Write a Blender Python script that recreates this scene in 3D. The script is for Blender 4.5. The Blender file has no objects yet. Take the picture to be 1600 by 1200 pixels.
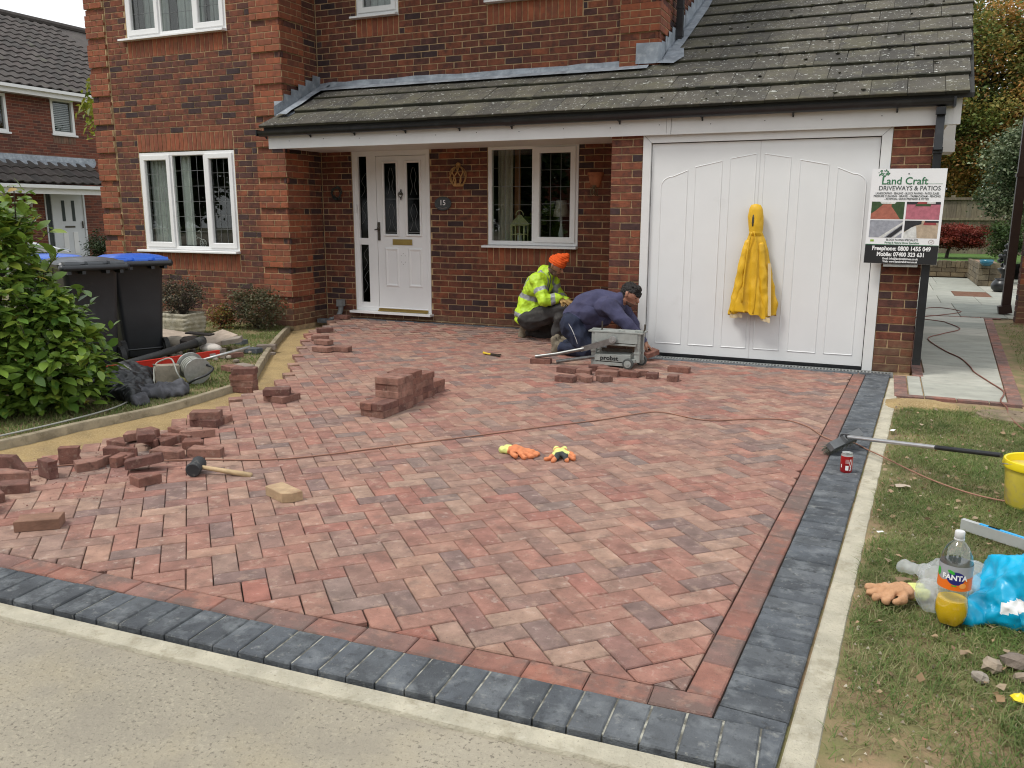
import bpy, bmesh, math, random
import numpy as np
from mathutils import Vector, Matrix, noise, Euler
R = math.radians
sc = bpy.context.scene
COL = sc.collection
rng = random.Random(11)
nrg = np.random.default_rng(5)

# ------------------------------------------------------------------ camera
CX, CY, CZ, YAW, PIT, ROL, FPX = 0.02038, -8.36379, 1.43456, 0.41812, 0.20258, 0.00268, 1292.63
fw = Vector((-math.sin(YAW)*math.cos(PIT), math.cos(YAW)*math.cos(PIT), -math.sin(PIT)))
r0 = Vector((math.cos(YAW), math.sin(YAW), 0)); u0 = r0.cross(fw)
rt = r0*math.cos(ROL)+u0*math.sin(ROL); up = -r0*math.sin(ROL)+u0*math.cos(ROL)
cam = bpy.data.cameras.new('camera'); camo = bpy.data.objects.new('camera', cam); COL.objects.link(camo)
m = Matrix.Identity(4)
for i in range(3):
    m[i][0] = rt[i]; m[i][1] = up[i]; m[i][2] = -fw[i]
m[0][3], m[1][3], m[2][3] = CX, CY, CZ
camo.matrix_world = m
cam.sensor_width = 36; cam.lens = 36*FPX/1600; cam.clip_start = 0.05; cam.clip_end = 600
sc.camera = camo
CAMP = Vector((CX, CY, CZ))
def px(p):
    d = Vector(p)-CAMP; w = d.dot(fw)
    if w < 0.1: return None
    return (800+FPX*d.dot(rt)/w, 600-FPX*d.dot(up)/w, w)
def inview(p, mrg=0):
    q = px(p)
    return q is not None and -mrg < q[0] < 1600+mrg and -mrg < q[1] < 1200+mrg

# ------------------------------------------------------------------ sky, sun, exposure
W = bpy.data.worlds.new("World"); sc.world = W; W.use_nodes = True
wn = W.node_tree.nodes; wl = W.node_tree.links
bg = wn['Background']; bg.inputs['Strength'].default_value = 0.1
sky = wn.new('ShaderNodeTexSky'); sky.sky_type = 'NISHITA'; sky.sun_disc = False
SUN_EL, SUN_AZ = R(58), R(222)
sky.sun_elevation = SUN_EL; sky.sun_rotation = SUN_AZ; sky.air_density = 1.0; sky.dust_density = 3.0
tc = wn.new('ShaderNodeTexCoord')
mp = wn.new('ShaderNodeMapping'); mp.inputs['Scale'].default_value = (1, 1, 3.2)
cn = wn.new('ShaderNodeTexNoise'); cn.inputs['Scale'].default_value = 2.2; cn.inputs['Detail'].default_value = 6; cn.inputs['Roughness'].default_value = .55
wl.new(tc.outputs['Generated'], mp.inputs['Vector']); wl.new(mp.outputs['Vector'], cn.inputs['Vector'])
cr = wn.new('ShaderNodeValToRGB')
cr.color_ramp.elements[0].position = .36; cr.color_ramp.elements[0].color = (7.0, 7.5, 8.1, 1)
cr.color_ramp.elements[1].position = .62; cr.color_ramp.elements[1].color = (10.2, 10.3, 10.2, 1)
wl.new(cn.outputs['Fac'], cr.inputs['Fac'])
mx = wn.new('ShaderNodeMixRGB'); mx.inputs['Fac'].default_value = .9
wl.new(sky.outputs['Color'], mx.inputs['Color1']); wl.new(cr.outputs['Color'], mx.inputs['Color2'])
wl.new(mx.outputs['Color'], bg.inputs['Color'])
sl = bpy.data.lights.new('sun', 'SUN'); sl.energy = 1.5; sl.angle = R(13); sl.color = (1, .965, .9)
so = bpy.data.objects.new('sun', sl); COL.objects.link(so)
so.rotation_euler = Euler((R(90)-SUN_EL, 0, math.pi-SUN_AZ), 'XYZ')
sc.view_settings.view_transform = 'Standard'; sc.view_settings.look = 'None'
sc.view_settings.exposure = 0.5; sc.view_settings.gamma = 1; sc.view_settings.use_curve_mapping = False
sc.cycles.filter_width = 1.1; sc.cycles.max_bounces = 6; sc.cycles.diffuse_bounces = 3; sc.cycles.glossy_bounces = 3
sc.cycles.transparent_max_bounces = 12; sc.cycles.transmission_bounces = 6
sc.cycles.caustics_reflective = False; sc.cycles.caustics_refractive = False

# ------------------------------------------------------------------ materials
MATS = {}
def ramp(nt, stops, interp='LINEAR'):
    n = nt.nodes.new('ShaderNodeValToRGB'); e = n.color_ramp.elements; n.color_ramp.interpolation = interp
    while len(e) < len(stops): e.new(.5)
    for k, (p, c) in enumerate(stops):
        e[k].position = p; e[k].color = (c[0], c[1], c[2], 1)
    return n
def mat(name, cols, rough=.8, ns=8, na=.2, bump=.15, bs=60, spots=(), metal=0, spec=.5, coat=0, emit=None, det=5, stretch=None, alpha=None, sss=0):
    if name in MATS: return MATS[name]
    M = bpy.data.materials.new(name); M.use_nodes = True; nt = M.node_tree; N = nt.nodes; L = nt.links
    b = N['Principled BSDF']; MATS[name] = M
    g = N.new('ShaderNodeNewGeometry')
    vec = g.outputs['Position']
    if stretch:
        mpn = N.new('ShaderNodeMapping'); mpn.inputs['Scale'].default_value = stretch; L.new(vec, mpn.inputs['Vector']); vec = mpn.outputs['Vector']
    def nz(s, d=det, ro=.6):
        n = N.new('ShaderNodeTexNoise'); n.inputs['Scale'].default_value = s; n.inputs['Detail'].default_value = d; n.inputs['Roughness'].default_value = ro
        L.new(vec, n.inputs['Vector']); return n
    if len(cols) > 1:
        a = N.new('ShaderNodeAttribute'); a.attribute_name = 'rnd'
        st = [(k/(len(cols)-1)*.98+.01, c) for k, c in enumerate(cols)]
        r = ramp(nt, st); L.new(a.outputs['Fac'], r.inputs['Fac']); c = r.outputs['Color']
    else:
        rg = N.new('ShaderNodeRGB'); rg.outputs[0].default_value = (*cols[0], 1); c = rg.outputs[0]
    n1 = nz(ns)
    mr = N.new('ShaderNodeMapRange'); mr.inputs['From Min'].default_value = .3; mr.inputs['From Max'].default_value = .7
    mr.inputs['To Min'].default_value = 1-na; mr.inputs['To Max'].default_value = 1+na
    L.new(n1.outputs['Fac'], mr.inputs['Value'])
    hs = N.new('ShaderNodeMixRGB'); hs.blend_type = 'MULTIPLY'; hs.inputs['Fac'].default_value = 1
    L.new(c, hs.inputs['Color1']); L.new(mr.outputs['Result'], hs.inputs['Color2']); c = hs.outputs['Color']
    for (col, s, lo, hi, amt) in spots:
        n2 = nz(s, 4, .65)
        m2 = N.new('ShaderNodeMapRange'); m2.inputs['From Min'].default_value = lo; m2.inputs['From Max'].default_value = hi
        m2.inputs['To Min'].default_value = 0; m2.inputs['To Max'].default_value = amt; m2.clamp = True
        L.new(n2.outputs['Fac'], m2.inputs['Value'])
        mx_ = N.new('ShaderNodeMixRGB'); mx_.inputs['Color2'].default_value = (*col, 1)
        L.new(m2.outputs['Result'], mx_.inputs['Fac']); L.new(c, mx_.inputs['Color1']); c = mx_.outputs['Color']
    L.new(c, b.inputs['Base Color'])
    b.inputs['Roughness'].default_value = rough; b.inputs['Metallic'].default_value = metal
    b.inputs['Specular IOR Level'].default_value = spec; b.inputs['Coat Weight'].default_value = coat
    if sss:
        b.inputs['Subsurface Weight'].default_value = sss; b.inputs['Subsurface Scale'].default_value = .01
    if alpha is not None: b.inputs['Alpha'].default_value = alpha
    if bump:
        n3 = nz(bs, 6, .65); bp = N.new('ShaderNodeBump'); bp.inputs['Strength'].default_value = bump; bp.inputs['Distance'].default_value = .01
        L.new(n3.outputs['Fac'], bp.inputs['Height']); L.new(bp.outputs['Normal'], b.inputs['Normal'])
    if emit: b.inputs['Emission Color'].default_value = (*emit, 1); b.inputs['Emission Strength'].default_value = 1
    return M
def glassy(name, tint=(1, 1, 1), rough=0.0, base=.06, gain=1.0):
    M = bpy.data.materials.new(name); M.use_nodes = True; nt = M.node_tree; N = nt.nodes; L = nt.links; N.clear(); MATS[name] = M
    o = N.new('ShaderNodeOutputMaterial'); t = N.new('ShaderNodeBsdfTransparent'); t.inputs['Color'].default_value = (*tint, 1)
    gl = N.new('ShaderNodeBsdfGlossy'); gl.inputs['Roughness'].default_value = rough
    f = N.new('ShaderNodeLayerWeight'); f.inputs['Blend'].default_value = .5
    pw = N.new('ShaderNodeMath'); pw.operation = 'POWER'; pw.inputs[1].default_value = 4.5; L.new(f.outputs['Facing'], pw.inputs[0])
    ma = N.new('ShaderNodeMath'); ma.operation = 'MULTIPLY_ADD'; ma.inputs[1].default_value = gain; ma.inputs[2].default_value = base
    ma.use_clamp = True
    L.new(pw.outputs[0], ma.inputs[0]); mxs = N.new('ShaderNodeMixShader'); L.new(ma.outputs[0], mxs.inputs[0])
    L.new(t.outputs[0], mxs.inputs[1]); L.new(gl.outputs[0], mxs.inputs[2]); L.new(mxs.outputs[0], o.inputs['Surface'])
    return M
def thin(name, col, trans=.35, rough=.5, cols=None, alpha=1, na=.25, ns=6, spec=.35):
    """leaf or film: diffuse + translucent + gloss, colour by the rnd attribute"""
    M = mat(name, cols or [col], rough=rough, ns=ns, na=na, bump=0, spec=spec)
    nt = M.node_tree; N = nt.nodes; L = nt.links; b = N['Principled BSDF']; o = N['Material Output']
    tr = N.new('ShaderNodeBsdfTranslucent'); src = b.inputs['Base Color'].links[0].from_socket
    L.new(src, tr.inputs['Color']); mxs = N.new('ShaderNodeMixShader'); mxs.inputs[0].default_value = trans
    L.new(b.outputs[0], mxs.inputs[1]); L.new(tr.outputs[0], mxs.inputs[2]); out = mxs.outputs[0]
    if alpha < 1:
        tp = N.new('ShaderNodeBsdfTransparent'); m3 = N.new('ShaderNodeMixShader'); m3.inputs[0].default_value = alpha
        L.new(tp.outputs[0], m3.inputs[1]); L.new(out, m3.inputs[2]); out = m3.outputs[0]
    L.new(out, o.inputs['Surface']); return M

m_brick = mat('face_brick', [(.036, .02, .022), (.055, .026, .024), (.15, .045, .023), (.185, .055, .026), (.095, .033, .022), (.22, .067, .03), (.125, .039, .022), (.17, .05, .025), (.066, .028, .024), (.15, .046, .024)], .88, 14, .4, .6, 90,
              spots=[((.045, .02, .018), 9, .52, .62, .55), ((.33, .2, .13), 45, .68, .8, .5)])
m_quoin = mat('quoin_brick', [(.22, .062, .029), (.28, .082, .035), (.16, .054, .03), (.25, .072, .031), (.19, .058, .03), (.235, .078, .036)], .88, 14, .25, .4, 90,
              spots=[((.1, .045, .035), 11, .55, .7, .5), ((.35, .22, .15), 50, .7, .8, .4)])
m_low = mat('base_brick', [(.15, .06, .03), (.12, .06, .038), (.17, .07, .04), (.11, .055, .035)], .9, 14, .3, .5, 90, spots=[((.2, .16, .09), 12, .5, .7, .5)])
m_mortar = mat('mortar', [(.40, .28, .155)], .95, 12, .35, .5, 120)
m_mortar_d = mat('dark_mortar', [(.3, .2, .14)], .95, 20, .25, .5, 120)  # darker mortar tone for the garden wall core
PV = [(.285, .145, .112), (.335, .165, .125), (.33, .20, .15), (.25, .145, .118), (.38, .25, .185), (.335, .14, .105), (.195, .14, .125), (.325, .175, .132), (.275, .13, .102), (.37, .22, .16), (.225, .16, .138)]
m_paver = mat('concrete_paver', PV, .92, 10, .30, .8, 150, spots=[((.15, .10, .085), 8, .52, .68, .5), ((.46, .32, .24), 12, .55, .68, .45), ((.50, .43, .37), 20, .60, .72, .5), ((.10, .07, .065), 70, .60, .70, .5), ((.55, .49, .43), 95, .66, .74, .55)])
m_redb = mat('red_border_paver', [(.27, .115, .085), (.22, .12, .10), (.32, .135, .095), (.19, .115, .098), (.25, .13, .105)], .92, 7, .34, .8, 150, spots=[((.15, .11, .095), 5, .46, .60, .75), ((.40, .22, .16), 11, .54, .66, .5), ((.48, .38, .31), 24, .60, .74, .4), ((.1, .07, .065), 70, .6, .7, .5), ((.55, .49, .43), 95, .66, .74, .5)])
m_coal = mat('charcoal_paver', [(.072, .081, .092), (.095, .105, .118), (.06, .066, .074), (.115, .124, .134), (.08, .088, .097)], .88, 6, .38, .8, 140, spots=[((.21, .225, .235), 9, .50, .68, .65), ((.36, .36, .33), 17, .60, .74, .5), ((.42, .41, .37), 60, .62, .72, .45), ((.03, .033, .037), 30, .56, .68, .6)])
m_newb = mat('loose_red_block', [(.17, .075, .055), (.24, .11, .08), (.145, .066, .052), (.30, .155, .115), (.20, .10, .075)], .95, 16, .32, .9, 120, spots=[((.32, .22, .17), 22, .56, .70, .6), ((.07, .035, .03), 30, .58, .7, .6), ((.45, .36, .3), 80, .64, .74, .5)])
m_buff = mat('buff_block', [(.43, .3, .18)], .92, 14, .2, .6, 110, spots=[((.33, .18, .11), 16, .5, .7, .6)])
m_joint = mat('bedding_in_joints', [(.05, .038, .03)], .98, 20, .3, .4, 80)
m_sand = mat('sharp_sand', [(.36, .25, .11)], .98, 4, .25, 1, 120, spots=[((.5, .38, .2), 90, .5, .62, .8), ((.2, .13, .06), 70, .56, .68, .8), ((.28, .2, .1), 6, .5, .65, .5)])
m_haunch = mat('concrete_haunch', [(.48, .44, .34)], .95, 6, .22, .9, 120, spots=[((.3, .26, .18), 9, .52, .68, .7), ((.60, .56, .46), 30, .55, .7, .5), ((.22, .19, .14), 90, .6, .7, .6)])
m_kerb = mat('timber_edging', [(.3, .25, .17)], .95, 7, .3, .6, 60, spots=[((.15, .12, .07), 15, .5, .65, .7), ((.45, .4, .3), 30, .58, .7, .5)])
m_road = mat('worn_road_surface', [(.32, .285, .22)], .95, 1.3, .16, .8, 90,
             spots=[((.45, .40, .30), 90, .52, .66, .5), ((.13, .11, .085), 70, .56, .64, .8), ((.38, .32, .21), 2.4, .50, .70, .4), ((.27, .24, .19), 4, .50, .66, .6), ((.08, .07, .05), 26, .71, .75, .8), ((.52, .49, .41), 3.1, .66, .72, .7)])
m_soil = mat('bare_soil', [(.26, .18, .10)], .98, 3, .3, .8, 60, spots=[((.15, .15, .055), 4, .42, .58, .85), ((.3, .22, .13), 30, .58, .72, .5)])
m_white = mat('white_upvc', [(.76, .76, .755)], .35, 3, .03, 0, spec=.5)
m_whitep = mat('white_painted_board', [(.68, .68, .67)], .5, 3, .05, .03, 30, spots=[((.5, .49, .45), 5, .6, .8, .25)])
m_gdoor = mat('white_door_skin', [(.72, .73, .73)], .45, 2, .03, .02, 20, spots=[((.52, .52, .5), 3, .62, .8, .25), ((.42, .4, .36), 40, .74, .79, .5)])
m_black = mat('black_plastic', [(.012, .013, .015)], .35, 8, .3, .03, 30, spots=[((.06, .065, .07), 5, .55, .75, .35)])
m_tile = mat('concrete_roof_tile', [(.062, .056, .045), (.078, .07, .056), (.05, .046, .04), (.09, .08, .062), (.066, .06, .05)], .95, 5, .25, .7, 70,
             spots=[((.15, .14, .09), 7, .55, .7, .45), ((.018, .018, .013), 16, .62, .68, .85), ((.55, .56, .52), 30, .625, .65, .85), ((.46, .47, .43), 11, .655, .68, .8), ((.13, .12, .07), 2.2, .5, .66, .5)])
m_lead = mat('sheet_lead', [(.27, .3, .335)], .55, 6, .3, .25, 15, metal=.15, spots=[((.44, .46, .48), 12, .5, .7, .5), ((.13, .14, .155), 8, .56, .7, .5)])
m_leadstrip = mat('lead_came', [(.16, .165, .165)], .5, 3, .1, 0)
m_gold = mat('brass', [(.42, .3, .1)], .4, 4, .1, 0, metal=.8)
m_dkmetal = mat('aged_metal', [(.09, .08, .065)], .45, 20, .3, 0, metal=.7)
m_steel = mat('galvanised_steel', [(.42, .43, .42)], .45, 30, .2, .1, 50, metal=.6, spots=[((.25, .25, .23), 20, .55, .7, .5)])
m_slab = mat('sandstone_slab', [(.29, .30, .255), (.36, .36, .31), (.25, .27, .235), (.40, .395, .34), (.31, .32, .28)], .8, 3, .2, .25, 30, spots=[((.37, .36, .31), 4, .5, .7, .5), ((.16, .17, .16), 9, .56, .7, .4)], stretch=(1, 1.8, 1))
m_glass = glassy('window_glass', (.84, .87, .85), .0, .055, .9)
m_glass_d = glassy('tinted_glass', (.10, .14, .15), .05, .02, .6)
m_room = mat('dark_room', [(.05, .047, .042)], .9, 2, .2, 0)
m_curtain = mat('white_curtain', [(.8, .8, .78)], .9, 5, .1, 0)

# ------------------------------------------------------------------ mesh helper
class MB:
    def __init__(s): s.v = []; s.f = []; s.m = []; s.r = []; s.T = None
    def add(s, vs, fs, mi=0, r=None, T=None):
        if r is None: r = rng.random()
        k = len(s.v); T = T if T is not None else s.T
        if T is not None: vs = [T @ Vector(v) for v in vs]
        s.v += [tuple(v) for v in vs]
        for f in fs: s.f.append(tuple(i+k for i in f)); s.m.append(mi); s.r.append(r)
        return s
    def box(s, c, d, mi=0, r=None, rz=0, T=None, rx=0, ry=0):
        x, y, z = d[0]/2, d[1]/2, d[2]/2
        vs = [Vector((a*x, b*y, e*z)) for e in (-1, 1) for b in (-1, 1) for a in (-1, 1)]
        if rz or rx or ry:
            E = Euler((rx, ry, rz)).to_matrix(); vs = [E @ v for v in vs]
        vs = [v+Vector(c) for v in vs]
        return s.add(vs, [(0, 2, 3, 1), (4, 5, 7, 6), (0, 1, 5, 4), (2, 6, 7, 3), (0, 4, 6, 2), (1, 3, 7, 5)], mi, r, T)
    def span(s, a, b, mi=0, r=None):
        return s.box([(a[i]+b[i])/2 for i in range(3)], [abs(b[i]-a[i]) for i in range(3)], mi, r)
    def prism(s, poly, z0, z1, ch=0, mi=0, r=None, T=None, cz=None, bottom=True, jit=0):
        n = len(poly); cz = ch if cz is None else cz
        A = sum(poly[i][0]*poly[(i+1) % n][1]-poly[(i+1) % n][0]*poly[i][1] for i in range(n))
        if A < 0: poly = poly[::-1]
        vs = [(p[0], p[1], z0) for p in poly]+[(p[0], p[1], z1-cz) for p in poly]
        fs = [(i, (i+1) % n, n+(i+1) % n, n+i) for i in range(n)]
        if ch:
            top = inset(poly, ch); vs += [(p[0], p[1], z1+(rng.uniform(-jit, jit) if jit else 0)) for p in top]
            fs += [(n+i, n+(i+1) % n, 2*n+(i+1) % n, 2*n+i) for i in range(n)]; fs.append(tuple(range(2*n, 3*n)))
        else: fs.append(tuple(range(n, 2*n)))
        if bottom: fs.append(tuple(range(n-1, -1, -1)))
        return s.add(vs, fs, mi, r, T)
    def tube(s, pts, rad, n=8, mi=0, r=None, cap=True, T=None):
        pts = [Vector(p) for p in pts]; vs = []; fs = []
        rad = rad if isinstance(rad, (list, tuple)) else [rad]*len(pts)
        prev = None
        for i, p in enumerate(pts):
            t = (pts[min(i+1, len(pts)-1)]-pts[max(i-1, 0)]).normalized()
            if prev is None: a = t.orthogonal().normalized()
            else:
                a = prev-t*prev.dot(t)
                a = a.normalized() if a.length > 1e-6 else t.orthogonal().normalized()
            prev = a; b = t.cross(a)
            for k in range(n):
                w = 2*math.pi*k/n; vs.append(p+(a*math.cos(w)+b*math.sin(w))*rad[i])
        for i in range(len(pts)-1):
            for k in range(n):
                fs.append((i*n+k, i*n+(k+1) % n, (i+1)*n+(k+1) % n, (i+1)*n+k))
        if cap: fs.append(tuple(range(n-1, -1, -1))); fs.append(tuple((len(pts)-1)*n+k for k in range(n)))
        return s.add(vs, fs, mi, r, T)
    def lathe(s, prof, n=24, c=(0, 0, 0), mi=0, r=None, T=None, sx=1, sy=1, fn=None):
        vs = []; fs = []; c = Vector(c)
        for (q, z) in prof:
            for k in range(n):
                w = 2*math.pi*k/n; g = q*(fn(w, z) if fn else 1)
                vs.append(c+Vector((g*math.cos(w)*sx, g*math.sin(w)*sy, z)))
        for i in range(len(prof)-1):
            for k in range(n): fs.append((i*n+k, i*n+(k+1) % n, (i+1)*n+(k+1) % n, (i+1)*n+k))
        if prof[0][0] > 1e-4: fs.append(tuple(range(n-1, -1, -1)))
        if prof[-1][0] > 1e-4: fs.append(tuple((len(prof)-1)*n+k for k in range(n)))
        return s.add(vs, fs, mi, r, T)
    def ell(s, c, d, mi=0, r=None, n=12, rot=None, T=None, jit=0):
        M_ = rot.to_matrix() if rot else Matrix.Identity(3); vs = []; fs = []; h = n//2
        vs.append(Vector((0, 0, -1)))
        for i in range(1, h):
            a = -math.pi/2+math.pi*i/h
            for k in range(n): w = 2*math.pi*k/n; vs.append(Vector((math.cos(a)*math.cos(w), math.cos(a)*math.sin(w), math.sin(a))))
        vs.append(Vector((0, 0, 1)))
        for k in range(n): fs.append((0, 1+(k+1) % n, 1+k))
        for i in range(h-2):
            for k in range(n):
                a = 1+i*n+k; b = 1+i*n+(k+1) % n; fs.append((a, b, b+n, a+n))
        L = len(vs)-1; o = 1+(h-2)*n
        for k in range(n): fs.append((L, o+k, o+(k+1) % n))
        out = [Vector(c)+M_ @ Vector((v.x*d[0], v.y*d[1], v.z*d[2]))*(1+rng.uniform(-jit, jit)) for v in vs]
        return s.add(out, fs, mi, r, T)
    def grid(s, P, mi=0, r=None, T=None, closed=False):
        nu = len(P); nv = len(P[0]); vs = [p for row in P for p in row]; fs = []
        for i in range(nu-1):
            for j in range(nv if closed else nv-1):
                fs.append((i*nv+j, (i+1)*nv+j, (i+1)*nv+(j+1) % nv, i*nv+(j+1) % nv))
        return s.add(vs, fs, mi, r, T)
    def mesh(s, name, off=(0, 0, 0)):
        me = bpy.data.meshes.new(name); o = Vector(off)
        me.from_pydata([(v[0]-o.x, v[1]-o.y, v[2]-o.z) for v in s.v], [], s.f)
        me.polygons.foreach_set('material_index', s.m)
        a = me.attributes.new('rnd', 'FLOAT', 'FACE'); a.data.foreach_set('value', s.r); me.update(); return me
    def build(s, name, mats, parent=None, smooth=False, kind=None, own=False, angle=None, **kw):
        """parent: coordinates are world ones and are made relative to the parent; own: origin at the base centre"""
        mats = mats if isinstance(mats, (list, tuple)) else [mats]
        off = wloc(parent) if parent else Vector((0, 0, 0)); loc = Vector((0, 0, 0))
        if own:
            xs = [v[0] for v in s.v]; ys = [v[1] for v in s.v]; zs = [v[2] for v in s.v]
            loc = Vector(((min(xs)+max(xs))/2, (min(ys)+max(ys))/2, min(zs)))
            me = s.mesh(name, loc); loc = loc-off
        else: me = s.mesh(name, off)
        for q in mats: me.materials.append(q)
        if smooth:
            me.polygons.foreach_set('use_smooth', [True]*len(me.polygons))
            if angle: me.set_sharp_from_angle(angle=R(angle))
        o = bpy.data.objects.new(name, me); COL.objects.link(o); o.location = loc
        if parent: o.parent = parent
        if kind: o['kind'] = kind
        for k, v in kw.items(): o[k] = v
        return o
def wloc(o):
    p = Vector((0, 0, 0))
    while o is not None: p += o.location; o = o.parent
    return p
def inset(poly, d):
    n = len(poly); out = []
    for i in range(n):
        a, b, c = Vector(poly[i-1][:2]), Vector(poly[i][:2]), Vector(poly[(i+1) % n][:2])
        e1 = (b-a); e2 = (c-b)
        if e1.length < 1e-6 or e2.length < 1e-6: out.append(b); continue
        e1.normalize(); e2.normalize(); n1 = Vector((-e1.y, e1.x)); n2 = Vector((-e2.y, e2.x)); k = 1+n1.dot(n2)
        q = (n1+n2)/max(k, .3); out.append(b+q*d)
    return out
def clip(poly, n, d):
    """keep the side n.p <= d"""
    out = []; N = len(poly)
    for i in range(N):
        a, b = poly[i], poly[(i+1) % N]; fa = n[0]*a[0]+n[1]*a[1]-d; fb = n[0]*b[0]+n[1]*b[1]-d
        if fa <= 0: out.append(a)
        if (fa < 0 < fb) or (fb < 0 < fa):
            t = fa/(fa-fb); out.append((a[0]+(b[0]-a[0])*t, a[1]+(b[1]-a[1])*t))
    return out
def area(p): return abs(sum(p[i][0]*p[(i+1) % len(p)][1]-p[(i+1) % len(p)][0]*p[i][1] for i in range(len(p))))/2 if len(p) > 2 else 0
def thing(name, label, cat, loc=(0, 0, 0), group=None):
    o = bpy.data.objects.new(name, None); COL.objects.link(o); o.location = loc; o.empty_display_size = .1
    o['label'] = label; o['category'] = cat
    if group: o['group'] = group
    return o
def tag(o, label, cat, group=None):
    o['label'] = label; o['category'] = cat
    if group: o['group'] = group
    return o
def inst(name, me, parent, loc, rot=(0, 0, 0), scale=None, **kw):
    o = bpy.data.objects.new(name, me); COL.objects.link(o)
    if parent: o.parent = parent; o.location = Vector(loc)-wloc(parent)
    else: o.location = loc
    o.rotation_euler = rot
    if scale: o.scale = scale
    for k, v in kw.items(): o[k] = v
    return o
def raw_mesh(name, V, F, mats, rnd=None, parent=None, kind=None, smooth=False, **kw):
    """numpy arrays: V (n,3), F (m,k)"""
    V = np.asarray(V, dtype=np.float32)
    if parent is not None: V = V-np.array(wloc(parent), dtype=np.float32)
    F = np.asarray(F, dtype=np.int32); me = bpy.data.meshes.new(name); k = F.shape[1]
    me.vertices.add(len(V)); me.vertices.foreach_set('co', V.ravel())
    me.loops.add(F.size); me.loops.foreach_set('vertex_index', F.ravel())
    me.polygons.add(len(F)); me.polygons.foreach_set('loop_start', np.arange(0, F.size, k, dtype=np.int32)); me.polygons.foreach_set('loop_total', np.full(len(F), k, dtype=np.int32))
    if rnd is not None:
        a = me.attributes.new('rnd', 'FLOAT', 'FACE'); a.data.foreach_set('value', np.asarray(rnd, dtype=np.float32))
    me.update(calc_edges=True)
    if smooth: me.polygons.foreach_set('use_smooth', [True]*len(F))
    for q in (mats if isinstance(mats, (list, tuple)) else [mats]): me.materials.append(q)
    o = bpy.data.objects.new(name, me); COL.objects.link(o)
    if parent is not None: o.parent = parent
    if kind: o['kind'] = kind
    for a_, b_ in kw.items(): o[a_] = b_
    return o
def smoothpath(pts, k=4):
    """Catmull-Rom through the points"""
    P = [Vector(p) for p in pts]; out = []
    for i in range(len(P)-1):
        a, b, c, d = P[max(i-1, 0)], P[i], P[i+1], P[min(i+2, len(P)-1)]
        for j in range(k):
            t = j/k; out.append(.5*((2*b)+(c-a)*t+(2*a-5*b+4*c-d)*t*t+(3*b-a-3*c+d)*t**3))
    out.append(P[-1]); return out
_font_cache = {}
def text(body, size, material, parent, T, align='LEFT', ext=.0004, name='lettering', bold=0, sx=1):
    cu = bpy.data.curves.new('t', 'FONT'); cu.body = body; cu.size = size; cu.align_x = align; cu.extrude = ext; cu.offset = bold; cu.resolution_u = 3
    ob = bpy.data.objects.new('t', cu); COL.objects.link(ob)
    dg = bpy.context.evaluated_depsgraph_get(); me = bpy.data.meshes.new_from_object(ob.evaluated_get(dg))
    bpy.data.objects.remove(ob); bpy.data.curves.remove(cu)
    me.name = name; me.transform(T @ Matrix.Diagonal((sx, 1, 1, 1)))
    if parent is not None: me.transform(Matrix.Translation(-wloc(parent)))
    me.materials.clear(); me.materials.append(material)
    o = bpy.data.objects.new(name, me); COL.objects.link(o)
    if parent is not None: o.parent = parent
    return o
# ------------------------------------------------------------------ ground, road, lawns
def gz(x, y): return .065*min(1, max(0, y)/.968) if x < -2.6 else 0
def sheet(name, left, right, y0, y1, ny, nx, material, z=0, amp=.01, kind='structure'):
    P = []
    for j in range(ny+1):
        y = y0+(y1-y0)*j/ny; a, b = left(y), right(y); row = []
        for i in range(nx+1):
            x = a+(b-a)*i/nx; e = min(1, 6*min(i, nx-i)/nx+.2)
            row.append((x, y, z+amp*e*(noise.noise(Vector((x*1.3, y*1.3, 3)))+.6*noise.noise(Vector((x*5, y*5, 1))))))
        P.append(row)
    b_ = MB(); b_.grid(P, r=.5); o = b_.build(name, material, kind=kind, smooth=True); return o
def pl(pts):
    """x as a function of y from a polyline"""
    pts = sorted([(p[1], p[0]) for p in pts])
    def f(y):
        if y <= pts[0][0]: return pts[0][1]
        for (a, xa), (b, xb) in zip(pts, pts[1:]):
            if y <= b: return xa+(xb-xa)*(y-a)/(b-a)
        return pts[-1][1]
    return f
m_base = mat('far_ground', [(.12, .12, .06)], .98, 2, .3, .4, 20, spots=[((.16, .11, .06), 1.5, .5, .65, .7)])
g = MB(); g.grid([[(-90, -60, -.12), (-90, 120, -.12)], [(90, -60, -.12), (90, 120, -.12)]], r=.5); g.build('ground', m_base, kind='structure')
C0 = Vector((-.131, -6.331)); e1 = Vector((.0475, 1)).normalized(); n1 = Vector((-1, .0475)).normalized()
e2 = Vector((-1, -.0532)).normalized(); n2 = Vector((-.0532, 1)).normalized()
def yo(x): return -6.331+.0532*(x+.131)
kerb1 = [(-5.3, -7.2), (-5.05, -5.03), (-5.0, -4.5), (-4.895, -3.94), (-4.9, -3.5), (-4.96, -3.0)]
kerb2 = [(-5.05, -2.72), (-5.65, -1.86), (-6.42, -.70), (-6.86, .02)]
kx = pl(kerb1+kerb2)
road = MB()
P = []
for i in range(41):
    x = -30+i*1.0 if i else -45
    P.append([(x, -40, -.03), (x, -12, -.03), (x, yo(max(x, -9))-.06, -.028)])
road.grid(P, r=.5); road.build('road', m_road, kind='structure')
m_lawn_r = m_soil
sheet('lawn', lambda y: .159+.0475*(y+.23)+.092, lambda y: 9, -9.5, -1.16, 60, 60, m_soil, -.012, .012)
sheet('lawn', lambda y: -17, lambda y: kx(y)-.02, -7.2, .22, 50, 70, m_soil, -.012, .014)
sheet('lawn', lambda y: 1.165+.064*y, lambda y: 9, -1.159, 9.5, 40, 30, m_soil, -.02, .012)
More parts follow.
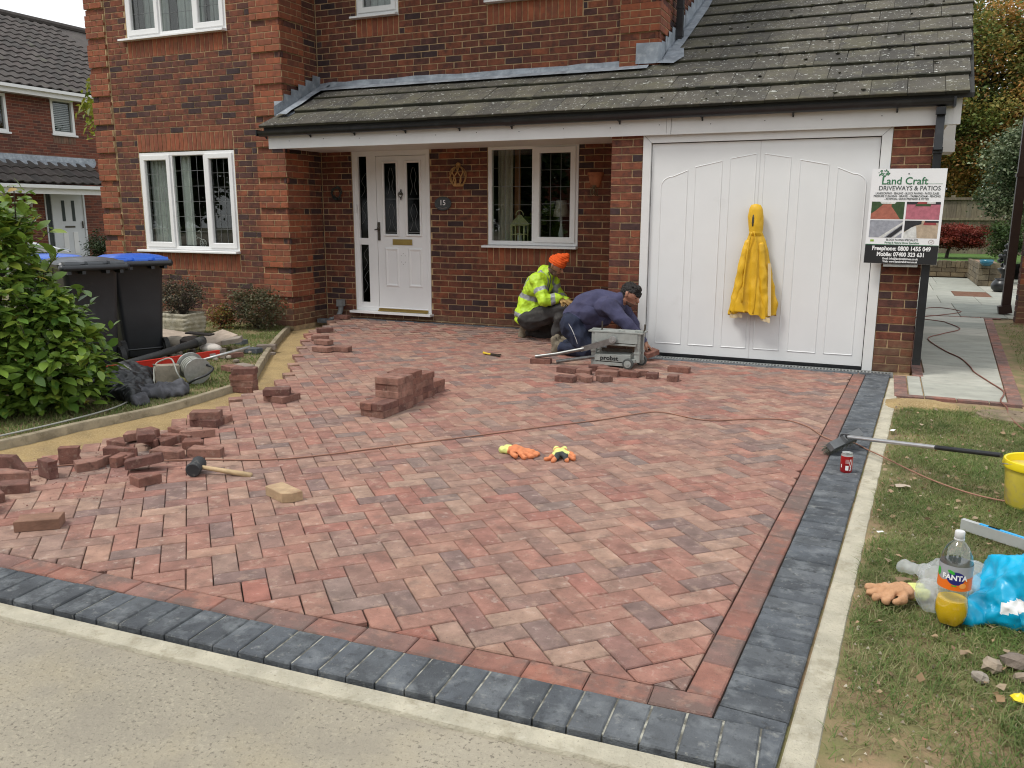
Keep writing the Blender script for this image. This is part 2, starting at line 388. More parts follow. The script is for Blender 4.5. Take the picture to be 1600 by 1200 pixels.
sheet('lawn', lambda y: -40, lambda y: -10.4, .23, 30, 30, 20, m_base, -.03, .02)
# sharp sand bed left of the paving
sb = MB(); pts = [(x+.02, y) for x, y in kerb1+kerb2]+[(-6.87, .19), (-6.87, .96), (-4, .96), (-4, -6.7)]
sb.prism(pts, -.11, -.058, r=.5); sb.build('sand_bed', m_sand, kind='structure')
edge = pl([(-4.6, -6.7), (-4.548, -5.372), (-4.384, -4.406), (-4.565, -3.549), (-4.662, -2.833), (-5.022, -2.169), (-5.802, -1.029), (-6.5, .1), (-6.62, .87)])
P = []
for j in range(170):
    y = -6.7+j*.0425; row = []
    for i in range(14):
        a, c = kx(y)+.03, edge(y)+.30; x = a+(c-a)*i/13; row.append((x, y, -.044+.006*noise.noise(Vector((x*3, y*3, 5)))+.005*noise.noise(Vector((x*14, y*14, 2)))+.004*math.sin(y*60)*noise.noise(Vector((x, y*2, 8)))))
    P.append(row)
q = MB(); q.grid([r[::-1] for r in P], r=.5); q.build('sand_surface', m_sand, kind='structure', smooth=True)

# ------------------------------------------------------------------ driveway
dr = MB(); dr.prism([(-.2, -6.2), (-.05, -.06), (-2.25, -.06), (-2.61, -.02), (-2.61, .955), (-6.5, .955), (-5.5, -1.2), (-4.85, -2.3), (-4.5, -3), (-4.28, -4.4), (-4.4, -6.55)], -.075, -.022, r=.5)
drive = dr.build('driveway', m_joint, kind='structure')
def paver_mesh(L, Wd, name='paving_block', ch=.0032, h=.06, jit=.0006, r=None, crop=None):
    b = MB(); q = [(-L/2, -Wd/2), (L/2, -Wd/2), (L/2, Wd/2), (-L/2, Wd/2)]
    q = [(p[0]+rng.uniform(-.0008, .0008), p[1]+rng.uniform(-.0008, .0008)) for p in q]
    b.prism(q, -h, 0, ch, r=r, bottom=False, cz=.004, jit=jit); return b
variants = []
for k in range(30):
    me = paver_mesh(0.2002, 0.0992, r=(k+.5)/30).mesh('paving_block'); me.materials.append(m_paver); variants.append(me)
wc = .1018; S2 = math.sqrt(.5); OX, OY = -1.131, -5.781
blocks = []
for a in range(-80, 100):
    for b in range(-60, 110):
        c = (a-b) % 4
        if c == 0: uc, vc, ang = (a+1)*wc, (b+.5)*wc, R(45)
        elif c == 3: uc, vc, ang = (a+.5)*wc, (b+1)*wc, R(135)
        else: continue
        x = OX+(uc-vc)*S2; y = OY+(uc+vc)*S2
        if y > 1.1 or y < -6.9 or x > .2 or x < -6.9: continue
        if x < edge(y)+.02: continue
        ca, sa = math.cos(ang), math.sin(ang); L2, W2 = 0.2002/2, 0.0992/2
        poly = [(x+ca*p*L2-sa*q*W2, y+sa*p*L2+ca*q*W2) for p, q in ((-1, -1), (1, -1), (1, 1), (-1, 1))]
        full = area(poly)
        dRn = (-n1.x, -n1.y); poly2 = clip(poly, dRn, -(n1.dot(C0)+.309)); poly2 = clip(poly2, (-n2.x, -n2.y), -(n2.dot(C0)+.309))
        if x > -2.73: poly2 = clip(poly2, (0, 1), -.232)
        else: poly2 = clip(poly2, (0, 1), .862); 
        if x <= -2.73 and y > -.3: poly2 = clip(poly2, (1, 0), -2.725)
        if area(poly2) < .0012: continue
        blocks.append((x, y, ang, poly2 if area(poly2) < full*.995 else None))
def dep(x, y): return px((x, y, 0))[2]
vis = [bk for bk in blocks if inview((bk[0], bk[1], 0), 20)]
near = sorted([bk for bk in vis], key=lambda k: dep(k[0], k[1]))[:300]
nearset = set(id(k) for k in near)
far = MB()
for bk in blocks:
    x, y, ang, poly = bk; z = gz(x, y)+rng.uniform(-.0018, .0012)
    if poly is None:
        me = rng.choice(variants)
        if id(bk) in nearset: inst('paving_block', me, drive, (x, y, z), (rng.uniform(-.008, .008), rng.uniform(-.006, .006), ang+rng.choice((0, math.pi))+rng.uniform(-.006, .006)))
        else:
            T = Matrix.Translation((x, y, z)) @ Matrix.Rotation(ang+rng.uniform(-.006, .006), 4, 'Z')
            n = len(me.vertices); far.add([v.co.copy() for v in me.vertices], [tuple(p.vertices) for p in me.polygons], 0, rng.random(), T)
    else:
        poly = inset(poly, .0015)
        if id(bk) in nearset:
            q = MB(); q.prism(poly, z-.06, z, .004, bottom=False); q.build('paving_block', m_paver, drive, own=True)
        else: far.prism(poly, z-.06, z, .004, bottom=False)
far.build('paving_block', m_paver, drive, kind='stuff')

# borders
bb = MB(); bb.prism([C0+n2*.01, C0+n2*.2, C0+n2*.2+e2*5.2, C0+n2*.01+e2*5.2], -.07, -.0065, r=.5)
bb.prism([C0+e1*.2+n1*.01, C0+e1*6.1+n1*.01, C0+e1*6.1+n1*.3, C0+e1*.2+n1*.3], -.07, -.014, mi=1, r=.5); bb.prism([C0-e1*.2-n1*.02, C0+e1*6.1-n1*.02, C0+e1*6.1+n1*.009, C0-e1*.2+n1*.009], -.07, -.016, mi=2, r=.5)
border = bb.build('driveway_border', [mat('pale_jointing_sand', [(.36, .35, .29)], .95, 30, .3, .4, 120, spots=[((.09, .085, .07), 14, .42, .56, .9)]), m_joint, m_soil], kind='structure')
def rowblocks(start, along, inward, n, step, depth, material, name, gap=.0015, z=0, clips=()):
    for k in range(n):
        a = start+along*(k*step+gap); b = start+along*((k+1)*step-gap)
        if not (inview((a.x, a.y, 0), 300)): continue
        g_ = rng.uniform(-.001, .001)
        poly = [a+inward*g_, b+inward*(g_+rng.uniform(-.001, .001)), b+inward*(depth-.002+g_), a+inward*(depth-.002+g_)]
        poly = [(p.x, p.y) for p in poly]
        for (cn_, cd_) in clips: poly = clip(poly, (-cn_.x, -cn_.y), -(cn_.dot(C0)+cd_)) if len(poly) > 2 else poly
        if area(poly) < .001: continue
        q = MB(); zz = z+rng.uniform(-.0025, .0015)+gz(a.x, a.y); q.prism(poly, zz-.06, zz, .005, bottom=False, jit=.001)
        q.build(name, material, border, own=True)
rowblocks(C0-e2*.06, e2, n2, 51, .1045, .2, m_coal, 'charcoal_block', gap=.0028, clips=[(n1, .0)])
rowblocks(C0+e1*.150, e1, n1, 59, .1012, .2, m_coal, 'charcoal_block', gap=.0022, clips=[(n2, .203)])
rowblocks(C0+n2*.203+e2*.170, e2, n2, 25, .2045, .103, m_redb, 'red_block', clips=[(n1, .205)])
rowblocks(C0+n1*.204+e1*.270, e1, n1, 29, .2035, .103, m_redb, 'red_block', clips=[(n2, .308)])
# charcoal courses along the garage drain and the porch wall
rowblocks(Vector((-2.36, -.228)), Vector((1, 0)), Vector((0, 1)), 11, .205, .1, m_coal, 'charcoal_block')
rowblocks(Vector((-.1, -.228)), Vector((1, 0)), Vector((0, 1)), 1, .265, .1, m_coal, 'charcoal_block')
rowblocks(Vector((-2.72, -.228)), Vector((1, 0)), Vector((0, 1)), 1, .205, .1, m_coal, 'charcoal_block')
rowblocks(Vector((-2.72, -.22)), Vector((0, 1)), Vector((1, 0)), 5, .205, .1, m_coal, 'charcoal_block')
rowblocks(Vector((-6.5, .866)), Vector((1, 0)), Vector((0, 1)), 18, .205, .096, m_coal, 'charcoal_block')
# concrete haunching
hm = MB()
def strip(b, pts, w, z0, z1, side=1, seg=None, mi=0):
    """irregular strip along points, width w to the given side"""
    P = [Vector(p) for p in pts]; F = []
    for i, p in enumerate(P):
        t = (P[min(i+1, len(P)-1)]-P[max(i-1, 0)]).normalized(); n = Vector((-t.y, t.x))*side
        F.append((p, p+n*(w+rng.uniform(-.003, .003))))
    rows = []
    for (a, c) in F:
        d = (c-a).normalized()*.006
        rows.append([(a.x, a.y, z0), (a.x, a.y, z1-.005), (a.x+d.x, a.y+d.y, z1), (c.x-d.x, c.y-d.y, z1-.002), (c.x, c.y, z1-.012), (c.x, c.y, z0)])
    b.grid(rows, mi, .5)
def lin(a, b, n): return [a+(b-a)*i/n for i in range(n+1)]
s0 = C0-n2*.012+(-e2)*.02
strip(hm, lin(s0, s0+e2*5.3, 60), .082, -.08, -.013, side=1)
fh = hm.build('front_haunching', m_haunch, smooth=True, angle=40, kind='structure')
hm = MB(); a = C0-n1*.009-e1*.3
strip(hm, lin(a, a+e1*1.62, 18), .088, -.08, -.004, side=-1); strip(hm, lin(a+e1*1.626, a+e1*6.35, 50), .088, -.08, -.006, side=-1)
hm.build('side_haunching', m_haunch, smooth=True, angle=40, kind='structure')
# left edging boards
for k, (pts, lab) in enumerate(((smoothpath([(x, y, 0) for x, y in kerb1], 4), 1), (smoothpath([(x, y, 0) for x, y in kerb2], 3), 2))):
    kb = MB(); strip(kb, [Vector((p.x, p.y)) for p in pts], .055, -.1, .016+.012*k, side=-1); 
    kb.build('edging_board', m_kerb, kind='structure', smooth=True, angle=40)
# channel drain with slotted grating
dn = thing('channel_drain', 'narrow galvanised channel drain with slotted grating along the garage door threshold', 'drain', (-1.1, -.07, 0))
b = MB(); b.box((-1.1, -.126, -.03), (2.58, .008, .064)); b.box((-1.1, -.03, -.03), (2.58, .008, .064)); b.box((-1.1, -.078, -.055), (2.58, .09, .01)); b.build('channel', m_steel, dn)
b = MB()
for k in range(86): b.box((-2.375+k*.03, -.078, -.004), (.013, .088, .006), r=rng.random())
b.box((-1.1, -.119, -.003), (2.58, .006, .008)); b.box((-1.1, -.037, -.003), (2.58, .006, .008)); b.build('grating', m_steel, dn)

# ------------------------------------------------------------------ garden path
gp = MB(); gp.prism([(.19, -1.09), (1.1, -1.02), (1.33, 2.4), (1.57, 6.25), (3.2, 6.6), (3.2, 13.8), (.36, 13.8), (.345, 0), (.19, -.02)], -.09, -.018, r=.5)
path = gp.build('garden_path', m_mortar, kind='structure')
def slab(x0, x1, y0, y1, material=None, name='paving_slab', z=.0, poly=None):
    q = MB(); zz = z+rng.uniform(-.002, .002); p = poly or [(x0+.004, y0+.004), (x1-.004, y0+.004), (x1-.004, y1-.004), (x0+.004, y1-.004)]
    q.prism(p, zz-.04, zz, .004, bottom=False, jit=.001); q.build(name, material or m_slab, path, own=True)
def slR(y): return 1.005+.064*(y+1.0)
ys = [-1.0, -.38, .1, .62, 1.28, 2.32, 3.06, 3.8, 4.45, 5.1]
for y0, y1 in zip(ys, ys[1:]):
    xl = .45 if y0 > -.1 else .415
    slab(0, 0, 0, 0, poly=[(xl+.004, y0+.004), (slR(y0)-.004, y0+.004), (slR(y1)-.004, y1-.004), (xl+.004, y1-.004)])
slab(.3, .412, -1.0, -.66); slab(.3, .412, -.66, -.12)
for k in range(4): slab(.19, .297, -1.0+k*.215, -.79+k*.215, m_redb, 'red_edging_block')
for k in range(4): slab(.19+k*.229, .415+k*.229, -1.09+.008*k, -1.003, m_redb, 'red_edging_block')
for k in range(28):
    y0 = -1.06+k*.222; y1 = y0+.218; slab(0, 0, 0, 0, m_redb, 'red_edging_block', poly=[(slR(y0)+.004, y0), (slR(y0)+.105, y0), (slR(y1)+.105, y1), (slR(y1)+.004, y1)])
for k in range(24): slab(.345, .447, -.12+k*.217, .093+k*.217, m_redb, 'red_edging_block')
for k in range(9): slab(.45+k*.13, .576+k*.13, 5.1, 5.2, m_redb, 'red_edging_block')
yy = 5.2
for j, h in enumerate((1.2, .75, 1.5, 1.1, 1.9, 2.0)):
    xx = .36; 
    while xx < 3.1:
        w_ = rng.choice((.6, .9, .75)); slab(xx, min(xx+w_, 3.15), yy, yy+h, m_low if (j in (3, 4) and 1.55 < xx+w_/2 < 2.1) else None); xx += w_
    yy += h
# ------------------------------------------------------------------ the house
house = thing('brick_house', 'red multi brick house with white windows, white garage door and lichen covered tiled lean-to roof', 'house', (-3.5, 3, 0))
wallB = MB()
def mortar_panel(axis, c, a0, a1, z0, z1, holes, th=.1, back=1):
    """thin mortar slab with rectangular holes; axis 'y': plane y=c facing -y; axis 'x': plane x=c facing +x (back=-1)"""
    us = sorted(set([a0, a1]+[h[0] for h in holes]+[h[1] for h in holes])); zs = sorted(set([z0, z1]+[h[2] for h in holes]+[h[3] for h in holes]))
    for u, u2 in zip(us, us[1:]):
        for z, z2 in zip(zs, zs[1:]):
            if u < a0 or u2 > a1 or z < z0 or z2 > z1: continue
            mu, mz = (u+u2)/2, (z+z2)/2
            if any(h[0] < mu < h[1] and h[2] < mz < h[3] for h in holes): continue
            if axis == 'y': wallB.span((u, c, z), (u2, c+th*back, z2), r=.5)
            else: wallB.span((c, u, z), (c+th*back, u2, z2), r=.5)
BR = []   # bricks: (axis, cx, cy, cz, length, height, matkey, depth offset)
def brick_run(axis, c, sgn, a0, a1, row, off, mk, z0=0, pitch=.225):
    a = a0-((a0-off) % pitch)
    while a < a1-.001:
        s0, s1 = max(a, a0), min(a+pitch, a1)
        if s1-s0 > .03:
            l = s1-s0-.010; mid = (s0+s1)/2; z = z0+row*.075+.0375
            BR.append((axis, mid, c, z, l, .065, mk, sgn))
        a += pitch
def face(axis, c, sgn, a0, a1, r0, r1, holes, mkf, off=0):
    for row in range(r0, r1):
        z = row*.075+.0375; spans = [(a0, a1)]
        for h in holes:
            if h[2]-.01 < z < h[3]+.01:
                ns_ = []
                for s, e in spans:
                    if h[1] <= s or h[0] >= e: ns_.append((s, e)); continue
                    if h[0] > s: ns_.append((s, h[0]))
                    if h[1] < e: ns_.append((h[1], e))
                spans = ns_
        for s, e in spans: brick_run(axis, c, sgn, s, e, row, off+(row % 2)*.1125, mkf(row, z))
def soldier(x0, x1, z0, z1, c, mk='q'):
    n = round((x1-x0)/.075); w = (x1-x0)/n
    for k in range(n): BR.append(('s', x0+(k+.5)*w, c, (z0+z1)/2, w-.010, z1-z0-.008, mk, -1))
def quoin(axis, c, sgn, a0, a1, r0, r1, proud=.025, flip=0):
    for row in range(r0, r1):
        rec = row % 5 == 4
        cc = c if not rec else c-sgn*proud
        o = a0+(.1125 if (row+flip) % 2 else 0)
        brick_run(axis, cc, sgn, a0, a1, row, o, 'f' if rec else ('b' if row < 3 else 'q'))
mf = lambda row, z: 'b' if row < 2 else 'f'
# left block front, its quoins and its return wall
hA = [(-9.405, -7.73, .675, 2.475), (-9.435, -7.725, 3.45, 4.95)]
face('y', .25, -1, -9.80, -7.355, 0, 66, hA, mf, off=-9.80)
quoin('y', .225, -1, -10.165, -9.81, 0, 66); quoin('y', .225, -1, -7.345, -6.885, 0, 66, flip=1)
quoin('x', -6.885, 1, .235, .675, 0, 66); face('x', -6.905, 1, .68, .968, 0, 66, [], mf, off=.60)
for a, b_ in ((2.246, 2.474), (.676, .904)): soldier(-9.40, -7.735, a, b_, .25)
soldier(-9.43, -7.73, 3.451, 3.679, .25)
mortar_panel('y', .256, -10.14, -6.92, -.1, 5.0, [(-9.40, -7.735, .905, 2.245), (-9.43, -7.73, 3.67, 4.95)])
wallB.span((-10.14, .256, -.1), (-10.04, 8, 5.0)); 
def proud_core(x0, x1, y0, y1, r0=0):
    for g_ in range(r0, 14): wallB.span((x0, y0, g_*.375+.004-(.1 if g_ == 0 else 0)), (x1, y1, g_*.375+.296), r=.5)
proud_core(-7.34, -6.893, .231, .2562); proud_core(-10.158, -9.815, .231, .2562)
wallB.span((-7.02, .357, -.1), (-6.912, .968, 5.0)); proud_core(-6.9125, -6.891, .2563, .672)
# porch wall
hB = [(-6.43, -5.265, .152, 2.4), (-4.46, -3.29, .825, 2.4)]
face('y', .968, -1, -6.90, -2.60, 0, 31, hB, mf, off=-6.93)
soldier(-4.46, -3.30, .826, 1.052, .968)
mortar_panel('y', .974, -6.912, -2.5, -.1, 2.35, [(-6.43, -5.265, .152, 2.4), (-4.46, -3.285, 1.05, 2.4)])
# upper wall
hU = [(-6.285, -5.66, 3.60, 4.95), (-4.46, -3.27, 3.60, 4.95)]
face('y', .968, -1, -6.90, -2.84, 38, 66, hU, mf, off=-6.93)
quoin('y', .943, -1, -2.835, -2.385, 38, 66); quoin('x', -2.385, 1, .953, 1.40, 38, 66, flip=1)
face('x', -2.41, 1, 1.405, 4.5, 40, 66, [], mf)
soldier(-6.28, -5.665, 3.601, 3.827, .968); soldier(-4.455, -3.275, 3.601, 3.828, .968)
mortar_panel('y', .974, -6.912, -2.42, 2.5, 5.0, [(-6.28, -5.665, 3.815, 4.95), (-4.455, -3.275, 3.83, 4.95)])
proud_core(-2.83, -2.392, .949, .9742, 7); wallB.span((-2.52, 1.05, 2.5), (-2.417, 8, 5.0)); proud_core(-2.4175, -2.391, .9743, 1.395, 7)
# garage piers and flank
face('y', 0, -1, -2.60, -2.268, 0, 30, [], lambda r, z: 'b' if r < 1 else 'f', off=-2.60)
face('y', 0, -1, .004, .335, 0, 30, [], lambda r, z: 'b' if r < 4 else 'f', off=.004)
face('x', .335, 1, .01, 5.0, 0, 31, [], lambda r, z: 'b' if r < 3 else 'f', off=.01)
wallB.span((-2.594, .006, -.1), (-2.27, .2, 2.3)); wallB.span((-2.594, .2, -.1), (-2.5, .973, 2.3)); wallB.span((.006, .006, -.1), (.329, 5.0, 2.3)); wallB.add([(.1, .3, 2.3), (.32, .3, 2.3), (.32, 5, 2.3), (.1, 5, 2.3), (.1, .3, 2.55), (.32, .3, 2.55), (.32, 5, 4.85), (.1, 5, 4.85)], [(0, 1, 5, 4), (1, 2, 6, 5), (2, 3, 7, 6), (3, 0, 4, 7), (4, 5, 6, 7)])
wall = wallB.build('wall', m_mortar, house)
mk = {'f': m_brick, 'q': m_quoin, 'b': m_low}
def brick_mesh(l, h, key, d=.05):
    b = MB(); q = [(-l/2, -h/2), (l/2, -h/2), (l/2, h/2), (-l/2, h/2)]; q = [(p[0]+rng.uniform(-.0015, .0015), p[1]+rng.uniform(-.0015, .0015)) for p in q]
    b.prism(q, -d, 0, .0025, bottom=False, cz=.0025); return b
def brick_T(k):
    ax, a, c, z, l, h, m_, s = k
    j = rng.uniform(-.0015, .0015)
    if ax == 'x': return Matrix.Translation((c+j, a, z)) @ Matrix(((0, 0, 1, 0), (1, 0, 0, 0), (0, 1, 0, 0), (0, 0, 0, 1)))
    return Matrix.Translation((a, c+j, z)) @ Matrix(((1, 0, 0, 0), (0, 0, -1, 0), (0, 1, 0, 0), (0, 0, 0, 1)))
def bpos(k): return (k[2], k[1], k[3]) if k[0] == 'x' else (k[1], k[2], k[3])
def bsize(k):
    p = bpos(k)
    if not inview(p) or (k[0] != 'x' and 2.2 < k[3] < 2.5 and k[1] > -6.9): return 0
    w = px(p)[2]; f_ = .35 if k[0] == 'x' else 1
    if k[0] == 'x' and p[0] > 0: return 0
    return k[4]*k[5]*f_/(w*w)
order = sorted(BR, key=bsize, reverse=True); big = order[:300]; rest = order[300:]
bcache = {}
for k in big:
    key = (round(k[4], 2), round(k[5], 2), k[6], rng.randrange(14))
    if key not in bcache:
        me = brick_mesh(k[4], k[5], k[6]).mesh('brick'); me.materials.append(mk[k[6]]); bcache[key] = me
    o = bpy.data.objects.new('brick', bcache[key]); COL.objects.link(o); o.parent = wall
    o.matrix_local = Matrix.Translation(-wloc(wall)) @ brick_T(k)
rb = MB(); mi = {'f': 0, 'q': 1, 'b': 2}
for k in rest:
    q = brick_mesh(k[4], k[5], k[6], .03); rb.add(q.v, q.f, mi[k[6]], rng.random(), brick_T(k))
rb.build('brick', [m_brick, m_quoin, m_low], wall, kind='stuff')

# ------------------------------------------------------------------ windows
def bars(b, x0, x1, z0, z1, y, nx, nz, w=.004):
    for i in range(1, nx): b.box((x0+(x1-x0)*i/nx, y, (z0+z1)/2), (w, .003, z1-z0))
    for j in range(1, nz): b.box(((x0+x1)/2, y-.0005, z0+(z1-z0)*j/nz), (x1-x0, .003, w))
def ring(b, x0, x1, z0, z1, y0, y1, t, mi=0, ch=.008):
    """rectangular frame with a sloping inner bead"""
    o = [(x0, z0), (x1, z0), (x1, z1), (x0, z1)]; i_ = [(x0+t, z0+t), (x1-t, z0+t), (x1-t, z1-t), (x0+t, z1-t)]; c = [(x0+t-ch, z0+t-ch), (x1-t+ch, z0+t-ch), (x1-t+ch, z1-t+ch), (x0+t-ch, z1-t+ch)]
    vs = [(p[0], y1, p[1]) for p in o]+[(p[0], y0+.004, p[1]) for p in o]+[(p[0]+(.004 if p[0] == x0 else -.004), y0, p[1]+(.004 if p[1] == z0 else -.004)) for p in o]+[(p[0], y0, p[1]) for p in c]+[(p[0], y0+ch, p[1]) for p in i_]+[(p[0], y1, p[1]) for p in i_]
    fs = []
    for L_ in range(5):
        for k in range(4): fs.append((L_*4+k, L_*4+(k+1) % 4, L_*4+4+(k+1) % 4, L_*4+4+k))
    b.add(vs, fs, mi)
def window(x0, x1, z0, z1, y, lights, sill=True, sillx=.09, top=None):
    f = MB(); ring(f, x0, x1, z0, z1, y-.012, y+.05, .05)
    xs = sorted(set([l[1] for l in lights][:-1]))
    for xm in xs: f.box((xm, y+.018, (z0+z1)/2), (.05, .056, z1-z0-.09))
    fr = f.build('window', m_white, house, smooth=True, angle=30)
    for (xa, xb, opening, nx, nz) in lights:
        t = .062 if opening else .02; sb_ = MB()
        xa2, xb2 = xa+.022, xb-.022; za, zb = z0+.047, z1-.047
        if xa == lights[0][0]: xa2 = x0+.045
        if xb == lights[-1][1]: xb2 = x1-.045
        if opening: ring(sb_, xa2-.012, xb2+.012, za-.012, zb+.012, y-.028, y+.02, t+.005); sb_.build('casement_frame', m_white, fr, smooth=True, angle=30)
        gx0, gx1, gz0, gz1 = xa2+(t-.01 if opening else -.002), xb2-(t-.01 if opening else -.002), za+(t-.01 if opening else -.002), zb-(t-.01 if opening else -.002)
        p = MB(); p.span((gx0-.01, y+.012, gz0-.01), (gx1+.01, y+.016, gz1+.01)); p.build('pane', m_glass, fr)
        l = MB(); bars(l, gx0, gx1, gz0, gz1, y+.0095, nx, nz); l.build('leading', m_leadstrip, fr)
    if sill:
        s_ = MB(); q = [(y+.05, z0-.0), (y-.10, z0-.008), (y-.105, z0-.014), (y-.105, z0-.032), (y+.05, z0-.032)]
        s_.grid([[(xx, a, z_) for a, z_ in q] for xx in (x0-sillx, x1+.01)], closed=True); s_.add([(x1+.01, a, z_) for a, z_ in q], [(0, 1, 2, 3, 4)]); s_.add([(x0-sillx, a, z_) for a, z_ in q], [(4, 3, 2, 1, 0)])
        s_.build('window_sill', m_white, fr)
    return fr
window(-9.40, -7.735, .945, 2.235, .27, [(-9.40, -8.835, 1, 4, 6), (-8.835, -8.24, 0, 4, 6), (-8.24, -7.735, 1, 3, 6)])
window(-9.43, -7.73, 3.70, 4.90, .27, [(-9.43, -8.84, 1, 4, 5), (-8.84, -8.25, 0, 4, 5), (-8.25, -7.73, 1, 3, 5)], sillx=.08)
window(-4.455, -3.29, 1.065, 2.24, .985, [(-4.455, -3.85, 0, 3, 5), (-3.85, -3.29, 1, 3, 5)], sillx=.05)
window(-6.275, -5.668, 3.85, 4.9, .985, [(-6.275, -5.668, 1, 4, 5)], sillx=.05)
window(-4.45, -3.28, 3.865, 4.9, .985, [(-4.45, -3.86, 1, 4, 5), (-3.86, -3.28, 1, 4, 5)], sillx=.01)
# rooms behind the glass
rm = MB()
def room(x0, x1, y0, y1, z0, z1):
    rm.add([(x0, y0, z0), (x1, y0, z0), (x1, y0, z1), (x0, y0, z1), (x0, y1, z0), (x1, y1, z0), (x1, y1, z1), (x0, y1, z1)], [(4, 5, 6, 7), (0, 4, 7, 3), (1, 2, 6, 5), (0, 1, 5, 4), (3, 7, 6, 2)])
room(-9.95, -7.05, .36, 3.2, .1, 2.45); room(-9.95, -7.05, .36, 3.2, 2.7, 4.97); room(-5.1, -2.8, 1.08, 4, .1, 2.4); room(-6.9, -5.2, 1.08, 3, 2.9, 4.97); room(-5.1, -2.8, 1.08, 4, 2.9, 4.97); room(-6.8, -5.2, 1.1, 3.5, 0, 2.4)
rm.build('room_interior', m_room, house)
def curtain(x0, x1, y, z0, z1, n, material=m_curtain, amp=.03):
    b = MB(); b.grid([[(x0+(x1-x0)*i/(n*6)+rng.uniform(-.002, .002), y+amp*math.sin(i*math.pi/3)*(1 if z > z0 else 1.3), z) for z in (z0, (z0+z1)/2, z1)] for i in range(n*6+1)])
    return b.build('curtain', material, house, smooth=True)
m_cream = mat('cream_curtain', [(.55, .5, .42)], .9, 5, .1, 0); m_lace = mat('net_curtain', [(.5, .52, .52)], .9, 5, .1, 0)
curtain(-9.36, -8.95, .40, 1.0, 2.2, 6); curtain(-8.80, -8.62, .40, 1.0, 2.2, 2)
curtain(-4.42, -4.22, 1.2, 1.08, 2.25, 3, m_cream); curtain(-4.2, -4.12, 1.2, 1.08, 2.25, 1, mat('tan_curtain', [(.28, .13, .07)], .9, 5, .1, 0))
for a, b_ in ((-9.35, -8.9), (-8.75, -8.3), (-8.2, -7.8)): curtain(a, b_, .5, 3.72, 4.9, 7, m_lace, .02)
curtain(-6.2, -5.72, 1.2, 3.85, 4.9, 8, m_lace, .02)

# ------------------------------------------------------------------ front door
Y = .985
dfm = MB(); ring(dfm, -6.425, -5.27, .165, 2.225, Y-.015, Y+.055, .055); dfm.span((-6.205, Y-.008, .19), (-6.065, Y+.052, 2.21)); dfm.span((-6.38, Y-.0095, 1.0345), (-6.14, Y+.05, 1.1195)); dfm.span((-6.40, Y-.0135, 2.16), (-5.30, Y+.048, 2.222))
dfm.span((-6.405, Y-.011, .19), (-6.335, Y+.046, 2.2)); dfm.span((-6.39, Y-.0065, .18), (-6.14, Y+.044, .275))
dfm.span((-6.47, Y-.115, .137), (-5.235, Y+.05, .165))
fdoor = dfm.build('front_door', m_white, house, smooth=True, angle=30)
lf = MB()
for a, b_, c, d in ((-6.06, -5.315, .20, .245), (-6.06, -5.315, 2.085, 2.155)): lf.span((a, Y-.005, c), (b_, Y+.04, d))
lf.span((-6.06, Y-.005, .245), (-5.945, Y+.04, 2.085)); lf.span((-5.42, Y-.005, .245), (-5.315, Y+.04, 2.085)); lf.span((-5.75, Y-.005, 1.16), (-5.605, Y+.04, 2.085)); lf.span((-5.945, Y-.0051, .245), (-5.42, Y+.04, 1.16))
leaf = lf.build('door_leaf', m_white, fdoor)
def embossed(b, poly, y, h=.006, w=.012, mi=0):
    """raised moulding that follows a polygon in the x-z plane and stands proud towards -y"""
    a = poly; ins = inset(a, w); ins2 = inset(a, w*2); n = len(a)
    vs = [(p[0], y, p[1]) for p in a]+[(p[0], y-h, p[1]) for p in ins]+[(p[0], y-.001, p[1]) for p in ins2]
    fs = [(L_*n+k, L_*n+(k+1) % n, (L_+1)*n+(k+1) % n, (L_+1)*n+k) for L_ in range(2) for k in range(n)]; fs.append(tuple(2*n+k for k in range(n)))
    b.add(vs, fs, mi)
em = MB()
for x0 in (-5.955, -5.605): 
    for (a, c) in ((.49, 1.005),): embossed(em, [(x0, a), (x0+.215, a), (x0+.215, c), (x0, c)], Y-.0055, .012, .022)
for x0 in (-5.95, -5.61): 
    b = em
    ring(b, x0-.02, x0+.215, 1.15, 2.095, Y-.022, Y, .028, ch=.012)
em.build('door_moulding', m_white, fdoor, smooth=True, angle=25)
gl = MB(); gl.span((-5.94, Y+.004, 1.17), (-5.75, Y+.01, 2.07)); gl.span((-5.60, Y+.004, 1.17), (-5.42, Y+.01, 2.07)); gl.span((-6.335, Y+.02, 1.1), (-6.2, Y+.026, 2.18)); gl.span((-6.335, Y+.02, .26), (-6.2, Y+.026, 1.05))
gl.build('pane', m_glass_d, fdoor)
for xc in (-5.845, -5.51):
    ld = MB(); ld.box((xc, Y+.001, 1.62), (.2, .003, .004)); ld.box((xc, Y+.001, 1.2), (.2, .003, .006))
    for s in (-1, 1):
        for (zz, w_) in ((1.3, .06), (1.75, .05)):
            ld.tube(smoothpath([(xc+s*w_, Y+.001, zz-.08), (xc+s*.015, Y+.001, zz+.03), (xc+s*w_*.8, Y+.001, zz+.15), (xc+s*.01, Y+.001, zz+.26)], 3), .0022, 4)
    ld.build('leading', m_leadstrip, fdoor, kind='stuff')
ld = MB()
for zz in (.5, .8, 1.4, 1.75):
    ld.tube(smoothpath([(-6.31, Y+.017, zz-.1), (-6.25, Y+.017, zz), (-6.3, Y+.017, zz+.1), (-6.23, Y+.017, zz+.2)], 3), .002, 4)
ld.build('leading', m_leadstrip, fdoor, kind='stuff')
lb = MB(); lb.box((-5.685, Y-.009, 1.075), (.29, .012, .072)); lb.box((-5.685, Y-.018, 1.07), (.235, .008, .034)); lb.build('letterbox', m_gold, fdoor)
th_ = MB(); th_.box((-5.69, Y-.03, .176), (.75, .04, .012)); th_.box((-5.69, Y-.012, .195), (.75, .016, .022)); th_.build('threshold', m_gold, fdoor)
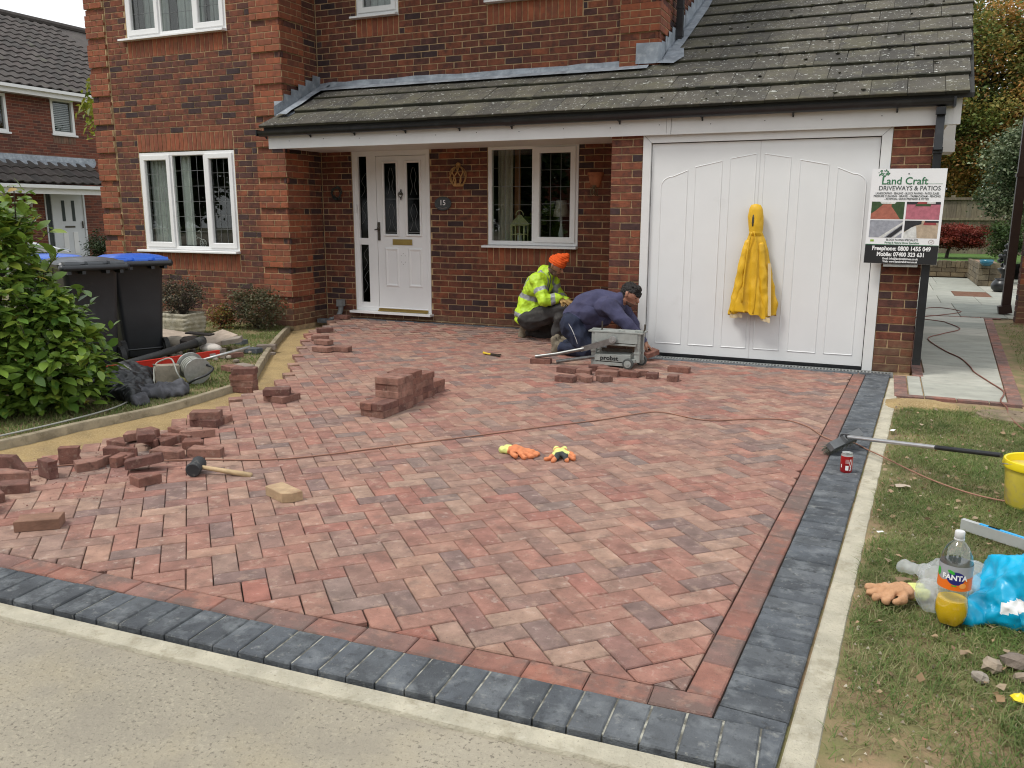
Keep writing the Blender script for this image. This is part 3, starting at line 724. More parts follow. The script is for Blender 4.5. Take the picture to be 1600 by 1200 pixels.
hd = MB(); hd.box((-6.035, Y-.012, 1.21), (.032, .012, .235)); hd.tube([(-6.035, Y-.01, 1.235), (-6.035, Y-.055, 1.235), (-6.07, Y-.062, 1.23)], [.009, .009, .008], 8); hd.ell((-6.035, Y-.022, 1.25), (.022, .02, .024)); hd.build('door_handle', m_dkmetal, fdoor, smooth=True, angle=50)
kn = MB(); kn.lathe([(.0, -.012), (.022, -.008), (.03, 0), (.02, .012), (.0, .014)], 12, (-5.687, Y-.012, 1.68), T=None); kn.tube([(-5.687, Y-.012, 1.74), (-5.687, Y-.02, 1.70)], [.008, .012], 8)
kn.tube([(-5.687+.028*math.sin(t), Y-.03, 1.675+.034*math.cos(t)) for t in [k*math.pi/8 for k in range(17)]], .006, 6); kn.tube([(-5.687, Y-.02, 1.64), (-5.687, Y-.02, 1.605)], [.012, .004], 8); kn.build('door_knocker', m_dkmetal, fdoor, smooth=True)
nl = MB()
for dx, dz in ((-.03, .03), (.03, .03), (-.03, -.05), (.03, -.05), (0, .06), (0, -.08)): nl.box((-5.68+dx, Y-.0065, .87+dz), (.007, .004, .007))
nl.build('nail', m_dkmetal, fdoor)

# ------------------------------------------------------------------ garage door
Yg = .03
gf = MB(); gf.span((-2.266, 0-.004, .0), (-2.186, .06, 2.13)); gf.span((-.083, -.004, .0), (.003, .06, 2.13)); gf.span((-2.266, -.004, 2.13), (.003, .06, 2.218))
gdo = gf.build('garage_door', m_whitep, house)
gs = MB(); gs.box((-2.226, -.0055, 2.172), (.112, .001, .003), ry=R(45)); gs.box((-.04, -.0055, 2.172), (.116, .001, .003), ry=R(-45)); gs.build('mitre_joint', m_leadstrip, gdo)
gd = MB(); gd.span((-2.18, Yg, .03), (-1.1335, Yg+.03, 2.122)); gd.span((-1.1295, Yg, .03), (-.09, Yg+.03, 2.122)); gd.span((-1.14, Yg+.004, .03), (-1.12, Yg+.03, 2.122))
lv = gd.build('door_leaf', m_gdoor, gdo)
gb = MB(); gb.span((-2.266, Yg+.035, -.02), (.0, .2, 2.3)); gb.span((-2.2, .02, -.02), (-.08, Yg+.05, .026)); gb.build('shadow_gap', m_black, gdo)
def arcp(x0, x1, zb, zl, zr, corner=None):
    if corner == 'L': top = [(x1, zr)]+[(x0+.12*(1-math.sin(t)), zl-.09+.11*math.cos(t)) for t in [k*math.pi/2/7 for k in range(8)]]
    elif corner == 'R': top = [(x1-.12*(1-math.cos(t)), zr-.09+.11*math.sin(t)) for t in [k*math.pi/2/7 for k in range(8)]]+[(x0, zl)]
    else: top = [(x1, zr), (x0, zl)]
    return [(x0, zb), (x1, zb)]+top
em = MB()
for args in ((-2.085, -1.812, .125, 1.79, 1.868, 'L'), (-1.748, -1.48, .125, 1.895, 1.95, None), (-1.415, -1.16, .125, 1.968, 2.01, None), (-1.098, -.845, .125, 2.008, 1.965, None), (-.772, -.505, .125, 1.945, 1.893, None), (-.44, -.175, .125, 1.87, 1.79, 'R')):
    pp = arcp(*args); embossed(em, pp, Yg-.0004, .0055, .006)
em.build('door_moulding', m_gdoor, gdo); b = MB(); b.span((-1.1355, Yg-.001, .03), (-1.1275, Yg+.003, 2.122)); b.build('centre_joint', mat('grey_seal', [(.6, .6, .6)], .8, 5, .1, 0), gdo)

def rz_(y): return 3.016+.506*(y-.968)
# ------------------------------------------------------------------ eaves: fascia, soffit, gutter, downpipe
fa = MB(); fa.span((-6.912, -.05, 2.2), (-2.03, -.03, 2.40)); fa.span((-2.027, -.052, 2.2), (-1.985, -.03, 2.40)); fa.span((-1.98, -.05, 2.2), (.462, -.03, 2.40)); fa.span((-6.885, -.03, 2.222), (.44, .973, 2.24))
fa.span((.462, -.052, 2.2), (.522, -.03, 2.47)); fa.span((.34, -.03, 2.2), (.515, .02, 2.225))
for x0_, x1_, zo in ((.495, .52, .0), (.335, .495, .02)):
    za = lambda y: 2.25+.506*y+zo
    top_ = (lambda y: rz_(y)-.02) if x0_ > .4 else (lambda y: za(y)+.015)
    q = [(x0_, .0, za(0)), (x1_, .0, za(0)), (x1_, 5, za(5)), (x0_, 5, za(5)), (x0_, .0, top_(0)), (x1_, .0, top_(0)), (x1_, 5, top_(5)), (x0_, 5, top_(5))]
    fa.add(q, [(0, 1, 5, 4), (1, 2, 6, 5), (2, 3, 7, 6), (3, 0, 4, 7), (4, 5, 6, 7), (0, 3, 2, 1)])
fascia = fa.build('fascia', m_whitep, house)
nl = MB()
for k in range(15): nl.box((-6.6+k*.5, -.0515, 2.285+.01*(k % 2)), (.008, .004, .008), mi=0)
nl.build('nail', m_black, fascia)
lt = MB(); lt.span((.345, 2.88, 2.16), (.66, 3.4, 2.55)); lt.span((.345, 2.86, 2.16), (.67, 2.879, 2.29)); lt.build('porch_fascia', m_whitep, house)
gu = MB(); GY, GZ = -.112, 2.40
prof = [(math.cos(t)*.056, math.sin(t)*.056-.0) for t in [math.pi+k*math.pi/10 for k in range(11)]]; prof = [(-.062, .004), (-.056, .006)]+prof[1:-1]+[(.056, .006), (.05, .004)]+[(p[0]*.9, p[1]*.9+.003) for p in prof[::-1]][0:]
gu.grid([[(x, GY+a, GZ+z_+(x+3.3)*.001) for a, z_ in prof] for x in (-6.985, .455)], closed=True)
gu.box((-6.99, GY, GZ-.02), (.014, .125, .07)); gu.box((.46, GY, GZ-.022), (.02, .128, .078))
gutter = gu.build('gutter', m_black, house, smooth=True, angle=40)
for xb in (-6.93, -6.28, -5.66, -4.98, -4.3, -3.68, -2.5, -1.68, -.85, .02):
    w_ = .014 if xb != -3.68 else .09
    b = MB(); b.grid([[(xx, GY+math.cos(t)*.061, GZ+math.sin(t)*.061) for t in [math.pi+k*math.pi/8 for k in range(9)]] for xx in (xb-w_/2, xb+w_/2)]); b.box((xb, -.057, GZ-.055), (.014, .012, .06)); b.tube([(xb, -.06, GZ-.07), (xb, GY+.02, GZ-.055)], .008, 6); b.build('gutter_bracket', m_black, gutter)
dp = MB(); dp.box((.362, -.110, 2.31), (.075, .075, .06)); dp.box((.366, -.088, 2.14), (.066, .066, .32), rx=R(-10)); dp.box((.368, -.068, 1.985), (.078, .082, .05)); dp.box((.37, -.055, 1.1), (.066, .066, 1.98)); dp.box((.372, -.055, .12), (.07, .07, .05));  dp.build('downpipe', m_black, house)
dp = MB(); dp.box((-2.33, 1.62, 4.1), (.07, .07, 1.6)); dp.box((-2.33, 1.62, 3.46), (.084, .084, .07)); dp.box((-2.33, 1.62, 3.74), (.082, .082, .03)); dp.box((-2.36, 1.62, 3.85), (.04, .12, .02)); dp.build('downpipe', m_black, house)

# ------------------------------------------------------------------ lean-to roof
def rz_(y): return 3.016+.506*(y-.968)
rf = MB(); dk = mat('roofing_underlay', [(.03, .03, .028)], .95, 4, .2, 0)
rf.add([(-6.9, -.14, rz_(-.14)-.01), (.6, -.14, rz_(-.14)-.01), (.72, 5.2, rz_(5.2)-.01), (-2.4, 5.2, rz_(5.2)-.01), (-2.4, .97, rz_(.97)-.01), (-6.9, .97, rz_(.97)-.01),
        (-6.9, -.14, rz_(-.14)-.05), (.6, -.14, rz_(-.14)-.05), (.72, 5.2, rz_(5.2)-.05), (-2.4, 5.2, rz_(5.2)-.05), (-2.4, .97, rz_(.97)-.05), (-6.9, .97, rz_(.97)-.05)], [(0, 1, 2, 3, 4), (0, 4, 5), (6, 10, 9, 8, 7), (6, 11, 10), (0, 6, 7, 1), (1, 7, 8, 2), (2, 8, 9, 3)])
roof = rf.build('roof', dk, house)
TH = math.atan(.506); GA = .385
m_moss_shade = mat('roof_moss_and_shade', [(.022, .023, .014), (.035, .034, .018), (.014, .014, .01)], .98, 30, .3, .5, 60)  # moss lumps, also the painted shadow lines of the tile courses
def tile_mesh(w, L_, k):
    b = MB(); n = 7; rows = []
    for j, yy in enumerate((0, .006, L_)):
        row = []
        for i in range(n+1):
            x = w*i/n; wav = .0; row.append((x+rng.uniform(-.001, .001), yy+(rng.uniform(-.003, .003) if j < 2 else 0), (0 if j else -.004)+wav))
        rows.append(row)
    b.grid([[q[k2] for q in rows] for k2 in range(n+1)][::-1], r=k)
    b.grid([[(p[0], p[1], p[2]-.026) for p in rows[0]], [(p[0], p[1]-.001, p[2]-.004) for p in rows[0]]], mi=1, r=k); b.grid([[(p[0], p[1]-.001, p[2]-.004) for p in rows[0]], rows[0]], r=k)  # dark front edge: course shadow put into the colour
    b.add([(0, 0, -.03), (0, L_, -.03), (0, L_, 0), (0, .003, -.002), (w, 0, -.03), (w, L_, -.03), (w, L_, 0), (w, .003, -.002)], [(0, 1, 2, 3), (4, 7, 6, 5)], r=k)
    return b
tv = []
for k in range(16):
    me = tile_mesh(.291, .44, (k+.5)/16).mesh('tile'); me.materials.append(m_tile); me.materials.append(m_moss_shade); tv.append(me)
tcount = 0
for row in range(14):
    y = -.19+row*GA; xl = -6.935 if row == 0 else (-6.70 if y < .968-.3 else (-2.27 if y > .75 else -6.70)); vx = .565+.045*(y+.19)
    if .58 <= y <= .75: xl = -6.70
    x = vx-.295*(1.0 if row % 2 else .62); n = 0
    first = True; xe = vx
    while xe > xl+.04:
        x0 = max(x, xl); w = xe-x0
        L_ = .46
        if y < .968 and y+.4 > .968 and x0 < -2.3: L_ = (.955-y)*1.12
        T = Matrix.Translation((x0, y, rz_(y)+(.046 if row else .034)+rng.uniform(-.002, .002))) @ Matrix.Rotation(TH-.052+rng.uniform(-.006, .006), 4, 'X') @ Matrix.Rotation(rng.uniform(-.004, .004), 4, 'Z')
        if abs(w-.295) < .01 and L_ == .46: me = rng.choice(tv)
        else:
            me = tile_mesh(w-.004, L_, rng.random()).mesh('tile'); me.materials.append(m_tile); me.materials.append(m_moss_shade)
        o = bpy.data.objects.new('tile', me); COL.objects.link(o); o.parent = roof; o.matrix_local = Matrix.Translation(-wloc(roof)) @ T; tcount += 1
        xe = x0; x = xe-.295
# moss and dark strips painting the shade under the tile edges
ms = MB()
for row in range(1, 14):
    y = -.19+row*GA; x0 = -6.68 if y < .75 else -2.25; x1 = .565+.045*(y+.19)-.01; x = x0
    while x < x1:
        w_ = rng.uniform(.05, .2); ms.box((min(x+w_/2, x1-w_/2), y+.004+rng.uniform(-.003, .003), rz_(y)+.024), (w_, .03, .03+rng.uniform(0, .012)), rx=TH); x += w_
for k in range(330):
    row = rng.randrange(0, 13); y = -.19+row*GA; x = rng.uniform(-6.6 if y < .7 else -2.2, .55+.04*y); x = max(x, rng.uniform(-6.6 if y < .7 else -2.2, .55)) ; s = rng.uniform(.008, .022)
    if row >= 1: ms.ell((x, y+rng.uniform(-.02, .012), rz_(y)+.018+rng.uniform(0, .02)), (s*rng.uniform(1, 2.4), s, s*.8), n=7, jit=.15)
for k in range(60):
    row = rng.randrange(0, 12); y = -.19+row*GA+rng.uniform(.03, .36); x = rng.uniform(-2.1, .5); ms.ell((x, y, rz_(y)+.045), (rng.uniform(.01, .03), rng.uniform(.01, .03), .008), n=7, jit=.15)
ms.build('shade_and_moss', m_moss_shade, roof, kind='stuff')
# lead flashings
ld = MB()
xs = [-6.86+k*.2 for k in range(23)]
P = []
for x in xs: P.append([(x, .958+rng.uniform(-.004, .003), 3.095+rng.uniform(-.012, .006)), (x, .952+rng.uniform(-.004, .004), 3.062), (x, .945, 3.03), (x, .83+rng.uniform(-.008, .008), rz_(.83)+.066), (x, .74+rng.uniform(-.012, .01), rz_(.74)+.066)])
ld.grid(P)
P = []
for k in range(8):
    y = .03+k*.135; P.append([(-6.872, y, rz_(y)+.16), (-6.868, y, rz_(y)+.05), (-6.79+rng.uniform(-.01, .01), y, rz_(y)+.075), (-6.70+rng.uniform(-.015, .01), y, rz_(y)+.062)])
ld.grid(P)
for k in range(5):   # stepped flashing on the left return
    y = .2+k*.148; z = rz_(y)
    ld.add([(-6.866+.002*(k % 2), y, z+.03), (-6.866, y+.2, z+.12), (-6.864, y+.19, z+.24), (-6.866, y+.02, z+.245)], [(0, 1, 2, 3)])
ld.add([(-7.02, .218, 2.79), (-6.872, .218, 2.79), (-6.872, .40, 2.80), (-6.98, .205, 2.55), (-6.868, .205, 2.545), (-6.866, .40, 2.70)], [(0, 3, 4, 1), (1, 4, 5, 2)])
ld.add([(-7.05, .15, 2.50), (-6.84, .0, 2.53), (-6.70, .02, 2.55), (-6.68, .28, 2.69), (-6.87, .22, 2.63), (-7.0, .21, 2.56)], [(0, 1, 2, 3, 4, 5)])
P = []
for k in range(9):
    y = 1.02+k*.42; P.append([(-2.378, y, rz_(y)+.17), (-2.374, y, rz_(y)+.05), (-2.33+rng.uniform(-.01, .01), y, rz_(y)+.07), (-2.245+rng.uniform(-.02, .02), y, rz_(y)+.06)])
ld.grid(P)
for k in range(18):
    y = 1.0+k*.150; z = rz_(y); c = .003*(k % 2)
    ld.add([(-2.37+c, y, z+.03), (-2.37+c, y+.17, z+.11), (-2.372+c, y+.155, z+.26), (-2.374+c, y+.0, z+.25)], [(0, 1, 2, 3)])
ld.add([(-2.64, .936, 3.262), (-2.378, .934, 3.255), (-2.64, .925, 3.045), (-2.41, .918, 3.04), (-2.372, .99, 3.26), (-2.36, .99, 3.07)], [(0, 2, 3, 1), (1, 3, 5, 4)])
ld.add([(-2.41, .925, 3.045), (-2.33, .85, rz_(.85)+.07), (-2.2, .84, rz_(.84)+.065), (-2.13, 1.02, rz_(1.02)+.065), (-2.2, 1.3, rz_(1.3)+.06), (-2.365, 1.3, rz_(1.3)+.075), (-2.36, 1.0, 3.09)], [(0, 1, 2, 3, 4, 5, 6)])
ld.build('lead_flashing', m_lead, house, smooth=False)
# main roof over the upper storey (above the frame) so the house is closed
mr_ = MB(); mr_.add([(-10.4, -.1, 4.98), (-2.1, -.1, 4.98), (-2.1, 8.3, 4.98), (-10.4, 8.3, 4.98), (-10.4, 4.1, 7.6), (-2.1, 4.1, 7.6)], [(0, 1, 5, 4), (2, 3, 4, 5), (0, 4, 3), (1, 2, 5), (3, 2, 1, 0)]); mr_.build('main_roof', m_tile, house)
bw = MB(); bw.span((-10.1, 7.9, -.1), (-2.42, 8, 4.98)); bw.span((-2.5, 5.0, -.1), (.33, 5.1, 4.9)); bw.build('rear_wall', m_brick, house)
# ------------------------------------------------------------------ foliage
LEAF4 = np.array([(0, 0, 0), (.34, .42, .10), (0, 1, -.06), (-.34, .42, .10)])          # folded along the midrib (two triangles each side share the rib)
def rand_rot(n, up=.5, droop=0.0):
    """random frames: y = leaf direction, z = leaf normal"""
    d = nrg.normal(size=(n, 3)); d[:, 2] = d[:, 2]*.5-droop; d /= np.linalg.norm(d, axis=1)[:, None]
    nn = nrg.normal(size=(n, 3)); nn[:, 2] = np.abs(nn[:, 2])+up; nn -= d*np.sum(nn*d, 1)[:, None]; nn /= np.linalg.norm(nn, axis=1)[:, None]
    x = np.cross(d, nn); return x, d, nn
def leaves(name, P, size, material, parent=None, kind=None, rnd=None, up=.5, droop=0.2, width=1.0, jit=.35):
    n = len(P); x, d, nn = rand_rot(n, up, droop); s = size*(1+nrg.uniform(-jit, jit, n))[:, None]
    V = np.concatenate([(P+s*(x*a*width+d*b+nn*c))[:, None, :] for a, b, c in LEAF4], axis=1).reshape(-1, 3)
    b = np.arange(n)*4; F = np.concatenate([np.stack([b, b+1, b+2], 1), np.stack([b, b+2, b+3], 1)])
    r = nrg.uniform(0, 1, n) if rnd is None else rnd; return raw_mesh(name, V, F, material, np.concatenate([r, r]), parent, kind)
def clumps(c, rad, n_cl, per, cr=.25, shell=.55, squash=1):
    """leaf positions in clumps through an ellipsoid; returns positions and clump index"""
    c = np.array(c); rad = np.array(rad); u = nrg.normal(size=(n_cl, 3)); u /= np.linalg.norm(u, axis=1)[:, None]
    r = nrg.uniform(shell, 1, n_cl)**.7; q = c+u*r[:, None]*rad
    p = np.repeat(q, per, axis=0)+nrg.normal(size=(n_cl*per, 3))*cr*np.array([1, 1, squash]); return p, np.repeat(np.arange(n_cl), per)
def limbs(b, base, top, n, spread, r0, length):
    base = Vector(base); top = Vector(top); b.tube(smoothpath([base, base.lerp(top, .35)+Vector((rng.uniform(-.1, .1), rng.uniform(-.1, .1), 0))*spread, base.lerp(top, .7), top], 3), [r0*(1-.8*i/9) for i in range(10)], 8)
    for k in range(n):
        a = base.lerp(top, rng.uniform(.35, .9)); w = rng.uniform(0, 6.28); e = a+Vector((math.cos(w)*spread, math.sin(w)*spread, length*rng.uniform(.3, .9))); mid = a.lerp(e, .5)+Vector((0, 0, -.06*spread)); b.tube([a, mid, e], [r0*.4, r0*.25, r0*.08], 5)
m_bark = mat('bark', [(.06, .048, .038)], .95, 6, .35, .6, 30)
def tree(name, label, cat, base, crown_c, rad, n_cl, per, cr, size, material, group=None, trunk=.14, shell=.45, bias=None, squash=.6, up=.6):
    t = thing(name, label, cat, base, group); b = MB(); limbs(b, base, (crown_c[0], crown_c[1], crown_c[2]+rad[2]*.4), 9, rad[0]*.7, trunk, rad[2]*.5); b.build('trunk', m_bark, t, smooth=True)
    p, ci = clumps(crown_c, rad, n_cl, per, cr, shell, squash); cl = nrg.uniform(0, 1, n_cl) if bias is None else bias(n_cl)
    r = np.clip(cl[ci]+nrg.uniform(-.16, .16, len(p)), 0, 1); leaves('crown', p, size, material, t, rnd=r, up=up); return t
m_autumn = thin('autumn_leaf', None, .35, .6, [(.10, .15, .04), (.16, .20, .05), (.22, .22, .06), (.38, .26, .07), (.55, .27, .08), (.62, .36, .16)])
m_green = thin('green_leaf', None, .3, .5, [(.03, .06, .015), (.045, .085, .022), (.07, .11, .03), (.06, .09, .03)])
m_dark = thin('dark_leaf', None, .2, .55, [(.016, .03, .012), (.026, .045, .016), (.04, .06, .02)])
m_varieg = thin('variegated_leaf', None, .25, .35, [(.04, .075, .03), (.1, .14, .07), (.3, .34, .2), (.17, .21, .12), (.05, .08, .03)])
m_maple = thin('crimson_leaf', None, .3, .6, [(.13, .018, .015), (.2, .03, .022), (.26, .05, .03), (.09, .03, .016)])
m_yell = thin('yellow_green_leaf', None, .4, .5, [(.12, .17, .02), (.25, .28, .03), (.35, .36, .05), (.09, .13, .02)])
m_bush = thin('magnolia_leaf', None, .3, .28, [(.07, .15, .03), (.13, .23, .04), (.21, .32, .05), (.10, .18, .035), (.28, .37, .055), (.38, .40, .07), (.42, .26, .07)], spec=.5)
G_ = 'trees behind the back fence'
tree('autumn_tree', 'tall tree turning orange and green, rising beside the garage roof verge', 'tree', (2.3, 21.5, 0), (2.3, 21, 4.9), (3.0, 2.2, 3.3), 620, 130, .28, .10, m_autumn, G_, .2, .3, lambda n: nrg.beta(1.0, 1.35, n))
tree('autumn_tree', 'autumn tree with rusty crown, right of and beyond the tall tree by the verge', 'tree', (7.0, 22.5, 0), (6.6, 22, 4.6), (3.0, 2.4, 3.4), 380, 120, .3, .11, m_autumn, G_, .2, .3, lambda n: nrg.beta(1.0, 1.2, n))
tree('evergreen_tree', 'dense dark evergreen filling the gaps behind the orange and green tree', 'tree', (2.6, 26, 0), (2.4, 26, 3.0), (4.2, 1.6, 3.2), 300, 120, .4, .16, m_dark, G_, .25, .2)
tree('holly_tree', 'bushy pale variegated evergreen overhanging the wooden fence', 'tree', (3.1, 13.9, .3), (3.0, 13.3, 2.25), (1.15, .9, 1.2), 230, 95, .15, .075, m_varieg, None, .08, .4)
tree('green_tree', 'deep green leafy shoots at the top of the variegated evergreen', 'tree', (3.6, 13, .3), (3.35, 12.9, 3.0), (.75, .7, 1.1), 90, 90, .14, .085, m_green, None, .07, .4)
tree('small_shrub', 'small yellow green shrub growing behind the dark urn', 'shrub', (2.35, 12, .3), (2.35, 12, .95), (.38, .35, .36), 60, 70, .08, .05, m_yell if 0 else m_green, None, .03, .4)
tree('japanese_maple', 'small crimson japanese maple on the raised lawn behind the sign', 'tree', (1.5, 16, .3), (1.72, 16, .92), (.85, .75, .34), 130, 120, .1, .045, m_maple, None, .05, .2, squash=.35)
# raised lawn, low walls, fence
b = MB(); b.grid([[(x, y, .34+.03*noise.noise(Vector((x, y, 0)))) for y in (14.0, 15, 16, 17, 18, 19.5, 27)] for x in (-1, 0, 1, 2, 3, 5, 8)], r=.5)
b.build('raised_lawn', mat('garden_grass', [(.075, .15, .025)], .95, 5, .35, .5, 40), kind='structure', smooth=True)
m_stone = mat('walling_stone', [(.15, .12, .075), (.2, .16, .1), (.11, .09, .06), (.17, .145, .1)], .95, 8, .3, .6, 40)
wl_ = thing('garden_wall', 'low brown stone retaining wall at the end of the patio', 'wall', (1.2, 13.9, 0))
b = MB(); b.span((.34, 13.93, 0), (2.06, 14.1, .33)); b.span((1.87, 11.32, 0), (2.3, 13.93, .42)); b.build('mortar_core', m_mortar_d, wl_)
for k in range(18):
    q = MB(); q.box((.4+k*.095, 13.99, .30), (.085, .2, .15+rng.uniform(-.02, .02)), ry=rng.uniform(-.08, .08)); q.build('stone', m_stone, wl_, own=True)
for r_ in range(2):
    for k in range(6): q = MB(); q.box((.45+k*.3+r_*.1, 13.93, .06+r_*.11), (.285, .06, .098)); q.build('stone', m_stone, wl_, own=True)
for r_ in range(4):
    for k in range(9): q = MB(); q.box((1.875, 11.4+k*.29+(r_ % 2)*.1, .06+r_*.11), (.07, .275, .1), ry=rng.uniform(-.05, .05)); q.build('stone', m_stone, wl_, own=True)
    for k in range(2): q = MB(); q.box((1.93+k*.2, 11.31, .06+r_*.12), (.19, .08, .11)); q.build('stone', m_stone, wl_, own=True)
fn = thing('wooden_fence', 'weathered timber board fence along the back of the garden', 'fence', (2, 19, .3))
m_fence = mat('weathered_timber', [(.15, .125, .085), (.18, .15, .1), (.13, .105, .075), (.16, .14, .1)], .95, 4, .3, .4, 40, stretch=(6, 6, .7))
for k in range(46):
    q = MB(); q.box((-.3+k*.128, 19, 1.12), (.124, .02, 1.62), ry=rng.uniform(-.003, .003)); q.build('board', m_fence, fn, own=True)
for z in (1.33, 1.9):
    q = MB(); q.box((2.6, 18.96, z), (5.9, .06, .07)); q.build('rail', m_fence, fn)
for x in (-.2, 1.7, 3.6, 5.5): q = MB(); q.box((x, 19.07, 1.1), (.1, .1, 1.8)); q.build('post', m_fence, fn)
# dark urn, blue bowl, ornament
m_urn = mat('dark_glazed_pot', [(.018, .02, .022)], .3, 8, .2, .1, 30)
b = MB(); b.lathe([(.0, .0), (.11, .0), (.17, .06), (.185, .13), (.15, .2), (.115, .225), (.13, .25), (.12, .25), (.1, .22), (.0, .1)], 24, (2.12, 9.95, 0)); tag(b.build('garden_urn', m_urn, smooth=True, own=True), 'round dark glazed urn on the patio beside the brown post', 'urn')
b = MB(); b.lathe([(.0, 0), (.07, 0), (.12, .05), (.13, .12), (.12, .12), (.1, .06), (.0, .04)], 20, (1.95, 11.2, .425)); tag(b.build('glazed_bowl', mat('blue_glaze', [(.03, .16, .24)], .25, 5, .2, 0), smooth=True, own=True), 'small blue glazed bowl on the end of the low stone wall', 'bowl')
o = thing('garden_ornament', 'tall dark cast ornament of stacked bowls behind the round urn', 'ornament', (2.2, 10.4, 0))
b = MB(); b.lathe([(.0, 0), (.14, 0), (.12, .1), (.05, .2), (.05, .3), (.12, .38), (.13, .42), (.04, .45), (.035, .58), (.1, .64), (.11, .67), (.03, .7), (.03, .8), (.06, .86), (.0, .92)], 16, (2.2, 10.4, 0)); b.build('column', m_urn, o, smooth=True)
for k in range(7):
    w = k*.9; b = MB(); b.ell((2.2+.1*math.cos(w), 10.4+.1*math.sin(w), .3+k*.09), (.06, .06, .05), n=8); b.build('finial', m_urn, o, smooth=True)
# brick garage at the right edge with its brown downpipe
ng = thing('brick_pier_wall', 'end of a brick wall at the right edge, green at its base', 'wall', (3, 4.75, 0))
b = MB(); b.span((1.73, 4.62, -.1), (3.5, 4.83, 3.6)); b.build('mortar_core', m_mortar, ng)
for row in range(47):
    x = 1.722-(.1125 if row % 2 else 0)
    while x < 3.45:
        x0 = max(x, 1.722); l = x+.215-x0
        if l > .04:
            q = brick_mesh(l, .065, 'f', .03); w = MB(); w.add(q.v, q.f, 0, rng.random(), brick_T(('y', x0+l/2, 4.612, .0375+row*.075, l, .065, 'f', -1))); w.build('brick', m_low if row < 7 else (m_brick if rng.random() < .5 else m_quoin), ng, own=True)
        x += .225
b = MB()
for row in range(47):
    q = brick_mesh(.2, .065, 'f', .03); T = Matrix.Translation((1.722, 4.73, .0375+row*.075)) @ Matrix(((0, 0, -1, 0), (-1, 0, 0, 0), (0, 1, 0, 0), (0, 0, 0, 1))); b.add(q.v, q.f, 0, rng.random(), T)
b.build('brick', m_brick, ng, kind='stuff')
b = MB(); b.span((1.675, 5.75, .12), (1.79, 5.86, 3.6)); b.box((1.72, 5.78, .07), (.17, .17, .12), ry=R(-12)); b.box((1.73, 5.8, 2.0), (.14, .14, .05)); o = b.build('drain_post', mat('brown_plastic', [(.035, .016, .014)], .5, 5, .2, 0), own=True); tag(o, 'dark brown square downpipe standing beside the brick wall end at the right edge', 'downpipe')

# ------------------------------------------------------------------ the neighbouring house, across the side garden
nh = thing('neighbouring_house', 'neighbouring red brick house with dark pantiled roof and white porch door', 'house', (-23, 8, 0)); NX = -21.4
wb = MB(); NW = [(8.33, 9.05, 3.57, 4.57), (6.2, 7.03, 3.5, 4.5), (7.84, 9.12, .06, 2.06), (5.2, 6.75, .7, 1.95)]
_w = wallB; wallB = wb; mortar_panel('x', NX-.006, 2, 14, -.1, 4.7, NW, .2, -1); wallB = _w; wb.span((-30, 2, -.1), (NX-.21, 2.2, 4.7)); wb.span((-30, 13.8, -.1), (NX-.21, 14, 4.7)); wb.span((-30, 2, -.1), (-29.8, 14, 4.7)); nwall = wb.build('wall', mat('neighbour_mortar', [(.3, .2, .14)], .95, 9, .2, .2, 40), nh)
_B = BR; BR = []
face('x', NX, 1, 5.6, 11.2, 0, 62, NW, mf); nb_ = MB()
m_nbrick = mat('neighbour_brick', [(.17, .05, .03), (.2, .058, .034), (.13, .042, .028), (.09, .035, .026)], .9, 14, .2, .3, 60)
for k in BR: q = brick_mesh(k[4], k[5], 'f', .03); nb_.add(q.v, q.f, 0, rng.random(), brick_T(k))
BR = _B; nb_.build('brick', m_nbrick, nwall, kind='stuff')
def nwin(y0, y1, z0, z1, mull=()):
    f = MB(); 
    for a, b_, c, d in ((y0, y0+.07, z0, z1), (y1-.07, y1, z0, z1), (y0+.07, y1-.07, z0, z0+.07), (y0+.07, y1-.07, z1-.07, z1)): f.span((NX-.08, a, c), (NX+.01, b_, d))
    f.span((NX-.08, y0-.04, z0-.05), (NX+.06, y1+.04, z0-.002)); w = f.build('window', m_white, nh)
    p = MB(); p.span((NX-.06, y0+.05, z0+.05), (NX-.05, y1-.05, z1-.05)); p.build('pane', m_glass, w); return w
w = nwin(8.33, 9.05, 3.6, 4.55)
for k in range(17): s_ = MB(); s_.box((NX-.12, 8.69, 3.68+k*.05), (.03, .6, .006), ry=R(35)); s_.build('blind_slat', m_white, w)
nwin(6.2, 7.03, 3.53, 4.5); nwin(5.2, 6.75, .7, 1.95)
b = MB(); b.add([(NX-1, 5, .1), (NX-1, 10, .1), (NX-1, 10, 4.7), (NX-1, 5, 4.7)], [(0, 1, 2, 3)]); b.build('room_interior', m_room, nh)
b = MB()
for k in range(9): b.box((NX+.002, 8.36+k*.08, 3.44), (.008, .07, .2), r=rng.random())
b.build('soldier_course', mat('stained_brick', [(.14, .1, .07), (.17, .09, .06)], .9, 8, .3, .2, 40), nh, kind='stuff')
b = MB(); b.span((NX-.05, 8.08, .05), (NX-.01, 9.1, 2.0)); b.span((NX-.06, 7.84, .05), (NX+.01, 7.88, 2.05)); b.span((NX-.06, 8.04, .05), (NX+.015, 8.12, 2.05)); b.span((NX-.06, 9.06, .05), (NX+.015, 9.12, 2.05)); b.span((NX-.06, 7.84, 2.0), (NX+.015, 9.12, 2.06)); b.span((NX-.06, 7.84, .0), (NX+.015, 9.12, .09))
nd = b.build('front_door', mat('grey_white_door', [(.6, .62, .64)], .5, 2, .05, 0), nh)
b = MB(); b.span((NX-.04, 7.88, .09), (NX-.02, 8.04, 2.0)); b.span((NX-.02, 8.36, 1.2), (NX-.004, 8.46, 1.78)); b.span((NX-.02, 8.68, 1.2), (NX-.004, 8.78, 1.78)); b.build('pane', mat('dark_glazing', [(.06, .07, .07)], .15, 5, .1, 0), nd)
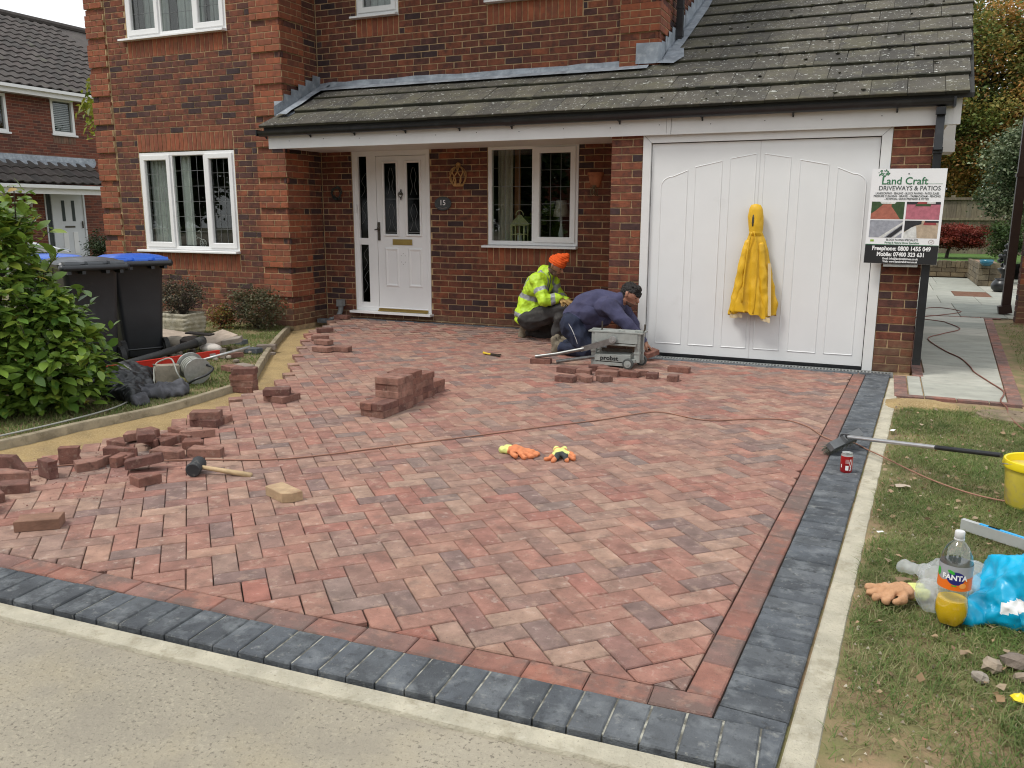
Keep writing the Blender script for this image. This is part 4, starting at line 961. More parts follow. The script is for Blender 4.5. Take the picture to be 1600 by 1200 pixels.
b = MB(); b.span((NX-.008, 8.42, 1.02), (NX+.004, 8.74, 1.07)); b.span((NX-.008, 8.98, 1.0), (NX+.03, 9.0, 1.2)); b.build('letterbox', m_dkmetal, nd)
b = MB(); b.T = Matrix(((0, 1, 0, 0), (1, 0, 0, 0), (0, 0, 1, 0), (0, 0, 0, 1)))
for y0 in (8.34, 8.66): 
    for z0, z1 in ((.3, .9),): b.span((y0, NX-.01, z0), (y0+.15, NX+.002, z1))
b.T = None; b.build('door_panel', m_white, nd)
b = MB(); b.lathe([(.0, 0), (.03, .01), (.05, .2), (.06, .22), (.0, .3)], 8, (NX+.1, 7.36, 1.58)); b.box((NX+.04, 7.36, 1.7), (.1, .02, .02)); tag(b.build('wall_lantern', mat('frosted_lantern', [(.5, .5, .48)], .4, 5, .1, 0), own=True), 'white wall lantern left of the neighbouring front door', 'lantern')
b = MB(); b.span((NX+.02, 3, 4.52), (NX+.38, 9.6, 4.56)); b.span((NX+.38, 3, 4.5), (NX+.41, 9.6, 4.7)); b.span((NX+.41, 3, 4.62), (NX+.52, 9.6, 4.70)); b.span((NX+.85, 3, 1.93), (NX+.88, 9.25, 2.13)); b.span((NX+.88, 3, 2.08), (NX+1.0, 9.25, 2.17)); b.span((NX, 3, 2.11), (NX+.85, 9.25, 2.13)); b.build('fascia', m_white, nh)
m_pan = mat('dark_pantile', [(.062, .052, .048), (.078, .066, .06), (.05, .045, .042), (.07, .056, .052)], .9, 4, .25, .4, 30, spots=[((.33, .33, .3), 9, .68, .74, .7), ((.1, .11, .07), 3, .6, .7, .4)])
nroof = MB(); rz1 = lambda x: 4.72+(NX+.45-x)*.62
nroof.add([(NX+.45, 2, rz1(NX+.45)-.03), (NX+.45, 14.3, rz1(NX+.45)-.03), (-25.3, 14.3, rz1(-25.3)-.03), (-25.3, 2, rz1(-25.3)-.03), (-30, 2, 4.6), (-30, 14.3, 4.6)], [(0, 1, 2, 3), (3, 2, 5, 4), (0, 3, 4), (1, 5, 2)])
nroof.add([(NX+.95, 3, 2.2), (NX+.95, 9.3, 2.2), (NX, 9.3, 2.84), (NX, 3, 2.84)], [(0, 1, 2, 3)]); nro = nroof.build('roof', m_pan, nh)
def pant(w, L_, r):
    b = MB(); n = 6; b.grid([[(L_*j if False else 0, 0, 0)] for j in range(1)]) if False else None
    prof_ = [(w*i/n, .045*math.sin(i/n*2*math.pi)*.5+.02) for i in range(n+1)]
    b.grid([[(yy, 0, z-.02) for yy, z in prof_], [(yy, 0, z+.012) for yy, z in prof_], [(yy, L_, z-.01) for yy, z in prof_]], r=r); return b
pv = []
for k in range(8): me = pant(.3, .36, (k+.5)/8).mesh('tile'); me.materials.append(m_pan); pv.append(me)
sl_ = math.atan(.62); cnt = 0
for r_ in range(14):
    for k in range(19):
        y = 6.0+k*.3; x = NX+.47-r_*.30
        if cnt > 298 or not inview((x, y, rz1(x)), 20): continue
        o = bpy.data.objects.new('tile', rng.choice(pv)); COL.objects.link(o); o.parent = nro; cnt += 1
        o.matrix_local = Matrix.Translation(-wloc(nro)+Vector((x, y+.3, rz1(x)+.02))) @ Matrix.Rotation(math.pi/2, 4, 'Z') @ Matrix.Rotation(sl_-.03, 4, 'X') @ Matrix.Scale(-1, 4, (1, 0, 0))
fr_ = MB()
for r_ in range(3):
    for k in range(14):
        y = 5.4+k*.3; x = NX+.98-r_*.29
        if y > 9.1: continue
        q = pv[rng.randrange(8)]; T = Matrix.Translation((x, y+.3, 2.2+(NX+.98-x)*.66+.02)) @ Matrix.Rotation(math.pi/2, 4, 'Z') @ Matrix.Rotation(math.atan(.66)-.03, 4, 'X') @ Matrix.Scale(-1, 4, (1, 0, 0))
        fr_.add([v.co.copy() for v in q.vertices], [tuple(p.vertices) for p in q.polygons], 0, rng.random(), T)
fr_.build('porch_tile', m_pan, nro, kind='stuff')
b = MB(); b.add([(NX+.02, 3, 2.98), (NX+.02, 9.6, 2.98), (NX+.06, 9.6, 2.84), (NX+.06, 3, 2.84), (NX+.22, 9.4, 2.72), (NX+.22, 3, 2.72)], [(0, 1, 2, 3), (3, 2, 4, 5)]); b.tube([(-25.3, 2, rz1(-25.3)+.03), (-25.3, 14, rz1(-25.3)+.03)], .1, 8, mi=1); b.build('lead_flashing', [m_lead, m_pan], nh)
# car nose in front of that house
m_carw = mat('white_car_paint', [(.62, .64, .68)], .25, 2, .03, 0, coat=.5)
cr_ = thing('parked_car', 'white car parked before the neighbouring house, mostly behind the leafy bush', 'car', (-17.6, 2.6, 0))
prof = [(4.72, .3), (4.74, .5), (4.66, .62), (4.3, .74), (3.75, .86), (3.1, 1.3), (2.6, 1.43), (1.6, 1.42), (.9, 1.1), (.55, .98), (.5, .4), (.6, .25), (4.6, .22)]
b = MB(); rows = []
for i, (xx, s) in enumerate(((-.86, .9), (-.82, .97), (-.6, 1.0), (0, 1.015), (.6, 1.0), (.82, .97), (.86, .9))):
    rows.append([(-17.3+xx*(1-.18*max(0, (z-.85)/.6)), 2.6+(y-2.6)*(.955+.045*(1-abs(xx/.86)**3)), .22+(z-.22)*s) for y, z in prof])
b.grid(rows, closed=True); b.add(rows[0], [tuple(range(len(prof)))]); b.add(rows[-1], [tuple(range(len(prof)-1, -1, -1))]); b.build('body', m_carw, cr_, smooth=True, angle=35)
b = MB()
for s in (-1, 1): b.add([(-17.3+s*.80, 3.45, 1.02), (-17.3+s*.72, 2.95, 1.3), (-17.3+s*.72, 1.6, 1.33), (-17.3+s*.80, 1.2, 1.02)], [(0, 1, 2, 3)])
b.add([(-17.95, 3.72, .92), (-16.65, 3.72, .92), (-16.72, 3.13, 1.31), (-17.88, 3.13, 1.31)], [(0, 1, 2, 3)]); b.build('windscreen', mat('dark_car_glass', [(.02, .025, .03)], .1, 4, .1, 0), cr_)
for s in (-1, 1):
    for y in (1.2, 3.95):
        b = MB(); b.T = Matrix.Translation((-17.3+s*.78, y, .31)) @ Matrix.Rotation(math.pi/2, 4, 'Y'); b.lathe([(.0, -.09), (.3, -.09), (.31, -.05), (.31, .05), (.3, .09), (.0, .09)], 20); b.build('wheel', m_black, cr_)
    b = MB(); b.ell((-17.3+s*.66, 4.6, .6), (.15, .12, .07)); b.build('headlight', mat('headlight_lens', [(.3, .32, .34)], .1, 4, .1, 0, metal=.5), cr_, smooth=True)
tree('conifer_shrub', 'grey green rounded shrub beside the neighbouring front door', 'shrub', (-18.4, 7.0, 0), (-18.4, 7.05, .5), (.45, .45, .5), 60, 60, .08, .05, m_dark, None, .03, .2)
wt = thing('wisteria', 'yellow green climber spilling past the left corner of the brick house', 'climbing plant', (-10.55, .9, 0))
b = MB(); b.tube(smoothpath([(-10.3, .9, 0), (-10.35, .9, 1.5), (-10.3, .85, 2.6), (-10.6, .8, 3.1)], 3), [.03]*10, 6); b.build('stem', m_bark, wt, smooth=True)
p, ci = clumps((-10.5, .8, 2.85), (.42, .25, .5), 26, 26, .08, .3); leaves('foliage', p, .12, m_yell, wt, droop=.9, width=.6)

# ------------------------------------------------------------------ what stands across the road (mirrored in the windows)
for k, (x, y, h) in enumerate(((-15, -20, 7), (-7.5, -24, 8.5), (-30, -20, 8.5), (5, -24, 8), (-23, -21, 9))):
    tree('street_tree', ['bushy green tree across the road, mirrored in the left window', 'broad green tree across the road, mirrored beside the porch', 'round green tree across the road behind the camera', 'green tree across the road, furthest along', 'green tree across the road near the junction'][k], 'tree', (x, y, 0), (x, y, h*.55), (3.4, 2.2, h*.44), 190, 90, .55, .36, m_green, 'trees across the road', .2, .3)
oh = thing('opposite_house', 'brick house across the road, mirrored in the windows', 'house', (-10, -34, 0))
b = MB(); b.span((-20, -40, 0), (4, -33, 5)); b.build('wall', m_nbrick, oh); b = MB(); b.add([(-20.4, -32.6, 4.9), (4.4, -32.6, 4.9), (4.4, -40.4, 4.9), (-20.4, -40.4, 4.9), (-20.4, -36.5, 7.8), (4.4, -36.5, 7.8)], [(0, 1, 5, 4), (2, 3, 4, 5), (0, 4, 3), (1, 2, 5)]); b.build('roof', m_pan, oh)
for x in (-17, -13, -6, -1):
    for z in (1.6, 3.9): b = MB(); b.box((x, -32.98, z), (1.4, .08, 1.1)); b.build('window', m_white, oh)

# ------------------------------------------------------------------ the big leafy bush at the left edge
bush = thing('leafy_bush', 'large glossy green bush with broad leaves at the left edge of the lawn', 'bush', (-5.95, -4.15, 0))
bc = Vector((-5.95, -4.15, 0)); b = MB()
stems = []
for k in range(26):
    w = rng.uniform(0, 6.28); q = rng.uniform(.1, .4); h = rng.uniform(.7, 1.3)*(1-.5*q); top = bc+Vector((math.cos(w)*q, math.sin(w)*q, h)); stems.append((bc+Vector((math.cos(w)*.1, math.sin(w)*.1, 0)), top))
stems.append((bc, Vector((-5.72, -4.25, 1.62))))
for a, t in stems: b.tube(smoothpath([a, a.lerp(t, .5)+Vector((rng.uniform(-.08, .08), rng.uniform(-.08, .08), 0)), t], 4), [.012, .011, .01, .009, .008, .007, .006, .005, .004], 5)
b.build('stem', m_bark, bush)
def blade(L_, w, r):
    """broad pointed leaf: curved along its length and folded at the rib"""
    b = MB(); ts = (0, .12, .35, .6, .82, 1); ws = (.02, .45, .95, 1, .62, .02); rows = []
    cv = rng.uniform(.1, .35)
    for t, q in zip(ts, ws): z = -cv*L_*t*t; rows.append([(-w/2*q, t*L_, z+.12*w*q), (0, t*L_, z), (w/2*q, t*L_, z+.12*w*q)])
    b.grid(rows[::-1], r=r); return b
bl = []
for k in range(30):
    me = blade(1, .5, (k+.5)/30).mesh('leaf'); me.materials.append(m_bush); me.polygons.foreach_set('use_smooth', [True]*len(me.polygons)); bl.append(me)
cand = []; shoots = []
def bush_r(w, z, rb, zt):
    base = rb if z < zt*.5 else rb*(1-.80*(z-zt*.5)/(zt*.5))
    if z < .25: base = rb*(.8+z*.8)
    return max(.08, base*(1+.30*noise.noise(Vector((math.cos(w)*1.7+rb*9, math.sin(w)*1.7, z*2.6)))))
LOBES = [(Vector((-5.92, -4.40, 0)), .55, 1.52), (Vector((-6.32, -4.64, 0)), .62, 1.38), (Vector((-5.54, -4.24, 0)), .38, .88)]
for k in range(7600):
    cl_, rb, zt = LOBES[0 if k % 10 < 5 else 1 if k % 10 < 8 else 2]
    z = rng.uniform(.04, zt*.97); w = rng.uniform(0, 6.28); sh = rng.uniform(.2, 1)**.5; q = bush_r(w, z, rb, zt)*sh
    pos = cl_+Vector((math.cos(w)*q, math.sin(w)*q, z)); cand.append((pos, Vector((math.cos(w), math.sin(w), .2+.5*max(0, z-.9))), sh))
for k in range(70):
    t = k/70; pos = Vector((-5.72, -4.25, 1.2+.42*t))+Vector((rng.gauss(0, .06), rng.gauss(0, .06), 0)); cand.append((pos, Vector((rng.gauss(0, 1), rng.gauss(0, 1), .4)).normalized(), 1))
for k in range(34):
    cl_, rb, zt = LOBES[k % 3]; w = rng.uniform(0, 6.28); z0 = rng.uniform(.35, zt*.9); q = bush_r(w, z0, rb, zt)*.85; a0 = cl_+Vector((math.cos(w)*q, math.sin(w)*q, z0)); dd_ = Vector((math.cos(w)*.7, math.sin(w)*.7, rng.uniform(.5, 1.3))).normalized(); L0 = rng.uniform(.14, .28)
    sh_ = MB(); sh_.tube([a0, a0+dd_*L0], [.004, .002], 4); shoots.append((a0, a0+dd_*L0))
    for t in range(9): cand.append((a0+dd_*L0*(t+1)/9, (dd_*.5+Vector((rng.gauss(0, .8), rng.gauss(0, .8), .2))).normalized(), 1))
cand.sort(key=lambda c: -(c[2] > .9 and inview(c[0], -5))*10+(px(c[0]) or (0, 0, 99))[2])
V = []; F = []; RN = []; nf = 0
mats_np = [np.array([v.co[:] for v in me.vertices]) for me in bl]; faces_np = np.array([tuple(p.vertices) for p in bl[0].polygons])
for i, (pos, out, sh) in enumerate(cand):
    d = (out.normalized()+Vector((rng.gauss(0, .75), rng.gauss(0, .75), rng.uniform(-.7, .75)))).normalized(); n = (Vector((0, 0, 1))*1.1+out*.6+Vector((rng.gauss(0, .35), rng.gauss(0, .35), 0))); n = (n-d*n.dot(d)).normalized(); x = d.cross(n)
    s = rng.choice((.055, .075, .09, .105, .125))*rng.uniform(.85, 1.15)*(1.0 if sh > .6 else .8); k = min(29, max(0, int((rng.betavariate(1.6, 2.2)*.8+(.25 if pos.z > 1.0 else 0)*rng.random()+(.2 if rng.random() < .06 else 0))*30))); M3 = Matrix((x*s, d*s, n*s)).transposed()
    if i < 300:
        o = bpy.data.objects.new('leaf', bl[k]); COL.objects.link(o); o.parent = bush; o.matrix_local = Matrix.Translation(pos-wloc(bush)) @ M3.to_4x4()
    else:
        V.append(mats_np[k] @ np.array(M3).T+np.array(pos)); F.append(faces_np+nf); nf += len(mats_np[k]); RN += [(k+.5)/30]*len(faces_np)
raw_mesh('leaf', np.concatenate(V), np.concatenate(F), m_bush, RN, bush, 'stuff', smooth=True)

b = MB()
for a0, a1 in shoots: b.tube([a0, a1], [.004, .002], 4)
b.build('shoot', m_bark, bush, kind='stuff')
# shrubs by the wall
def small_shrub(label, c, rad, n, material, loc, size=.03, cr=.045, stems=14):
    t = thing('garden_shrub', label, 'shrub', loc); b = MB()
    for k in range(stems):
        w = rng.uniform(0, 6.28); e = Vector(c)+Vector((math.cos(w)*rad[0]*.8, math.sin(w)*rad[1]*.8, rng.uniform(-.2, .6)*rad[2])); b.tube([loc, Vector(loc).lerp(e, .5)+Vector((0, 0, .03)), e], [.008, .006, .003], 4)
    b.build('stem', m_bark, t); p, ci = clumps(c, rad, n, 40, cr, .35); p = p[p[:, 2] > .01]; leaves('foliage', p, size, material, t); return t
m_olive = thin('olive_leaf', None, .25, .55, [(.05, .06, .025), (.1, .1, .05), (.17, .15, .09), (.07, .075, .03), (.13, .07, .035)])
m_oliveb = thin('dull_leaf', None, .25, .55, [(.045, .05, .028), (.08, .075, .045), (.12, .1, .065), (.1, .06, .04)])
small_shrub('wide olive brown shrub against the brick wall beside the stone planter', (-7.22, -.12, .26), (.42, .3, .27), 95, m_olive, (-7.2, -.12, 0), .032)
small_shrub('low reddish green plant between the stone planter and the olive shrub', (-7.6, -.3, .16), (.17, .15, .16), 30, thin('reddish_leaf', None, .3, .5, [(.2, .06, .03), (.3, .12, .04), (.1, .12, .03), (.33, .27, .06)]), (-7.6, -.3, 0), .03)
small_shrub('twiggy grey green shrub growing in the stone planter', (-7.62, -.92, .46), (.3, .26, .2), 60, m_oliveb, (-7.62, -.92, .22), .028, stems=30)

# ------------------------------------------------------------------ grass and litter
m_grass = thin('grass_blade', None, .35, .6, [(.08, .145, .033), (.12, .19, .042), (.16, .21, .057), (.24, .24, .095), (.35, .31, .17), (.13, .19, .05)], ns=1.5, na=.3)
def grass(name, label, n, xr, yr, ok, h0, h1, lean, wid, dens=1.6, patch=True, z=0):
    x = nrg.uniform(xr[0], xr[1], n); y = nrg.uniform(yr[0], yr[1], n)
    keep = ok(x, y)
    x, y = x[keep], y[keep]
    if patch:
        pn = np.array([noise.noise(Vector((a*dens, b*dens, 7)))+.5*noise.noise(Vector((a*4*dens, b*4*dens, 2))) for a, b in zip(x, y)]); k = pn > nrg.uniform(-.95, .12, len(pn)); x, y, pn = x[k], y[k], pn[k]
    n = len(x); h = nrg.uniform(h0, h1, n)*(1+.5*np.clip(pn, -1, 1)); a = nrg.uniform(0, 2*np.pi, n)+.9*np.sin(x*3+y*2); ln = nrg.uniform(lean*.5, lean*1.4, n); w = wid*nrg.uniform(.7, 1.3, n)
    dx, dy = np.cos(a), np.sin(a); p0 = np.stack([x, y, np.full(n, z-.01)], 1); side = np.stack([-dy, dx, np.zeros(n)], 1)*w[:, None]
    mid = p0+np.stack([dx*h*ln*.35, dy*h*ln*.35, h*.62], 1); tip = p0+np.stack([dx*h*ln, dy*h*ln, h*.85], 1)
    V = np.stack([p0-side, p0+side, mid+side*.8, mid-side*.8, tip], 1).reshape(-1, 3); b = np.arange(n)*5
    F = np.concatenate([np.stack([b, b+1, b+2], 1), np.stack([b, b+2, b+3], 1), np.stack([b+3, b+2, b+4], 1)])
    r = np.clip(nrg.beta(1.5, 1.9, n)-.25*np.clip(pn, -1, 1), 0, 1); o = raw_mesh(name, V, F, m_grass, np.concatenate([r, r, r]), None, 'stuff'); o['label'] = label; return o
xoR = lambda y: .159+.0475*(y+.23)+.10
grass('grass', 'short trampled grass on the lawn right of the driveway', 190000, (-.25, 1.5), (-6.9, -1.5), lambda x, y: (x > xoR(y)) & (x < .1*(y+8.4)+.95) & (nrg.uniform(0, 1, len(x)) > np.exp(-((x-.10)**2+(y+6.25)**2)/.22)*.96) & (nrg.uniform(0, 1, len(x)) > np.exp(-((x-xoR(y))/.045)**2)*.55), .011, .030, 1.6, .0014, 2.2)
grass('grass', 'longer tufts of grass near the front of the side lawn', 12000, (-.2, 1.0), (-6.9, -4.2), lambda x, y: (x > xoR(y)) & (np.array([noise.noise(Vector((a*3.1, b*3.1, 11))) for a, b in zip(x, y)]) > .22), .028, .055, 1.4, .0016, 2.2)
grass('grass', 'sparse short grass on the far part of the side lawn', 60000, (0, 4.2), (-6.8, 4.5), lambda x, y: ((y < -1.25) & (x > .1*(y+8.4)+.95)) | ((y < -1.3) & (x > .3)) | ((y > -1) & (x > 1.26+.064*y)), .015, .035, 1.2, .002, 2.2)
kxv = np.vectorize(kx)
grass('grass', 'short grass on the front lawn around the bins and rubble', 110000, (-9.6, -4.9), (-5.6, .2), lambda x, y: (x < kxv(y)-.03), .015, .035, 1.3, .0024, 1.6)
m_litter = thin('dry_leaf', None, .2, .7, [(.3, .19, .1), (.38, .27, .16), (.22, .14, .08), (.45, .36, .25), (.33, .16, .09)])
n = 480; P = np.stack([nrg.uniform(.05, 1.5, n), nrg.uniform(-6.6, -1.4, n), np.full(n, .012)], 1); P = P[P[:, 0] > xoR(P[:, 1])]
o = leaves('dead_leaves', P, .024, m_litter, None, 'stuff', up=3, droop=-.1, width=1.3, jit=.6); o['label'] = 'dead leaves and paper scraps scattered over the side lawn'
m_grit = mat('grit', [(.35, .3, .22), (.2, .16, .12), (.5, .45, .36), (.16, .08, .06)], .95, 20, .2, 0)
def gritty(name, label, n, fx, smin, smax, material=m_grit):
    b = MB()
    for k in range(n):
        x, y, z = fx(); s = rng.uniform(smin, smax); b.add([(x-s, y-s*.6, z), (x+s, y-s*.8, z), (x+s*.2, y+s, z), (x, y, z+s*1.1)], [(0, 1, 3), (1, 2, 3), (2, 0, 3)])
    o = b.build(name, material, kind='stuff'); o['label'] = label; return o
gritty('gravel', 'small stones and crumbs of soil along the side lawn', 700, lambda: (lambda y: (xoR(y)+abs(rng.gauss(0, .5)), y, -.004))(rng.uniform(-6.6, -1.3)), .002, .008)
gritty('gravel', 'crumbs of broken block on the paving near the cut pile', 420, lambda: (rng.gauss(-4.0, .28), rng.gauss(-5.25, .22), .0), .001, .006, mat('red_crumb', [(.2, .09, .07), (.28, .15, .12)], .95, 20, .2, 0))
gritty('gravel', 'loose chippings on the old road surface', 900, lambda: (lambda x: (x, yo(x)-.12-abs(rng.gauss(0, .6)), -.03))(rng.uniform(-3.6, .4)), .0012, .0035)
# ------------------------------------------------------------------ sculpted bodies: overlapping closed shapes fused into one skin
def cap_mesh(b, p0, r0_, p1, r1_, n=14):
    p0, p1 = Vector(p0), Vector(p1); d = p1-p0; L_ = d.length
    if L_ < 1e-5: b.ell(p0, (r0_,)*3, n=n); return
    q = d.to_track_quat('Z', 'Y').to_matrix().to_4x4(); T = Matrix.Translation(p0) @ q
    pr = [(r0_*math.sin(a), -r0_*math.cos(a)) for a in [k*math.pi/2/5 for k in range(0, 6)]]+[(r1_*math.cos(a), L_+r1_*math.sin(a)) for a in [k*math.pi/2/5 for k in range(0, 6)]]
    pr[0] = (0, -r0_); pr[-1] = (0, L_+r1_)
    b.lathe([(max(0.00002, r), z) for r, z in pr], n, T=T)
def fuse(name, prims, vox, mats, parent=None, smooth=3, folds=None, relabel=None, **kw):
    b = MB()
    for p in prims:
        if p[1] == 'c': cap_mesh(b, *p[2:6])
        else: b.ell(p[2], p[3], n=16, rot=p[4] if len(p) > 4 else None)
    me = bpy.data.meshes.new('t'); me.from_pydata(b.v, [], b.f); ob = bpy.data.objects.new('t', me); COL.objects.link(ob)
    bm = bmesh.new(); bm.from_mesh(me); bmesh.ops.recalc_face_normals(bm, faces=bm.faces); bm.to_mesh(me); bm.free()
    md = ob.modifiers.new('r', 'REMESH'); md.mode = 'VOXEL'; md.voxel_size = vox; md.use_smooth_shade = True
    if smooth: ms_ = ob.modifiers.new('s', 'SMOOTH'); ms_.iterations = smooth; ms_.factor = .5
    dg = bpy.context.evaluated_depsgraph_get(); out = bpy.data.meshes.new_from_object(ob.evaluated_get(dg)); bpy.data.objects.remove(ob)
    out.name = name; n = len(out.vertices); co = np.empty(n*3, dtype=np.float32); out.vertices.foreach_get('co', co); co = co.reshape(-1, 3).astype(float)
    def sd(P):
        D = []
        for p in prims:
            if p[1] == 'c':
                a, c = np.array(p[2]), np.array(p[4]); ab = c-a; t = np.clip(((P-a) @ ab)/max(ab @ ab, 1e-9), 0, 1); D.append(np.linalg.norm(P-(a+t[:, None]*ab), axis=1)-(p[3]+(p[5]-p[3])*t))
            else:
                q = P-np.array(p[2])
                if len(p) > 4 and p[4]: q = q @ np.array(p[4].to_matrix())
                r = np.array(p[3]); D.append((np.linalg.norm(q/r, axis=1)-1)*r.min())
        return np.stack(D, 1)
    lab = np.array([p[0] for p in prims]); near_ = sd(co).argmin(1)
    if folds:
        no = np.empty(n*3, dtype=np.float32); out.vertices.foreach_get('normal', no) if False else None
        nor = np.array([v.normal[:] for v in out.vertices])
        dsp = np.array([folds(Vector(c), lab[k]) for c, k in zip(co, near_)]); co = co+nor*dsp[:, None]
    fc = np.array([co[list(p.vertices)].mean(0) for p in out.polygons]); fl = lab[sd(fc).argmin(1)]
    if relabel: fl = np.array([relabel(c, l) for c, l in zip(fc, fl)])
    off = np.array(wloc(parent)) if parent is not None else np.zeros(3)
    loc = np.zeros(3)
    if parent is None: loc = np.array([(co[:, 0].min()+co[:, 0].max())/2, (co[:, 1].min()+co[:, 1].max())/2, co[:, 2].min()])
    co = co-off-loc; out.vertices.foreach_set('co', co.astype(np.float32).ravel()); out.materials.clear()
    for q in mats: out.materials.append(q)
    out.polygons.foreach_set('material_index', fl.astype(np.int32)); out.polygons.foreach_set('use_smooth', [True]*len(out.polygons)); out.update()
    o = bpy.data.objects.new(name, out); COL.objects.link(o); o.location = loc
    if parent is not None: o.parent = parent
    for k, v in kw.items(): o[k] = v
    return o
V3 = Vector
def vor(p, s, k=0): return noise.voronoi(Vector((p[0]*s+k*3.1, p[1]*s, p[2]*s)))[0][0]
def rn(p, s=1, k=0): return noise.noise(Vector((p[0]*s, p[1]*s, p[2]*s+k*9.7)))
def ridge(p, s, k=0): return 1-abs(rn(p, s, k))*2
m_skin = mat('skin', [(.36, .17, .11)], .55, 12, .12, .1, 90, sss=.05); m_skin2 = mat('dusty_hand_skin', [(.33, .17, .11)], .7, 16, .2, .2, 90)
m_hair = mat('dark_hair', [(.010, .007, .006)], .55, 60, .4, .8, 220)
m_beard = mat('stubble', [(.13, .07, .05)], .8, 60, .3, .3, 200)
m_hiviz = mat('hi_vis_yellow', [(.46, .68, .03)], .55, 6, .14, .15, 60, spots=[((.35, .5, .05), 7, .6, .8, .4)])
m_band = mat('reflective_band', [(.27, .28, .29)], .4, 20, .12, .1, 60)
m_trou = mat('grey_work_trousers', [(.035, .033, .032)], .9, 8, .3, .3, 60, spots=[((.1, .09, .08), 9, .56, .72, .5)])
m_boot = mat('dusty_boot', [(.17, .14, .10)], .9, 20, .3, .5, 80, spots=[((.27, .23, .16), 16, .5, .7, .6)])
m_fleece = mat('navy_fleece', [(.055, .055, .11)], .98, 7, .22, .4, 120, spots=[((.1, .09, .14), 9, .54, .72, .35)])
m_track = mat('navy_track_trousers', [(.014, .02, .045)], .85, 7, .3, .3, 60)
m_hat = mat('orange_knit', [(.75, .10, .01)], .9, 30, .15, .6, 130)
m_glovew = mat('tan_work_glove', [(.42, .27, .1)], .85, 20, .2, .3, 80)

def head_prims(c, fwd, up_, s, skin, hair, neckp=None):
    """head of radius about s, looking along fwd"""
    f = Vector(fwd).normalized(); u = (Vector(up_)-f*Vector(up_).dot(f)).normalized(); r = f.cross(u); C_ = Vector(c); P = []
    at_ = lambda a, b_, d: tuple(C_+f*a*s+r*b_*s+u*d*s)
    P.append((skin, 'c', at_(-.1, 0, .18), .88*s, at_(.1, 0, .1), .84*s)); P.append((skin, 'c', at_(.32, 0, -.25), .62*s, at_(.42, 0, -.72), .42*s)); P.append((skin, 'c', at_(.2, 0, -.55), .5*s, at_(.5, 0, -.88), .27*s))
    P.append((skin, 'c', at_(.82, 0, .12), .1*s, at_(1.08, 0, -.24), .15*s)); P.append((skin, 'c', at_(.72, -.22, .28), .13*s, at_(.72, .22, .28), .13*s))
    P.append((skin, 'c', at_(.72, -.14, -.52), .12*s, at_(.72, .14, -.52), .12*s))
    for k in (-1, 1): P.append((skin, 'c', at_(-.08, k*.86, .12), .13*s, at_(-.02, k*.86, -.2), .09*s)); P.append((skin, 'c', at_(.5, k*.42, -.1), .22*s, at_(.5, k*.38, -.2), .2*s))
    return P, at_
def hand_prims(w, d, nrm, s, lab, curl=.5, thumb=1):
    """a hand from wrist w along d with palm normal nrm; fingers bend towards the palm normal"""
    w = Vector(w); d = Vector(d).normalized(); nn = Vector(nrm); nn = (nn-d*nn.dot(d)).normalized(); x = d.cross(nn); P = [(lab, 'c', tuple(w), .028*s, tuple(w+d*.03*s), .03*s)]
    for k in range(4):
        o = (k-1.5)*.021*s; b0 = w+x*o*.7+d*.02*s; b1 = w+x*o+d*.085*s; P.append((lab, 'c', tuple(b0), .0165*s, tuple(b1), .0135*s)); dd = d.copy(); p = b1; L_ = (.034, .04, .037, .028)[k]*s
        for j in range(3):
            dd = (dd+nn*curl*(.75+.15*j)).normalized(); q = p+dd*L_*(1, .72, .6)[j]; P.append((lab, 'c', tuple(p), (.0115-.0012*j)*s, tuple(q), (.0105-.0012*j)*s)); p = q
    t0 = w+x*.028*s*thumb+d*.02*s; t1 = t0+(x*thumb*.75+d*.6+nn*.4).normalized()*.042*s; t2 = t1+(x*thumb*.1+d*.7+nn*.5).normalized()*.035*s
    P += [(lab, 'c', tuple(t0), .016*s, tuple(t1), .014*s), (lab, 'c', tuple(t1), .0135*s, tuple(t2), .0105*s)]
    return P
# ---- the person in the hi-vis jacket
A = dict(pelvis=(-3.634, 0.4, 0.30), lumbar=(-3.63, 0.42, 0.45), chest=(-3.545, 0.42, 0.64), neckb=(-3.445, 0.42, 0.80), head=(-3.345, 0.40, 0.872), shn=(-3.50, 0.25, 0.705), eln=(-3.385, 0.17, 0.50), wrn=(-3.235, 0.235, 0.515), shf=(-3.49, 0.59, 0.705), elf=(-3.37, 0.62, 0.5), wrf=(-3.25, 0.5, 0.47),
         hipn=(-3.59, 0.31, 0.27), kneen=(-3.205, 0.25, 0.395), ankn=(-3.235, 0.24, 0.095), hipf=(-3.63, 0.50, 0.26), kneef=(-3.37, 0.52, 0.075), ankf=(-3.73, 0.44, 0.10))
p1 = thing('person', 'man kneeling by the brick wall in a yellow hi-vis jacket and orange knitted hat', 'person', (-3.5, .4, 0))
pr = []
pr += [(1, 'e', (-3.66, .41, .305), (.165, .19, .135), None), (1, 'c', (-3.73, .34, .25), .07, (-3.73, .48, .25), .07), (1, 'c', A['pelvis'], .165, A['lumbar'], .158), (1, 'c', A['lumbar'], .155, A['chest'], .15), (1, 'c', (-3.55, .33, .62), .12, (-3.55, .51, .62), .12), (1, 'c', A['shn'], .085, A['shf'], .085), (1, 'c', A['chest'], .12, (-3.46, .42, .76), .085), (1, 'c', (-3.49, .42, .79), .075, (-3.43, .42, .79), .072)]
pr += [(1, 'c', A['shn'], .078, A['eln'], .066), (1, 'c', A['eln'], .066, A['wrn'], .046), (1, 'c', A['shf'], .078, A['elf'], .066), (1, 'c', A['elf'], .062, A['wrf'], .046)]
